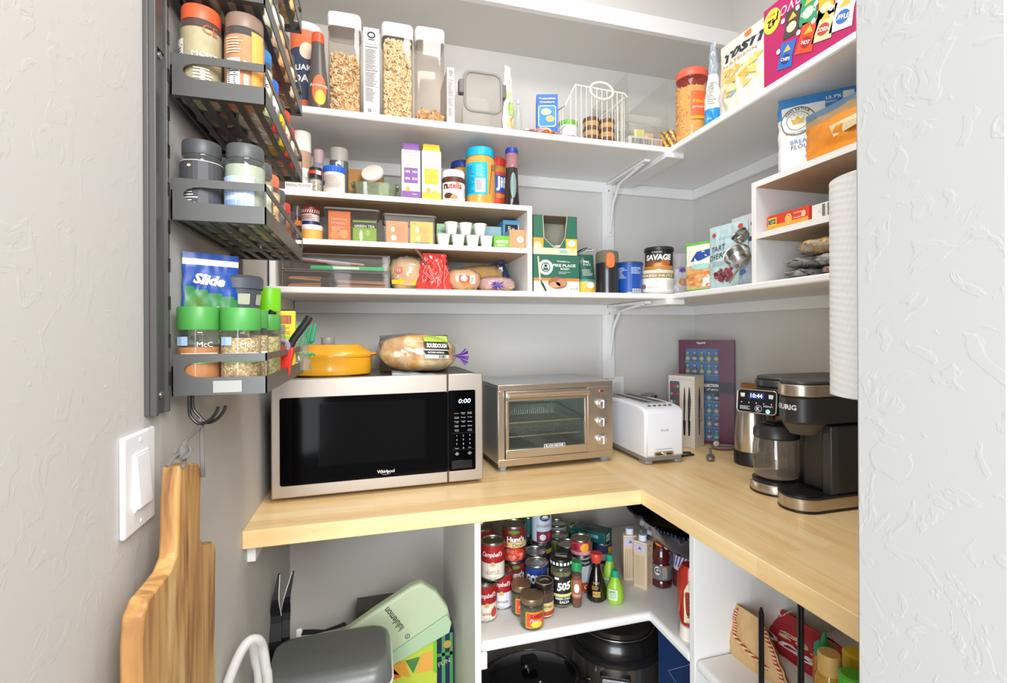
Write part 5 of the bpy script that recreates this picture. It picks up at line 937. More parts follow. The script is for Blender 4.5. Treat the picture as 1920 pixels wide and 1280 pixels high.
a.rect(xs+.010, gz1-.1165, px1-.006, gz1-.1162, M('5A5A5C', .5), 1); a.rect(xs+.010, gz1-.163, px1-.006, gz1-.1627, M('5A5A5C', .5), 1)
for s in (-1, 1): a.ring(cxp+s*.018, gz1-.174, .006, .0045, .0008, wh, 1, 4); a.txt('>' if s > 0 else 'x', cxp+s*.018, gz1-.174, .004, wh, 1)
a.obj('lettering', t); MB().box(xs+.010, y-.0022, gz0+.006, px1-.010, y-.001, gz0+.028, M('17181A', .2)).obj('open_button', t, bevel=.001)
a = Art(FRONT(y-.0012)); a.txt('Whirlpool', (gx0+xs)/2+.045, gz0+.015, .0115, wh, 1, w=.045, bold=.02); a.ring((gx0+xs)/2+.045, gz0+.012, .012, .0045, .0006, wh, 1); a.obj('brand_lettering', t)
for sx in (-1, 1):
    for sy in (-1, 1): MB().cyl(.012, -.010, 0, M('222222', .6), 14, (sx*(mw/2-.05), sy*(MD/2-.05))).obj('foot', t)
mt = mz+mh-.004
# yellow oval baking dish on top
yel = M('E5A324', .22, coat=.5, var=.06); x0, x1 = onY(541, 690, 1.43)[0], onY(697, 690, 1.43)[0]; r = (x1-x0)/2
zt = onY(620, 668, 1.40)[2]-mt; cxx = (x0+x1)/2
t = thing('covered_baking_dish', 'glossy mustard yellow oval baking dish with a stepped lid on the microwave', 'baking dish', (cxx+.001, 1.455, mt+.001))
MB().lathe([(r*.88, 0), (r*.96, .004), (r*.985, .020), (r*.99, zt-.006), (r*1.02, zt-.003), (r*1.02, zt)], yel, 44, sy=.62).obj('dish_body', t)
MB().lathe([(r*1.02, zt+.0005), (r*1.02, zt+.004), (r*.98, zt+.009), (r*.86, zt+.017), (r*.74, zt+.027), (r*.70, zt+.030), (.001, zt+.031)], yel, 44, sy=.62, close=False).obj('dish_lid', t)
for s in (-1, 1): MB().blob(.014, .026, .005, yel, (s*(r*1.0), 0, zt+.003), 16, 8).obj('handle', t)
p = onY(615, 633, 1.60); hgt = p[2]-mt
jar('glass_shaker', 'clear shaker with a grey cap standing behind the yellow baking dish', 'shaker', (p[0], 1.60, mt+.001), .024, hgt, M('B9B4AC', .4), .018, M('D9D4CC', .7), neck=.9, lr=.0195)
# sourdough
x0, x1 = onY(703, 670, 1.42)[0], onY(853, 670, 1.42)[0]; zt = onY(770, 630, 1.42)[2]-mt
crust = bpy.data.materials.new('crust'); crust.use_nodes = True; nt = crust.node_tree; b = nt.nodes['Principled BSDF']; b.inputs['Roughness'].default_value = .55
tc = nt.nodes.new('ShaderNodeTexCoord'); n = nt.nodes.new('ShaderNodeTexNoise'); n.inputs['Scale'].default_value = 22; n.inputs['Detail'].default_value = 6; rp_ = nt.nodes.new('ShaderNodeValToRGB'); nt.links.new(tc.outputs['Object'], n.inputs[0]); nt.links.new(n.outputs[0], rp_.inputs[0]); nt.links.new(rp_.outputs[0], b.inputs[0])
e = rp_.color_ramp.elements; e[0].position = .35; e[0].color = hexc('B9773A'); e[1].position = .62; e[1].color = hexc('EAD3A0'); q = e.new(.5); q.color = hexc('D9A765')
t = thing('sourdough_loaf', 'oval sourdough loaf in a clear bag with a green and black band on the microwave', 'bread', ((x0+x1)/2+.004, 1.475, mt+.004), rot=(0, .05, .05)); rx, rz_ = (x1-x0)/2, zt/2
m = MB(); m.blob(rx, .055, rz_, crust, (0, 0, rz_), 40, 22, 2.35, .10, 5, 3); 
m.obj('loaf', t, angle=1.5)
MB().blob(rx*1.03, .058, rz_*1.03, CLEAR('F6F4F0', .93, .1, spec=1.3), (0, 0, rz_*1.01), 44, 22, 2.3, .10, 9, 4).obj('plastic_wrap', t, angle=1.5)
def sF(a_, b_, l): 
    q = max(.05, 1-abs(a_/rx)**2.35-abs((b_)/rz_)**2.35)**(1/2.35); return (a_, -.0605*q-.003-.0007*l, rz_+b_)
a = Art(sF); lx = rx*.36
for (c_, za, zb, l) in (('B9D84A', rz_*.30, rz_*.98, 0), ('26241F', rz_*.26, rz_*.66, 1), ('26241F', -rz_*.02, rz_*.20, 1), ('E9E4D6', -rz_*.24, rz_*.26, 0)): a.mb.grid(lambda u, v: sF(lx-.030+.074*u+.006*(1-v), za+(zb-za)*v, l), 12, 6, M(c_, .5))
a.txt('SOURDOUGH', lx+.010, rz_*.46, rz_*.24, WHITE, 3, w=.062, bold=.04); a.txt('NOTHING ARTIFICIAL', lx+.008, rz_*.09, rz_*.09, WHITE, 3, w=.05, bold=.03); a.lines(lx+.016, -rz_*.20, lx+.040, -rz_*.04, 8, INK, 3, vertical=True); a.obj('printed_band', t)
m = MB(); pm = M('6A2E9C', .25)
for i in range(11):
    g = -1.2+2.4*i/10; m.tube([(rx*.98, 0, rz_*.9), (rx+.016, -.010+.004*math.sin(i*3), rz_*.9+.006*math.sin(g)), (rx+.030+.014*math.cos(g), -.010+.010*math.sin(i*2), rz_*.85+.026*math.sin(g))], [.0015, .003, .0045], pm if i % 3 else M('A98AD8', .25), 6, flat=.5)
m.obj('gathered_end', t)
x0b, x1b = onY(712, 640, 1.56)[0], onY(840, 640, 1.56)[0]
pouch('dark_bread_bag', 'dark brown printed bag showing behind the sourdough loaf', 'bag', ((x0b+x1b)/2, 1.575, mt), x1b-x0b, onY(770, 628, 1.56)[2]-mt, .05, lambda u, v: M('4A3A2E', .4) if v > .3 else M('7A6450', .4), seed=91, wr=.005, art=lambda a, w, h: a.txt('BREAD', -w*.42, h*.8, .010, M('D8C8B0', .5), 1))
pc = M('A9BCC8', .5); m = MB(); P = lambda u, v: (onY(735, 700, 1.36)[0]+(.125)*u*(1-.15*v), 1.350+.035*v, mt+.0015+.012*v*(1-u*.8)*(1 if v > .1 else 0)+.001*math.sin(u*14))
m.grid(P, 16, 5, lambda u, v: pc if v < .7 else M('5A6A74', .5)); m.grid(lambda u, v: (P(1-u, v)[0], P(1-u, v)[1], P(1-u, v)[2]-.0008), 16, 5, pc); tag(m.obj('printed_wrapper', angle=1.4), 'flat pale blue printed wrapper tucked under the sourdough loaf', 'wrapper')
# ------------------------------------------------------------------ toaster oven
ox0, ox1, oy, od, oh, ozf = .352, .748, 1.442, .27, .248, .016
t = thing('toaster_oven', 'champagne metal toaster oven with a glass door and three dials', 'toaster oven', ((ox0+ox1)/2, oy+od/2, CT), .055)
w_ = ox1-ox0; y = -od/2; x0, x1 = -w_/2, w_/2; ch = M('CCBDAA', .28, .8, bump=.03, bscale=200, stretch=(1, 40, 40)); z0, z1 = ozf, ozf+oh; xd = x0+w_*.775; dk = M('2A2826', .4)
m = MB(); T_ = .006
m.box(x0, y, z1-T_, x1, -y, z1, M('B9BEC0', .25, .8)); m.box(x0, y, z0, x1, -y, z0+T_, dk); m.box(x0, y, z0+T_, x0+T_, -y, z1-T_, M('B9BEC0', .3, .8)); m.box(x1-T_, y, z0+T_, x1, -y, z1-T_, M('B9BEC0', .3, .8)); m.box(x0+T_, -y-T_, z0+T_, x1-T_, -y, z1-T_, M('9FA8A4', .4, .3)); m.box(xd, y+.01, z0+T_, xd+.004, -y-T_, z1-T_, M('AEB6B2', .3, .6))
m.obj('casing', t, bevel=.002)
m = MB(); m.prism(rrect(x0, z0, x1, z1, .014), y-.004, y, ch, 'y')
# the front frame is open where the door is
fr = MB(); dz0, dz1 = z0+.022, z1-.018
fr.box(x0+.001, y-.006, z0, x1-.001, y, dz0, ch); fr.box(x0+.001, y-.006, dz1, x1-.001, y, z1, ch); fr.box(x0+.001, y-.006, dz0, x0+.022, y, dz1, ch); fr.box(xd-.004, y-.006, dz0, x1-.001, y, dz1, ch); fr.obj('front_frame', t, bevel=.0015)
dr = MB(); a0, a1, b0, b1 = x0+.024, xd-.006, dz0+.002, dz1-.002; bw = .010
dr.box(a0, y-.010, b0, a1, y-.002, b0+.026, ch); dr.box(a0, y-.010, b1-.030, a1, y-.002, b1, ch); dr.box(a0, y-.010, b0+.026, a0+bw, y-.002, b1-.030, ch); dr.box(a1-bw, y-.010, b0+.026, a1, y-.002, b1-.030, ch); dr.obj('door', t, bevel=.0012)
MB().box(a0+bw, y-.006, b0+.026, a1-bw, y-.004, b1-.030, CLEAR('F0F4F0', .985, .03, spec=.5)).obj('door_glass', t)
hb = MB(); hb.tube([(a0+.004, y-.026, b1-.012), (a1-.002, y-.026, b1-.012)], .0075, ch, 14); 
for xx in (a0+.010, a1-.010): hb.box(xx-.006, y-.026, b1-.018, xx+.006, y-.008, b1-.006, M('B9BEC4', .25, .8))
hb.obj('door_handle', t, bevel=.001)
a = Art(FRONT(y-.010)); xm = (a0+a1)/2+.022; a.poly(rrect(xm-.036, b0+.024, xm+.036, b0+.036, .002), M('E9E9E9', .4), 0); a.poly(rrect(xm-.034, b0+.0255, xm+.034, b0+.0345, .0015), M('2A2A2C', .4), 1); a.txt('BLACK+DECKER', xm, b0+.030, .0062, WHITE, 2, w=.062, bold=.04); a.rect(xd+.040, dz1-.016, xd+.052, dz1-.010, M('8E2218', .3), 0) ; a.obj('lettering', t)
kx = (xd+x1)/2+.002
for i in range(3):
    kz = z0+oh*(.71-.235*i); k_ = MB(); k_.lathe([(.0175, 0), (.0175, .004), (.0150, .005), (.0135, .016), (.012, .0175), (.001, .0175)], M('D9DBDE', .2, .9), 26, close=False); k_.box(-.002, -.0125, .017, .002, .0125, .021, M('E4E6E8', .2, .9)); k_.v = [(kx+p[0], y-.006-p[2], kz+p[1]) for p in k_.v]; k_.f = [f[::-1] for f in k_.f] if 0 else k_.f; k_.obj('dial', t)
a = Art(FRONT(y-.006))
for i in range(3):
    kz = z0+oh*(.71-.235*i)
    for g in range(9): q = -2.2+4.4*g/8; a.rect(kx+.021*math.sin(q)-.0006, kz+.021*math.cos(q)-.0006, kx+.021*math.sin(q)+.0006, kz+.021*math.cos(q)+.0006, INK, 1)
a.poly(rrect(kx-.009, dz1-.016, kx+.007, dz1-.010, .001), M('E9D8C8', .4), 0); a.rect(kx-.007, dz1-.0148, kx+.005, dz1-.0112, M('A82418', .3), 1); a.obj('dial_marks', t)
wr_ = M('C8CCC8', .25, .9); m = MB(); zr = z0+.085; yi0, yi1 = y+.012, -y-.012; xi0, xi1 = x0+.012, xd-.006
m.tube([(xi0, yi0, zr), (xi1, yi0, zr), (xi1, yi1, zr), (xi0, yi1, zr)], .0022, wr_, 6, True)
for i in range(1, 17): xx = xi0+(xi1-xi0)*i/17; m.tube([(xx, yi0, zr), (xx, yi1, zr)], .0013, wr_, 5)
m.obj('wire_rack', t)
m = MB(); zr = z0+.128; bt_ = M('B7B9B4', .3, .8); m.tube([(xi0, yi0, zr), (xi1, yi0, zr), (xi1, yi1, zr+.020), (xi0, yi1, zr+.020)], .0026, bt_, 6, True); zb_ = zr-.018
for i in range(34): xx = xi0+.01+(xi1-xi0-.02)*i/33; m.tube([(xx, yi0, zr), (xx, yi0+.008, zb_), (xx, yi1-.008, zb_), (xx, yi1, zr+.018)], .0007, bt_, 4)
for i in range(12): yy = yi0+.01+(yi1-yi0-.02)*i/11; m.tube([(xi0+.008, yy, zb_), (xi1-.008, yy, zb_)], .0007, bt_, 4)
m.obj('mesh_basket', t)
MB().box(xi0+.02, yi0+.02, z0+.040, xi1-.015, yi1-.01, z0+.044, M('8C8E8A', .35, .7)).obj('baking_tray', t, bevel=.003)
for i, zz in enumerate((z0+.024, z0+.026)): MB().tube([(xi0, (-.05, .06)[i], zz), (xi1, (-.05, .06)[i], zz)], .004, M('D8D4CC', .4), 8).obj('heating_element', t)
for sx in (-1, 1):
    for sy in (-1, 1): MB().lathe([(.009, 0), (.014, ozf)], M('9FB0C8', .4), 14, (sx*(w_/2-.022), sy*(od/2-.022), 0), sq=6).obj('foot', t)
# wall outlet
p0, p1 = onY(1146, 745, D), onY(1163, 718, D); t = thing('wall_outlet', 'white outlet plate on the back wall between the toaster oven and toaster', 'outlet', ((p0[0]+p1[0])/2, D, (p0[2]+p1[2])/2))
MB().box(-.035, -.006, -.057, .035, 0, .057, WHITE).obj('cover_plate', t, bevel=.002); MB().box(-.017, -.0075, -.033, .017, -.006, .033, M('E4E3E0', .4)).obj('socket', t, bevel=.001)
# ------------------------------------------------------------------ white toaster
tx0, tx1, ty, td, th_ = .826, .968, 1.366, .33, .182
t = thing('toaster', 'white two-slot toaster with its narrow end towards the counter edge', 'toaster', ((tx0+tx1)/2, ty+td/2, CT)); w_ = tx1-tx0; x0, x1, y = -w_/2, w_/2, -td/2; tw = M('EDEDF2', .3, coat=.3); gr = M('8D8B8A', .4)
prof = [(y+.004, .022), (y, .030), (y, th_-.020), (y+.004, th_-.010), (y+.020, th_-.002), (y+.05, th_+.004), (0, th_+.007), (-y-.05, th_+.002), (-y-.004, th_-.012), (-y, .030), (-y-.004, .022)]
MB().prism(prof[::-1], x0, x1, tw, 'x').obj('toaster_body', t, bevel=.010, seg=4)
bs = MB(); bs.prism([(x0+.004, y+.006), (x1-.004, y+.006), (x1-.004, -y-.006), (x0+.004, -y-.006)], .010, .026, gr); bs.box(x0+.004, y+.004, 0, x0+.030, y+.05, .012, gr); bs.box(x1-.030, y+.004, 0, x1-.004, y+.05, .012, gr); bs.box(x0+.004, -y-.05, 0, x1-.004, -y-.006, .012, gr); bs.obj('base', t, bevel=.004)
sl = MB(); sl.box(x0+.030, y+.055, th_-.03, x1-.030, -y-.035, th_+.0085, M('C6C8CC', .3, .6)); sl.obj('slot_surround', t, bevel=.003)
for s in (-1, 1): MB().box(s*.022-.012, y+.065, th_-.02, s*.022+.012, -y-.045, th_+.0092, M('17181A', .4)).obj('bread_slot', t)
for i in range(5): b_ = MB(); b_.lathe([(.0052, 0), (.0052, .003), (.001, .0035)], M('4A4A4C', .3), 16, (-.038+.019*i, y+.030, th_+.0005)); b_.obj('button', t)
a = Art(FRONT(y)); a.txt('Breville', .0, th_*.60, .0085, M('8A8C94', .4), 1, w=.028); a.rect(-.035, .048, .026, .0492, M('77757A', .4), 1); a.obj('lettering', t)
MB().prism(rrect(-.040, .0265, .030, .0415, .0072), y-.003, y+.002, M('C9B9A0', .25, .8), 'y').obj('slider_plate', t); MB().box(-.033, y-.0035, .0315, .022, y-.0028, .036, M('17181A', .4)).obj('slider_slot', t); MB().prism(rrect(-.012, .028, .0, .040, .005), y-.008, y-.002, M('DDE0E6', .2, .8), 'y').obj('slider_knob', t)
# lid of something behind the toaster
p = onZ(1243, 812, CT); hh = 0.176
t = thing('steel_canister', 'small steel canister whose ringed lid shows just behind the toaster', 'canister', (1.060, 1.722, CT)); MB().lathe([(.026, 0), (.028, .003), (.028, hh-.012)], STEEL, 24).obj('canister_body', t); MB().lathe([(.031, hh-.012), (.031, hh-.004), (.022, hh), (.012, hh+.003), (.001, hh+.003)], M('9A9C9C', .25, .9), 24, close=False).obj('lid', t)
# burgundy box of little bottles
bur = M('5E2440', .35); A0, B0 = Vector((1.140, 1.641, 0)), Vector((1.272, 1.494, 0)); dd = (B0-A0); wB = dd.length; ang = math.atan2(dd.y, dd.x); dB = .036; hB = .392
cc = (A0+B0)/2+Vector((-math.sin(ang), math.cos(ang), 0))*dB/2
t = thing('miniature_bottle_gift_box', 'tall burgundy gift box with a window full of small bottles in the counter corner', 'box', (cc.x, cc.y, CT), ang); x0, x1, y = -wB/2, wB/2, -dB/2; wx0, wx1 = x0+.020, x1-.052
m = MB(); m.box(x0, y+.030, 0, x1, -y, hB, bur); m.box(x0, y, 0, wx0, y+.030, hB, bur); m.box(wx1, y, 0, x1, y+.030, hB, bur); m.box(wx0, y, hB-.032, wx1, y+.030, hB, bur); m.box(wx0, y, 0, wx1, y+.030, .014, bur); m.box(x0-.0004, y-.0006, hB*.49, x1+.0004, y+.0005, hB*.60, M('26232A', .4)); m.obj('carton', t)
MB().box(wx0, y+.026, .014, wx1, y+.029, hB-.032, M('6E93B8', .5)).obj('backing_card', t)
MB().box(wx0, y+.001, .014, wx1, y+.0015, hB-.032, CLEAR('E8F0F8', .97, .05, spec=.5)).obj('window', t)
a = Art(FRONT(y)); a.txt('PepperHill', (wx0+wx1)/2, hB-.012, .010, WHITE, 1, w=.03, bold=.02); a.txt('COLLECTION', x0+wB*.56, hB*.565, .011, WHITE, 2, w=.066, bold=.03); a.txt('of spice', x0+wB*.62, hB*.525, .010, WHITE, 2, w=.04, shear=.3); a.obj('lettering', t)
rn = random.Random(7); CB_ = ['D9624A', '7EBE6A', 'C9546A', 'D08AA0', '4A8AC0', 'B03A34', 'E0A03C', '3A6AA8', 'A84A3A', 'D9B24A']; bid = 0
pos = []
for r_ in range(7):
    zz = .016+r_*.049
    if hB*.47 < zz+.02 < hB*.60: continue
    MB().box(wx0, y+.003, zz-.002, wx1, y+.026, zz-.0005, M('C9D6E0', .4)).obj('tray_shelf', t)
    for c_ in range(5): pos.append((wx0+.011+c_*(wx1-wx0-.022)/4, zz, r_, c_))
ordr = ('lowest', 'second', 'third', 'fourth', 'fifth', 'sixth', 'top'); prb = {}
for (xx, zz, r_, c_) in pos:
    col = rn.choice(CB_)
    if col not in prb:
        q = MB(); q.lathe([(.0085, 0), (.009, .002), (.009, .019), (.004, .026), (.0035, .030)], M(col, .3), 12).lathe([(.0045, .029), (.0045, .036), (.001, .037)], M('D9DEE2', .3), 10); q.lathe([(.0092, .006), (.0092, .016)], M('EDE6DA', .5), 12, close=False); o = q.obj('miniature_bottle'); prb[col] = o
    else: o = prb[col].copy(); COL.objects.link(o)
    v = Matrix.Rotation(ang, 3, 'Z') @ Vector((xx, y+.013, zz)); o.location = (cc.x+v.x, cc.y+v.y, CT+zz); tag(o, ('leftmost', 'second', 'middle', 'fourth', 'rightmost')[c_]+' tiny sauce bottle of the '+ordr[r_]+' row in the burgundy gift box', 'bottle', 'tiny bottles in the burgundy gift box')
# knife box in front of it
t0 = Vector((1.112, 1.507, 0)); ang = .5236; wK, dK, hK = .084, .100, .262; u_ = Vector((math.cos(ang), math.sin(ang), 0)); v_ = Vector((-math.sin(ang), math.cos(ang), 0)); cc = t0+u_*wK/2+v_*dK/2
def knife(a, cx, s):
    a.poly([(cx-.004*s, .10), (cx+.002*s, .10), (cx+.006*s, .17), (cx+.003*s, .215), (cx, .225), (cx-.004*s, .17)], M('3A3836', .5), 2); a.poly([(cx-.003, .045), (cx+.003, .045), (cx+.005, .10), (cx-.005, .10)], M('1E1D1C', .5), 2)
def kf(a, w, h): knife(a, -w*.05, 1.6); a.txt('Knives', w*.18, h*.45, .013, M('8E2A2A', .5), 2, rot=PI/2); a.rect(-w*.45, h*.80, w*.45, h*.96, M('E9D9B8', .6), 0)
def kl(a, w, h):
    a.poly(rrect(-w*.44, h*.44, -w*.06, h*.92, .006), M('5A5E6C', .4), 1); rn = random.Random(3)
    for r_ in range(4):
        for c_ in range(3): a.disc(w*(-.37+.12*c_), h*(.52+.11*r_), w*.05, w*.055, M(rn.choice(('C94A44', 'E6E0D6', '7C8EB0', '8CAF84', 'B0423C')), .4), 2, n=12, rings=1)
        a.rect(-w*.43, h*(.475+.11*r_), -w*.07, h*(.482+.11*r_), M('B0302C', .4), 3)
    knife(a, w*.12, .8); knife(a, w*.30, 1.2)
    for i in range(22): a.disc(w*.44, h*(.05+.042*i), .0012, .0012, INK, 2, n=6, rings=1)
    for i in range(14): a.disc(-w*.40+w*.062*i, h*.95, .0012, .0012, INK, 2, n=6, rings=1)
carton('knife_set_box', 'cream box printed with black knives beside the toaster', 'box', (cc.x, cc.y, CT), wK, dK, hK, M('DDD3C4', .5), rz=ang, art=kf, side={'L': kl})
# leaning board, thermal carafe
tag(MB().box(1.283, 1.24, CT+.0005, 1.3065, 1.474, 1.152, WOOD('board_brown', 'A5683A', 'CF9460', 'y', .05, 2)).obj('chopping_board', bevel=.003), 'brown wooden chopping board leaning on the right wall behind the coffee maker', 'chopping board')
p = (1.170, 1.292, CT); t = thing('thermal_carafe', 'brushed steel thermal carafe with a black base behind the coffee maker', 'carafe', p, .0); r = .055
bl = M('1C1C1E', .35)
MB().lathe([(r*.98, 0), (r*1.02, .003), (r*1.02, .040), (r*.99, .044)], bl, 32).obj('base', t)
MB().lathe([(r*.97, .044), (r*.985, .08), (r*.90, .15), (r*.74, .20), (r*.70, .205)], M('CFC6BA', .25, .9), 32).obj('carafe_body', t)
MB().lathe([(r*.74, .204), (r*.74, .222), (r*.6, .232), (.001, .233)], bl, 28, close=False).obj('lid', t)
MB().tube([(r*.25, -r*.95, .05), (r*.3, -r*1.15, .07), (r*.3, -r*1.15, .16), (r*.2, -r*.8, .20)], .008, bl, 8).obj('handle', t)
# spoon rest, scoop and cord
p = onZ(1356, 842, CT); t = thing('spoon_rest', 'glazed grey spoon rest with a scroll end beside the burgundy box', 'spoon rest', (p[0], p[1], CT), -.3)
gz = M('8A8078', .2, coat=.5); m = MB(); m.lathe([(.020, .002), (.036, .004), (.046, .012), (.044, .013), (.034, .007), (.001, .005)], gz, 30, sy=.6, close=False); m.obj('dish', t)
m = MB(); m.tube([(-.030+.009*math.cos(g)*(1-g/16), -.012+.0, .022+.009*math.sin(g)*(1-g/16)) for g in [i*.5 for i in range(24)]], .0025, M('D9CDB8', .3), 7); m.obj('scroll', t)
p = onZ(1332, 862, CT); t = thing('coffee_scoop', 'brushed metal scoop resting on the counter in front of the spoon rest', 'scoop', (p[0], p[1], CT), .9); MB().blob(.032, .014, .008, M('A8A49C', .3, .9), (0, 0, .010), 22, 12).obj('bowl', t); MB().tube([(.028, 0, .012), (.05, 0, .016), (.075, .002, .020)], [.005, .004, .005], M('B9B4AA', .3, .8), 8).obj('handle', t)
tag(MB().tube([(.974, 1.50, CT+.004), (1.02, 1.47, CT+.004), (1.055, 1.455, CT+.004), (1.05, 1.43, CT+.004), (1.00, 1.425, CT+.004), (.974, 1.44, CT+.004)], .0036, M('2A2B2C', .4), 8).obj('power_cord'), 'black power cord looping out beside the toaster', 'cord')
# ------------------------------------------------------------------ coffee maker (front towards the left, carafe on its far half)
t = thing('coffee_maker', 'large black and champagne two-sided coffee maker with a glass carafe', 'coffee maker', (1.105, 1.005, CT), RZ)
bk_ = M('2B2A2A', .38); bk2 = M('1A1A1B', .3); chm = M('C2B4A4', .3, .85); hz = .306
K0, K1 = .018, .118; kc = (K0+K1)/2                                   # pod side (near)
def stad(x0, x1, yf, yb, n=12): r = (x1-x0)/2; return [((x0+x1)/2+r*math.cos(PI+PI*i/n), yf+r+r*math.sin(PI+PI*i/n)) for i in range(n+1)]+[(x1, yb), (x0, yb)]
MB().prism(stad(K0, K1, -.165, .15), .004, .034, chm).obj('drip_tray_base', t, bevel=.003)
m = MB(); m.prism(stad(K0-.001, K1+.001, -.166, .15), 0, .006, bk2); m.prism(stad(K0-.001, K1+.001, -.166, .15), .033, .038, bk2); m.obj('drip_tray_rim', t, bevel=.001)
m = MB(); m.lathe([(.043, .038), (.043, .0405), (.001, .0405)], M('101011', .5), 30, (kc, -.115, 0)); m.box(kc-.014, -.125, .0402, kc+.008, -.105, .0412, M('050505', .6)); m.obj('drip_grate', t)
MB().prism([(K0+.002, -.062), (K1-.002, -.062), (K1-.002, .145), (K0+.002, .145)], .036, .20, bk_).obj('column', t, bevel=.008, seg=3)
MB().box(K1-.030, -.075, .036, K1-.004, -.055, .20, M('3A393A', .3)).obj('column_rib', t, bevel=.004)
m = MB(); m.prism(stad(K0, K1, -.160, .15, 16), .205, hz-.036, bk_); m.obj('brew_head', t, bevel=.006)
m = MB(); m.lathe([(.030, .178), (.042, .195), (.047, .207)], M('4A443E', .4), 30, (kc, -.108, 0)); m.obj('brew_funnel', t)
MB().prism(stad(K0-.001, K1+.001, -.163, .15, 16), hz-.036, hz-.008, chm).obj('metal_band', t, bevel=.003)
MB().prism(stad(K0+.002, K1-.002, -.160, .15, 16), hz-.008, hz, M('3A3836', .35)).obj('top_lid', t, bevel=.003)
a = Art(lambda q, b, l: (kc+(K1-K0)/2*math.sin(q/.05)*1.0+ (math.copysign(.0005+.0004*l, math.sin(q/.05))), -.160+.05-(.0505+.0004*l)*math.cos(q/.05), b)); a.txt('KEURIG', -.004, hz-.062, .0125, M('E6E4E0', .4), 1, w=.058, bold=.03); a.obj('lettering', t)
C0, C1 = -.112, .014; cc_ = (C0+C1)/2                                  # carafe side (far)
MB().lathe([(.060, .004), (.063, .006), (.063, .024), (.061, .027), (.001, .027)], chm, 36, (cc_, -.075, 0), close=False).obj('warming_base', t)
m = MB(); m.lathe([(.058, .027), (.058, .034), (.054, .036), (.001, .036)], bk2, 36, (cc_, -.075, 0), close=False); m.lathe([(.062, 0), (.064, .001), (.064, .006), (.001, .006)], bk2, 36, (cc_, -.075, 0)); m.obj('warming_plate', t)
MB().box(C0, -.010, 0, C1+.006, .15, .20, bk_).obj('rear_housing', t, bevel=.008)
MB().prism([(x, yy) for x, yy in stad(C0+.004, C1, -.120, .15, 16)], .205, hz-.028, bk_).obj('brew_housing', t, bevel=.006)
MB().prism(stad(C0+.002, C1+.002, -.122, .15, 16), hz-.028, hz-.010, M('34383B', .3)).obj('reservoir_band', t, bevel=.003)
m = MB(); m.prism(stad(C0+.006, C1-.002, -.118, .15, 16), hz-.010, hz-.001, M('3F3D3B', .35)); m.obj('reservoir_lid', t, bevel=.004)
g_ = CLEAR('EDE6DC', .93, .03, spec=1.6); zc0 = .0365
MB().lathe([(.045, zc0), (.053, zc0+.006), (.0565, zc0+.030), (.0565, zc0+.085), (.052, zc0+.110)], g_, 40, (cc_, -.075, 0), close=False).obj('carafe_glass', t)
MB().lathe([(.053, zc0+.106), (.056, zc0+.110), (.055, zc0+.126), (.046, zc0+.140), (.020, zc0+.148), (.001, zc0+.148)], bk_, 36, (cc_, -.075, 0), close=False).obj('carafe_lid', t)
MB().tube([(cc_-.035, -.120, zc0+.118), (cc_-.048, -.150, zc0+.120), (cc_-.050, -.155, zc0+.09), (cc_-.044, -.142, zc0+.03), (cc_-.035, -.120, zc0+.022)], .008, bk_, 10).obj('carafe_handle', t) if 0 else None
MB().blob(.020, .010, .006, M('1A1A1B', .3), (cc_+.010, -.105, zc0+.146), 16, 8).obj('pour_spout', t)
MB().lathe([(.001, zc0+.003), (.046, zc0+.003), (.050, zc0+.006), (.001, zc0+.006)], M('9C8E7C', .3), 30, (cc_, -.075, 0)).obj('glass_bottom', t)
# control panel
pt_ = bpy.data.objects.new('control_panel', None)
m = MB(); Tm = Matrix.Translation((cc_-.004, -.128, .238)) @ Matrix.Rotation(.42, 4, 'Z') @ Matrix.Rotation(-.12, 4, 'X'); m.T = Tm
m.prism(rrect(-.052, -.032, .052, .032, .010), -.012, .014, bk2, 'y'); m.mb = None; o = m.obj('control_panel', t, bevel=.0025)
m = MB(); m.T = Tm; m.tube([(x, -.0122, z) for x, z in rrect(-.050, -.030, .050, .030, .009)], .0013, M('B9B4AC', .3, .8), 6, True); m.obj('panel_trim', t)
a = Art(FRONT(-.012)); a.mb.T = Tm; w1 = M('DCDDE0', .5); a.rect(-.020, .006, .020, .024, M('20285A', .3, emit=.3), 1); a.txt('10:44', .0, .015, .011, M('C8D4FF', .5, emit=2.0), 2, w=.030)
for s in (-1, 1): a.poly([(s*.036-.005, .010), (s*.036+.005, .010), (s*.036+.006, .020), (s*.036-.006, .020)], w1, 1)
for i in range(5): a.disc(-.038+.019*i, -.004, .0014, .002, w1, 1, n=8, rings=1)
a.ring(.006, -.018, .009, .009, .001, w1, 1); a.txt('K', .006, -.018, .010, w1, 2, bold=.03); a.disc(.030, -.023, .0055, .0055, M('7CC8F0', .4, emit=.8), 1); a.lines(-.042, -.022, -.010, -.012, 3, w1, 1); a.lines(.018, -.012, .045, -.007, 2, w1, 1)
a.obj('panel_symbols', t)
bpy.data.objects.remove(pt_)
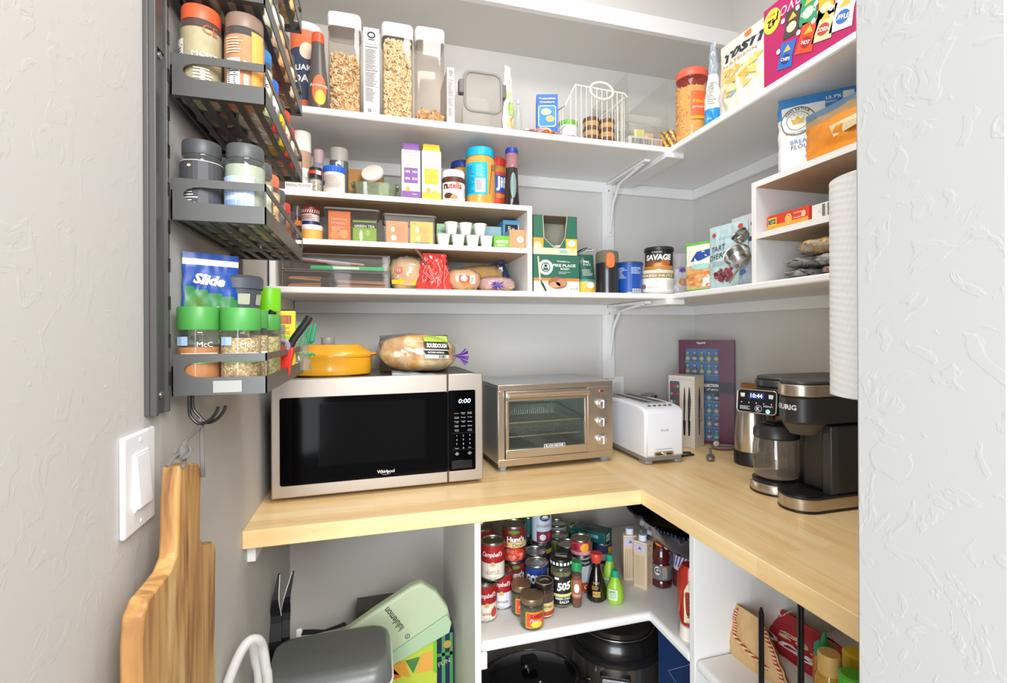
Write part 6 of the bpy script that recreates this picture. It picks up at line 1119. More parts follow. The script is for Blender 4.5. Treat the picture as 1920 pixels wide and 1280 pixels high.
# ------------------------------------------------------------------ under the counter: panels and the low shelf
PLX0, PLX1, PY0, PY1 = .241, .257, .999, 1.018; LX, LY = .734, 1.198
def PD(px, dep):
    lat = (px-960)/FPX*dep; return (dep*math.sin(YAW)+lat*math.cos(YAW), dep*math.cos(YAW)-lat*math.sin(YAW))
tag(MB().box(PLX0, LY, 0, PLX1, D, CB, white_m).obj('partition_panel', bevel=.001), 'white upright panel under the counter left of the canned goods', 'panel')
tag(MB().box(LX, PY0, 0, R, PY1, CB, white_m).obj('partition_panel', bevel=.001), 'white upright panel under the counter right of the canned goods', 'panel')
LZ0 = .530
m = MB().prism([(PLX1, LY), (LX, LY), (LX, PY1), (R, PY1), (R, D), (PLX1, D)], LZ0, LS, white_m); tag(m.obj('low_shelf', bevel=.010, seg=4), 'white L-shaped low shelf with rounded front holding the canned goods', 'shelf')
tag(MB().box(LX, JY1, LZ0, R, PY0, LS, white_m).obj('low_shelf', bevel=.010, seg=4), 'white low shelf in the right bay holding the bags and squeeze bottles', 'shelf')
cleat(PLX1, LY+.002, LZ0-.042, PLX1+.016, 1.70, LZ0, 'white cleat strip on the left panel under the low shelf')
# ------------------------------------------------------------------ canned goods
def tin(px, dep, r, h, z, label, mat, art=None, rot=None, tab=True, group=None):
    x, y = PD(px, dep); rz = -math.atan2(x, y) if rot is None else rot
    return can(label, (x, y, z), r, h, mat, art, rz=rz, tab=tab, group=group)
RED = M('A81E22', .4); CREAM = M('EFE6D6', .5); GOLD = M('C9A04A', .4)
def camp(name, sub, tomato=False):
    def f(a, r, h):
        a.rect(-r*1.5, h*.48, r*1.5, h-.006, RED, 0); a.txt(name, -r*.05, h*.70, h*.17, WHITE, 2, w=r*1.75, shear=.35, bold=.015); a.disc(0, h*.46, r*.20, r*.20, GOLD, 2); a.ring(0, h*.46, r*.13, r*.13, r*.03, CREAM, 3)
        a.txt(sub, 0, h*.24, h*.09, M('8E3A34', .5), 2, w=r*1.2); a.txt('SOUP', 0, h*.10, h*.05, M('9A8A78', .5), 2)
        if tomato: a.disc(r*.62, h*.24, r*.30, h*.12, M('D23A26', .4), 2); a.poly([(r*.5, h*.34), (r*.75, h*.34), (r*.62, h*.40)], M('4C8A3A', .5), 3)
    return f
tin(907, 1.342, .033, .102, LS, 'red and cream soup can with a tomato picture, lowest by the left panel', CREAM, camp("Campbell's", 'Tomato', True), rot=-.05)
tin(938, 1.402, .033, .102, LS, 'red and white tomato soup can right of the one with the tomato picture', M('E9E9F2', .5), camp("Campbell's", 'Tomato'))
tin(922, 1.360, .033, .102, LS+.1025, 'red and cream mushroom soup can stacked on two soup cans', CREAM, camp("Campbell's", 'Cream of\nMushroom'))
for k in range(2): tin(902, 1.452, .033, .102, LS+.1025*k, ('lower', 'upper')[k]+' red soup can of the stack hidden deep behind the left panel', CREAM, camp("Campbell's", 'Chicken'), rot=-.05)
def hunts(a, r, h):
    a.txt("Hunt's", r*.15, h*.66, h*.16, WHITE, 2, w=r*1.5, bold=.05); a.disc(0, h*.86, r*.5, h*.05, M('5F8A3C', .5), 1); a.rect(-r*1.5, h*.42, r*1.5, h*.57, M('EFCF92', .5), 1); a.txt('Diced', r*.35, h*.495, h*.10, M('4A3A2A', .5), 2); a.disc(-r*.75, h*.50, r*.2, h*.07, M('C9543A', .5), 2)
    rn = random.Random(3)
    a.disc(0, h*.22, r*.95, h*.19, M('C83A2A', .4), 1)
    for i in range(16): a.disc(rn.uniform(-r*.7, r*.7), h*rn.uniform(.10, .34), r*.17, h*.06, M(rn.choice(('E46A54', 'D9482F', 'F08E78')), .4), 2+i % 3, n=8, rings=1)
for k in range(2): tin(962, 1.470, .036, .103, LS+.1035*k, ('lower', 'upper')[k]+" dark red can of diced tomatoes of a stack of two beside the soup cans", M('7E2A24', .4), hunts, tab=False)
def goya(a, r, h): a.rect(-r*1.5, .006, r*1.5, h*.34, M('2A2A2C', .5), 0); a.txt('GOYA', -r*.15, h*.66, h*.24, WHITE, 2, w=r*1.7, bold=.06); a.rect(r*.95, h*.3, r*1.2, h*.9, M('C9A23A', .5), 1)
tin(1005, 1.432, .035, .108, LS, 'navy can lettered in bold white with a ring pull behind the dark brown jar', M('1F3F8E', .4), goya)
tin(1002, 1.506, .034, .108, LS, 'plain grey-topped can just behind the navy can', M('4A5058', .4))
tin(1012, 1.578, .035, .108, LS, 'can with a yellow stripe carrying the cranberry can', M('2E3C4C', .4), lambda a, r, h: a.rect(-r*1.5, h*.72, r*1.5, h*.84, M('E6C62E', .5), 1))
def cran(a, r, h): a.rect(-r*1.5, h*.90, r*1.5, h-.006, M('C9D62E', .5), 0); a.disc(r*.35, h*.76, r*.55, h*.10, M('1C3560', .4), 1); a.disc(r*.35, h*.79, r*.3, h*.035, WHITE, 2); a.txt('Ocean', r*.35, h*.75, h*.06, WHITE, 3); a.txt('CRANBERRY', r*.25, h*.52, h*.075, M('B83A4A', .5), 2, w=r*1.5); a.rect(-r*.5, h*.06, r*1.3, h*.36, M('7E2440', .5), 1); a.disc(r*.1, h*.2, r*.3, h*.09, M('D9DCE2', .5), 2); a.disc(r*.7, h*.25, r*.25, h*.08, M('A83A50', .5), 2)
tin(1014, 1.578, .033, .110, LS+.1085, 'pale blue cranberry sauce can standing highest under the counter', M('C9D8E8', .4), cran, tab=False)
tin(988, 1.655, .034, .104, LS, 'dim teal can at the very back left of the canned goods', M('2A6A62', .4)); tin(988, 1.655, .034, .060, LS+.1045, 'short dim teal can stacked at the very back left', M('2F7A70', .4))
tin(1042, 1.735, .036, .104, LS, 'pale can at the very back behind the cranberry can', M('C4CCD0', .4)); tin(1044, 1.652, .035, .095, LS, 'green and yellow vegetable can behind the salsa jar', M('8EA86A', .5))
tin(1084, 1.705, .036, .104, LS, 'can with a mint green band standing at the back near the teal box', M('4CA880', .4), lambda a, r, h: a.rect(-r*1.5, h*.2, r*1.5, h*.8, M('2A5A48', .5), 1)); tin(1062, 1.553, .035, .110, LS, 'dark-sided can with plain lid directly behind the salsa jar', M('38443E', .4), tab=False)
x, y = PD(1087, 1.485); tin(1087, 1.485, .031, .110, LS, 'black and white labelled can under the pink and red can', M('C9CCD6', .4), lambda a, r, h: (a.rect(-r*1.5, .006, r*1.5, h*.30, M('B83A24', .5), 0), a.rect(-r*.2, h*.74, r*1.4, h*.92, M('22262E', .5), 1), a.txt('Organic', r*.45, h*.83, h*.08, WHITE, 2), a.txt('C', r*.5, h*.18, h*.12, WHITE, 2)))
tin(1087, 1.485, .031, .046, LS+.1105, 'short pink and red can stacked behind the green-capped spice bottle', M('C23A4C', .4), lambda a, r, h: (a.disc(r*.4, h*.55, r*.45, h*.3, M('F0B03A', .5), 1), a.rect(-r*1.4, h*.08, r*1.4, h*.3, M('E9A0B8', .5), 1), a.disc(-r*.5, h*.6, r*.3, h*.2, M('8E1F2C', .5), 1)), tab=False)
tin(1127, 1.585, .032, .104, LS, 'navy and silver can under the teal box', M('2A3560', .4), lambda a, r, h: (a.rect(-r*1.5, h*.5, r*1.5, h*.7, M('B9C0C9', .4), 1), a.rect(r*.6, h*.6, r*1.2, h*.9, M('C9A23A', .5), 2), a.rect(-r*.3, h*.1, r*.9, h*.4, M('D5DAE4', .5), 2)))
x, y = PD(1108, 1.600)
carton('teal_food_box', 'dark teal box laid across the can tops in the back corner', 'box', (x, y, LS+.1055), .115, .06, .034, M('1F5A5C', .4), rz=-.85, art=lambda a, w, h: (a.rect(-w*.30, h*.45, w*.30, h*.75, M('7FC4C4', .5), 1), a.lines(-w*.3, h*.15, w*.1, h*.35, 2, M('5FA4A4', .5)), a.txt('MACKEREL', 0, h*.6, h*.2, M('1F4A4C', .5), 2)), side={'T': lambda a, w, h: (a.rect(-w*.3, -w*.4, w*.2, w*.1, M('2C3E44', .5), 0), a.lines(-w*.25, -w*.1, w*.3, w*.2, 3, M('8AA0A0', .5))), 'R': lambda a, w, h: barcode(a, -w*.3, h*.2, w*.1, h*.8, 1)})
def gj(px, dep, r, h, label, lidm, fill, art, rot=None, name='glass_jar', **k):
    x, y = PD(px, dep); return jar(name, label, 'jar', (x, y, LS), r, h, lidm, k.pop('lh', .014), fill, CLEAR('F2F4EC', .965, .04), art=art, rz=(-math.atan2(x, y) if rot is None else rot), **k)
def cls(a, r, h): a.rect(-r*.5, h*.12, r*1.15, h*.62, M('F2B42E', .5), 0); a.rect(-r*.42, h*.15, r*1.07, h*.59, M('E8542C', .5), 1); a.txt('CLASSICO', r*.42, h*.49, h*.11, M('8E1A16', .5), 3, w=r*1.1, bold=.04); a.disc(r*.42, h*.24, r*.5, h*.09, M('F0D63A', .5), 2); a.txt('Pesto', r*.3, h*.36, h*.11, WHITE, 3, shear=.4)
LIDB = M('8E7A5E', .35, .6); PST = SPECK('6B6A3A', '3E4222', 260)
gj(995, 1.302, .032, .081, 'small pesto jar with a tan lid, nearest of all the jars', LIDB, PST, cls, neck=.90, lr=.031, rot=-.35)
gj(975, 1.362, .029, .083, 'second pesto jar with a tan lid behind the nearest jar', LIDB, PST, cls, neck=.90, lr=.028, rot=-.35)
gj(1018, 1.352, .026, .094, 'dark brown jar with a black and gold lid', M('1F1A16', .35), M('5A2C1C', .4), lambda a, r, h: (a.rect(-r*1.4, .006, r*1.4, h*.46, M('E8C888', .5), 0), a.rect(-r*1.4, h*.10, r*1.4, h*.22, M('B8442A', .5), 1), a.txt('olives', r*.3, h*.36, h*.09, M('4A2A1A', .5), 2)), neck=.88, lr=.0255)
t = bpy.data.objects['glass_jar.002']; m = MB(); m.torus(.0245, .0009, M('D9B488', .3, .5), (0, 0, .0938), 30, 5); m.tube([(-.012, -.004, .0945), (0, .006, .0945), (.012, .002, .0945)], .0018, M('D9B488', .3, .4), 5); m.obj('lid_emblem', t)
def fof(a, r, h): a.rect(-r*1.55, h*.08, r*1.55, h*.66, M('1C1C1C', .5), 0); a.poly([(-r*.9, h*.32), (r*1.1, h*.32), (r*1.1, h*.56), (-r*.3, h*.60), (-r*.9, h*.58)], M('8EC63A', .5), 1); a.txt('505', r*.25, h*.47, h*.17, WHITE, 3, w=r*1.3, bold=.05, shear=.2, rot=.12); a.rect(-r*.7, h*.25, r*1.1, h*.31, M('E6E08A', .5), 1); a.txt('GREEN CHILE', r*.15, h*.215, h*.05, WHITE, 2, w=r*1.4, bold=.03); a.txt('SALSA', r*.3, h*.145, h*.055, WHITE, 2, w=r*.9, bold=.03); a.rect(-r*.6, h*.60, -r*.2, h*.65, WHITE, 2)
gj(1050, 1.406, .0315, .136, 'tall jar of green chile salsa with a black and white patterned lid', M('1B1B1C', .35), SPECK('8E8A52', '5E5C30', 240), fof, neck=.92, lr=.0315, lh=.018)
t = bpy.data.objects['glass_jar.003']; a = Art(ROUND(.0315))
for i in range(18): a.poly([(-.09+.0108*i, .1215), (-.083+.0108*i, .1215), (-.083+.0108*i, .1285), (-.087+.0108*i, .1305), (-.09+.0108*i, .1285)], WHITE, 1)
b = Art(TOP(.1362), a.mb); rn = random.Random(2)
for i in range(7): q = rn.uniform(-.5, .5); b.poly([(-.018, -.014+.0045*i), (.018*math.cos(q), -.014+.0045*i+.008*math.sin(q)), (.017, -.012+.0045*i), (-.016, -.0125+.0045*i)], WHITE, 1)
a.mb.obj('lid_print', t)
gj(1079, 1.392, .0145, .128, 'slim cinnamon bottle with a bright green cap', M('2E9A5E', .4), M('7E4226', .8), lambda a, r, h: (a.rect(-r*1.3, h*.22, r*1.3, h*.62, M('B56A4A', .5), 0), a.disc(0, h*.44, r*.5, h*.10, PAPER, 1), a.txt('Cinnamon', 0, h*.29, h*.05, WHITE, 2, w=r*1.6)), neck=.97, lr=.0155, lh=.022, name='spice_bottle')
x, y = PD(1116, 1.430)
bottle('soy_sauce_bottle', 'teardrop soy sauce bottle with a red pouring cap', 'bottle', (x, y, LS), [(.026, 0), (.029, .004), (.029, .025), (.022, .060), (.0125, .095), (.0115, .108)], M('170F0E', .1, coat=.6), [(.0115, .106), (.014, .110), (.0185, .128), (.016, .134), (.001, .135)], M('D8453A', .35), lambda a, r: (a.txt('SOY', .004, .058, .007, M('D9A84A', .5), 1), a.lines(-.008, .040, .014, .052, 3, M('D9A84A', .5)), a.rect(-.006, .018, .016, .034, M('C9A04A', .5), 1), a.txt('SAUCE', .005, .026, .006, INK, 2)), .0285, rz=-.6)
lime = M('9CCB3A', .35)
def limeb(px, dep, h, label):
    x, y = PD(px, dep); bottle('lime_juice_bottle', label, 'bottle', (x, y, LS), [(.017, 0), (.022, .004), (.025, .022), (.023, .046), (.012, h-.024), (.009, h-.018)], lime, [(.0095, h-.020), (.0105, h-.004), (.008, h), (.001, h)], M('1FA37A', .35), lambda a, r: (a.rect(-.014, .016, .012, .046, M('DCE8D0', .5), 0), a.lines(-.012, .02, .010, .042, 5, M('7AA86A', .5), 1), a.txt('LIME', -.002, .040, .006, M('2E7A4A', .5), 2)), .0255, rz=-.7)
limeb(1151, 1.412, .092, 'lime green juice bottle with a teal cap, in front of its twin'); limeb(1141, 1.476, .108, 'lime green juice bottle with a teal cap, standing behind its twin')
# drink cartons
cbm = M('D9BFA0', .6)
def dcart(px, dep, rz, label, h=.138):
    x, y = PD(px, dep); t = thing('drink_carton', label, 'carton', (x, y, LS), rz); MB().box(-.022, -.022, 0, .022, .022, h, cbm).obj('carton', t, bevel=.002)
    MB().prism([(-.022, -.022), (.022, -.022), (.020, .010), (-.020, .010)], h, h+.004, M('E3D6C4', .6)).obj('folded_top', t, bevel=.001); MB().cyl(.0125, h+.004, h+.022, M('DCE4F2', .4), 20, (0, -.004)).obj('cap', t, bevel=.001)
    a = Art(FRONT(-.022)); a.rect(-.020, h*.80, .020, h*.97, M('C9C0CE', .6), 0); a.poly([(-.006, h*.86), (.006, h*.86), (0, h*.94)], M('6A6A90', .5), 1); a.lines(-.017, h*.08, .017, h*.72, 6, M('C0A888', .6), 1, vertical=True); a.obj('printed_front', t)
    a = Art(SIDER(.022)); a.disc(0, h*.88, .009, .009, M('5A5A50', .5), 0); a.disc(0, h*.88, .007, .007, M('E3D0B4', .5), 1); a.lines(-.016, h*.1, .012, h*.75, 12, M('BFA484', .6), 1); a.obj('printed_side', t)
dcart(1178, 1.550, -.35, 'beige drink carton with a white cap, leftmost of the three'); dcart(1204, 1.500, -1.0, 'beige drink carton with a white cap, nearest of the three'); dcart(1212, 1.580, -.6, 'beige drink carton with a white cap, half hidden behind the other two')
x, y = PD(1238, 1.505)
bottle('sports_drink_bottle', 'dark red sports drink bottle with an orange cap and grey label', 'bottle', (x, y, LS), [(.026, 0), (.031, .005), (.031, .02), (.029, .024), (.031, .03), (.031, .072), (.029, .076), (.0315, .084), (.030, .104), (.020, .122), (.0165, .128)], M('4A1418', .12, coat=.5), [(.018, .124), (.019, .127), (.019, .146), (.017, .149), (.001, .149)], M('E87A22', .4),
       lambda a, r: (a.rect(-.042, .028, .042, .072, M('6A6668', .5), 0), a.disc(-.008, .055, .009, .013, M('D9D8D8', .5), 1), a.txt('G', -.008, .056, .017, M('3A3638', .5), 2, bold=.05), a.rect(.008, .034, .020, .066, M('A9A6A6', .5), 1), a.lines(.009, .036, .019, .064, 7, M('5A5658', .5), 2), a.disc(.016, .064, .004, .005, M('E87A22', .5), 2)), .0315, rz=-.7)
tin(1281, 1.502, .034, .110, LS, 'silver-topped can with diagonal purple and white stripes at the right panel', M('E9E6F0', .4), lambda a, r, h: ([a.poly([(-r*1.5+r*.3*i, h*.6), (-r*1.38+r*.3*i, h*.6), (-r*1.1+r*.3*i, h*.9), (-r*1.22+r*.3*i, h*.9)], M('5A3F9C', .4), 1) for i in range(10)], a.rect(-r*1.5, .006, r*1.5, h*.5, M('7E2A30', .5), 0)))
x, y = PD(1291, 1.245); kr = M('A8281C', .2, coat=.4)
bottle('ketchup_bottle', 'upside-down red ketchup squeeze bottle on its white cap by the right panel', 'bottle', (x, y, LS), [(.021, .034), (.026, .044), (.030, .07), (.031, .12), (.028, .17), (.020, .186), (.001, .188)], kr, [(.024, 0), (.026, .003), (.024, .034), (.020, .036)], M('EDE6DC', .4),
       lambda a, r: (a.poly([(-.012, .05), (.012, .05), (.012, .13), (0, .155), (-.012, .13)], M('E3D9BC', .5), 0), a.ring(0, .10, .013, .05, .001, GOLD, 1), a.txt('KETCHUP', 0, .095, .010, M('4A4030', .5), 1, rot=PI/2), a.disc(.001, .068, .004, .003, M('5A8A3A', .5), 1)), .031, rz=-.7, sy=.92)
# dark roasting pan resting on the tops of the cartons and bottles
t = thing('roasting_pan', 'black roasting pan with a rippled shiny rim resting on the drink cartons', 'pan', (1.020, 1.262, LS+.1610)); rb = M('0B1020', .15, .3, coat=.6)
def oval(k, z, n=60): return [(x_*k, y_*k*(1 if k > .99 else .98), z) for x_, y_ in rrect(-.262, -.200, .262, .200, .14, 14)]
ra, rb2, rc2 = oval(1.0, .072), oval(.90, .020), oval(.84, 0); N_ = len(ra)
m = MB(); m.add(ra+rb2+rc2+[(0, 0, 0)], [(i, N_+i, N_+(i+1) % N_, (i+1) % N_) for i in range(N_)]+[(N_+i, 2*N_+i, 2*N_+(i+1) % N_, N_+(i+1) % N_) for i in range(N_)]+[(2*N_+i, 3*N_, 2*N_+(i+1) % N_) for i in range(N_)], rb); m.obj('pan_body', t, angle=1.0)
pts = []; tot = 420
for k in range(tot):
    f_ = k/tot*N_; i = int(f_); p = Vector(ra[i]).lerp(Vector(ra[(i+1) % N_]), f_-i); r_ = Vector((p.x, p.y, 0)).normalized(); pts.append(p+r_*.004*math.sin(k*1.25)+Vector((0, 0, .003*math.sin(k*1.25+1))))
MB().tube(pts, .0028, M('3A4660', .15, .9), 6, True).obj('rippled_rim', t)
# ------------------------------------------------------------------ pots on the floor under the low shelf
blk = M('101012', .18, coat=.5)
x, y = PD(990, 1.43); t = thing('slow_cooker', 'black oval slow cooker with a dark glass lid under the low shelf', 'slow cooker', (x, y, .04))
MB().lathe([(.12, 0), (.135, .02), (.150, .25), (.152, .27)], blk, 44, sy=.80).obj('cooker_body', t); MB().lathe([(.150, .270), (.156, .274), (.156, .284), (.146, .286)], M('1B1B1D', .25), 44, sy=.80, close=False).obj('rim', t)
MB().lathe([(.147, .284), (.142, .290), (.11, .302), (.05, .311), (.001, .313)], M('0B0C10', .08, coat=.7), 44, sy=.80, close=False).obj('lid', t); MB().tube([(.142*math.cos(g), .142*.8*math.sin(g), .290) for g in [2*PI*i/44 for i in range(44)]], .002, M('6A6C70', .2, .9), 5, True).obj('lid_rim', t)
MB().lathe([(.012, .31), (.012, .325), (.024, .330), (.024, .338), (.001, .340)], blk, 24, close=False, sq=5).obj('lid_knob', t)
m = MB(); m.torus(.0045, .0018, CHROME, (.012, -.062, .309), 16, 6); m.obj('steam_vent', t)
MB().blob(.030, .012, .010, blk, (-.165, 0, .24), 14, 8).obj('side_handle', t); MB().blob(.030, .012, .010, blk, (.165, 0, .24), 14, 8).obj('side_handle', t)
x, y = PD(1152, 1.60); t = thing('pressure_cooker', 'steel pressure cooker with a domed black lid and side handles under the low shelf', 'pressure cooker', (x, y, 0), -.5); R_ = .142
MB().lathe([(R_*.92, 0), (R_, .02), (R_, .325)], M('C9BFB2', .2, .95), 48).obj('cooker_body', t); MB().lathe([(R_*.97, 0), (R_*1.02, .004), (R_*1.02, .035), (R_, .04)], blk, 44).obj('base_ring', t)
MB().lathe([(R_, .323), (R_*1.06, .327), (R_*1.06, .340), (R_*.99, .346)], M('1E1D1D', .3), 48, close=False).obj('collar', t)
MB().lathe([(R_*.98, .344), (R_*1.0, .350), (R_*.99, .372), (R_*.90, .390), (R_*.82, .394)], M('1A1817', .25, coat=.3), 48, close=False).lathe([(R_*.82, .394), (R_*.80, .410), (R_*.60, .416), (.001, .418)], M('3A322C', .2, .5), 48, close=False).obj('lid', t)
MB().tube([(R_*.86*math.cos(g), R_*.86*math.sin(g), .395) for g in [2*PI*i/48 for i in range(48)]], .0022, M('A8A29A', .2, .9), 6, True).obj('lid_trim', t)
MB().lathe([(.006, .416), (.006, .426), (.011, .428), (.010, .436), (.001, .437)], M('B9A894', .2, .9), 18, (.035, .05, 0), close=False).obj('pressure_valve', t)
for s in (-1, 1): m = MB(); m.prism(rrect(s*(R_+.018)-.026, -.035, s*(R_+.018)+.026, .035, .012), .330, .347, blk); m.obj('side_handle', t, bevel=.004)
m = MB(); m.prism(rrect(-.045, .18, .045, .31, .006), -R_-.016, -R_+.02, blk, 'y'); m.prism(rrect(-.038, .188, .038, .302, .004), -R_-.018, -R_-.0155, M('B5B8BA', .3, .6), 'y'); m.obj('control_panel', t, bevel=.001)
t = thing('navy_cookbook', 'navy hardback book with pale blue page edges standing right of the pressure cooker', 'book', (.862, 1.152, 0), -1.2)
MB().box(-.125, -.016, 0, .125, .016, .475, M('16305A', .4)).obj('cover', t, bevel=.002); MB().box(-.121, -.012, .471, .121, .012, .4785, M('6FB4D8', .5)).obj('pages', t)
a = Art(FRONT(-.016)); a.ring(0, .36, .09, .07, .0015, M('8AA0C8', .4), 1, 4); a.txt('Kitchen', .02, .30, .02, M('C9D4E8', .4), 1); a.obj('cover_print', t)
# ------------------------------------------------------------------ left bay
sil = M('A9ACA9', .38, .15, bump=.15, bscale=14); dsil = M('6E726F', .35, .2, bump=.15, bscale=14)
t = thing('insulated_cooler_bag', 'grey insulated cooler bag with a dark rounded top and white piping', 'bag', (-.103, 1.27, 0)); w_, d_, h_ = .285, .22, .560
MB().prism(rrect(-w_/2, -d_/2, w_/2, d_/2, .05, 6), 0, h_-.05, sil).obj('bag_body', t, bevel=.006)
def tp(u, v): 
    g = v*PI/2; k = 1-.22*(1-math.cos(g)); i = u*48; pts_ = rrect(-w_/2, -d_/2, w_/2, d_/2, .05, 11); q = pts_[int(i) % 48]; return (q[0]*(1-.10*(1-math.cos(g))), q[1]*(1-.35*(1-math.cos(g))), h_-.05+.05*math.sin(g))
m = MB(); m.grid(tp, 48, 8, dsil); pts_ = [tp(i/48, 1) for i in range(48)]; m.add(pts_, [tuple(range(48))], dsil); m.obj('bag_top', t, angle=1.2)
MB().tube([(x, yy, h_-.05) for x, yy in rrect(-w_/2-.001, -d_/2-.001, w_/2+.001, d_/2+.001, .05, 6)], .003, M('E9E9E6', .4), 6, True).obj('piping', t)
m = MB(); m.tube([(w_/2-.03, -d_/2-.002, z) for z in (0, .2, .4, h_-.05)], .003, M('E9E9E6', .4), 6); m.obj('side_piping', t)
# black folded tote with pointed handles
def blade(m, x0, z0, x1, z1, wb, y, mat, edge, bend):
    pts = [Vector((x0, y, z0)).lerp(Vector((x1, y, z1)), k/14)+Vector((bend*math.sin(PI*k/14), .012*math.sin(k), 0)) for k in range(15)]
    for k in range(14):
        w0, w1 = wb*(1-(k/14)**1.5)+.002, wb*(1-((k+1)/14)**1.5)+.002; p, q = pts[k], pts[k+1]
        m.add([(p.x-w0, p.y-.004, p.z), (p.x+w0, p.y-.004, p.z), (q.x+w1, q.y-.004, q.z), (q.x-w1, q.y-.004, q.z), (p.x-w0, p.y+.004, p.z), (p.x+w0, p.y+.004, p.z), (q.x+w1, q.y+.004, q.z), (q.x-w1, q.y+.004, q.z)], [(0, 1, 2, 3), (5, 4, 7, 6), (1, 5, 6, 2), (4, 0, 3, 7)], mat)
    return pts
t = thing('black_tote_bag', 'black folded tote bag whose two pointed handles stick up in the left bay', 'bag', (0, 0, 0)); bf = M('17181A', .6); p0 = onY(507, 1240, 1.45); p1 = onY(522, 1078, 1.45); p2 = onY(545, 1078, 1.45); pb = onY(535, 1240, 1.45)
MB().box(-.262, 1.420, 0, -.155, 1.478, p0[2], bf).obj('bag_body', t, bevel=.01)
m = MB(); A1 = blade(m, p0[0]+.012, p0[2]-.03, p1[0], p1[2], .022, 1.445, bf, None, -.004); m.obj('handle', t)
m = MB(); A2 = blade(m, pb[0]-.002, p0[2]-.03, p2[0]+.004, p2[2], .018, 1.460, bf, None, -.012); m.obj('handle', t)
m = MB(); m.tube([(p.x+.020*(1-(i/14)**1.5)+.003, p.y-.005, p.z) for i, p in enumerate(A1)][8:], .0012, WHITE, 5); m.tube([(p.x-.016*(1-(i/14)**1.5)-.003, p.y-.005, p.z) for i, p in enumerate(A2)][8:], .0012, WHITE, 5); m.obj('white_edging', t)
t = thing('bag_strap', 'short black strap with a white tab curling over the cooler bag edge', 'strap', (0, 0, 0)); q0 = onY(567, 1192, 1.42); q1 = onY(640, 1178, 1.42)
MB().box(q0[0]-.016, 1.418, q0[2]-.02, q0[0]-.001, 1.428, q0[2]+.020, WHITE).obj('tab', t, bevel=.003)
m = MB(); m.tube([(q0[0], 1.423, q0[2]+.008), (q0[0]+.03, 1.42, q0[2]+.006), (q0[0]+.055, 1.425, q0[2]+.002), (q0[0]+.09, 1.42, q0[2]+.010), (q1[0]+.01, 1.43, q1[2]+.006)], [.013, .012, .005, .009, .010], bf, 8, flat=.25); m.obj('webbing', t)
# pale green shop bag lying across the stack
gpts = [(632, 1196), (700, 1148), (770, 1101), (790, 1093), (818, 1110), (840, 1140), (845, 1163), (842, 1182), (735, 1246), (734, 1300), (632, 1300)]
yy = 1.415; P2 = [onY(px, py, yy)[0::2] for px, py in gpts]; c0 = P2[0]
t = thing('green_shop_bag', 'pale mint shop bag with black lettering sloping up to the right panel', 'bag', (P2[0][0], yy, P2[0][1])); mint = M('C2D2B0', .45)
loc_ = [(a_-P2[0][0], b_-P2[0][1]) for a_, b_ in P2]
MB().prism(loc_[::-1], 0, .035, mint, 'y').obj('bag_body', t, bevel=.008, seg=3)
fl_ = [onY(px, py, yy)[0::2] for px, py in ((733, 1246), (733, 1222), (838, 1150), (846, 1164), (842, 1183))]; MB().prism([(a_-P2[0][0], b_-P2[0][1]) for a_, b_ in fl_], -.008, -.001, M('B4D0AC', .45), 'y').obj('side_gusset', t, bevel=.002)
tx = onY(738, 1160, yy); a = Art(FRONT(0)); a.txt('lululemon', tx[0]-P2[0][0], tx[2]-P2[0][1], .020, INK, 1, w=.078, rot=-.98+PI, bold=.01); tx = onY(764, 1192, yy); a.ring(tx[0]-P2[0][0], tx[2]-P2[0][1], .007, .007, .0016, INK, 1); a.txt('a', tx[0]-P2[0][0], tx[2]-P2[0][1], .005, INK, 2); a.obj('lettering', t)
# patterned tote and navy game box below it
yy = 1.455; P2 = [onY(px, py, yy)[0::2] for px, py in ((733, 1300), (733, 1212), (762, 1196), (812, 1180), (818, 1190), (820, 1262), (818, 1300))]; zb = 0; X0 = P2[0][0]
t = thing('patterned_tote', 'orange, yellow and green patterned tote bag under the mint shop bag', 'bag', (X0, yy, 0)); MB().prism([(P2[0][0]-X0, 0), (P2[-1][0]-X0, 0)]+[(a_-X0, b_) for a_, b_ in P2[1:-1]][::-1], 0, .045, M('C9D84A', .5), 'y').obj('bag_body', t, bevel=.004)
a = Art(FRONT(0))
for c_, pts in (('E8A23A', ((735, 1262), (735, 1236), (760, 1240), (770, 1270))), ('D9702C', ((735, 1275), (735, 1250), (752, 1268))), ('4E8A4A', ((760, 1238), (788, 1230), (775, 1262))), ('F0B050', ((778, 1262), (790, 1226), (812, 1220), (812, 1256))), ('7EC832', ((812, 1180), (819, 1190), (819, 1262), (812, 1258)))): a.poly([(onY(px, py, yy)[0]-X0, onY(px, py, yy)[2]) for px, py in pts], M(c_, .5), 1)
a.obj('printed_front', t)
x0, x1 = onY(740, 1250, 1.525)[0], PLX0-.008; zt = onY(846, 1186, 1.50)[2]
def game(a, w, h): a.rect(w*.30, h-.16, w*.36, h-.002, M('4EA85A', .5), 1); a.rect(w*.44, h-.16, w*.495, h-.002, M('4EA85A', .5), 1); a.rect(-w*.1, h-.070, w*.5, h-.060, M('4EA85A', .5), 1); a.disc(w*.40, h-.035, .012, .012, M('D9A25A', .5), 2); a.txt('FUN', w*.34, h-.09, .014, M('E9C8A8', .5), 2, rot=.3)
carton('board_game_box', 'navy board game box with green borders wedged against the left panel', 'box', ((x0+x1)/2, 1.53, 0), x1-x0, .05, zt, M('1E2A5C', .45), art=game)
x0, x1 = onY(668, 1150, 1.60)[0], onY(724, 1150, 1.60)[0]; carton('dark_storage_box', 'dark grey box behind the mint shop bag at the back of the left bay', 'box', ((x0+x1)/2+.03, 1.64, 0), x1-x0+.06, .08, onY(690, 1142, 1.60)[2], M('4A4644', .6), art=lambda a, w, h: a.rect(-w*.5, h-.05, w*.5, h-.03, M('B5703A', .5), 0))
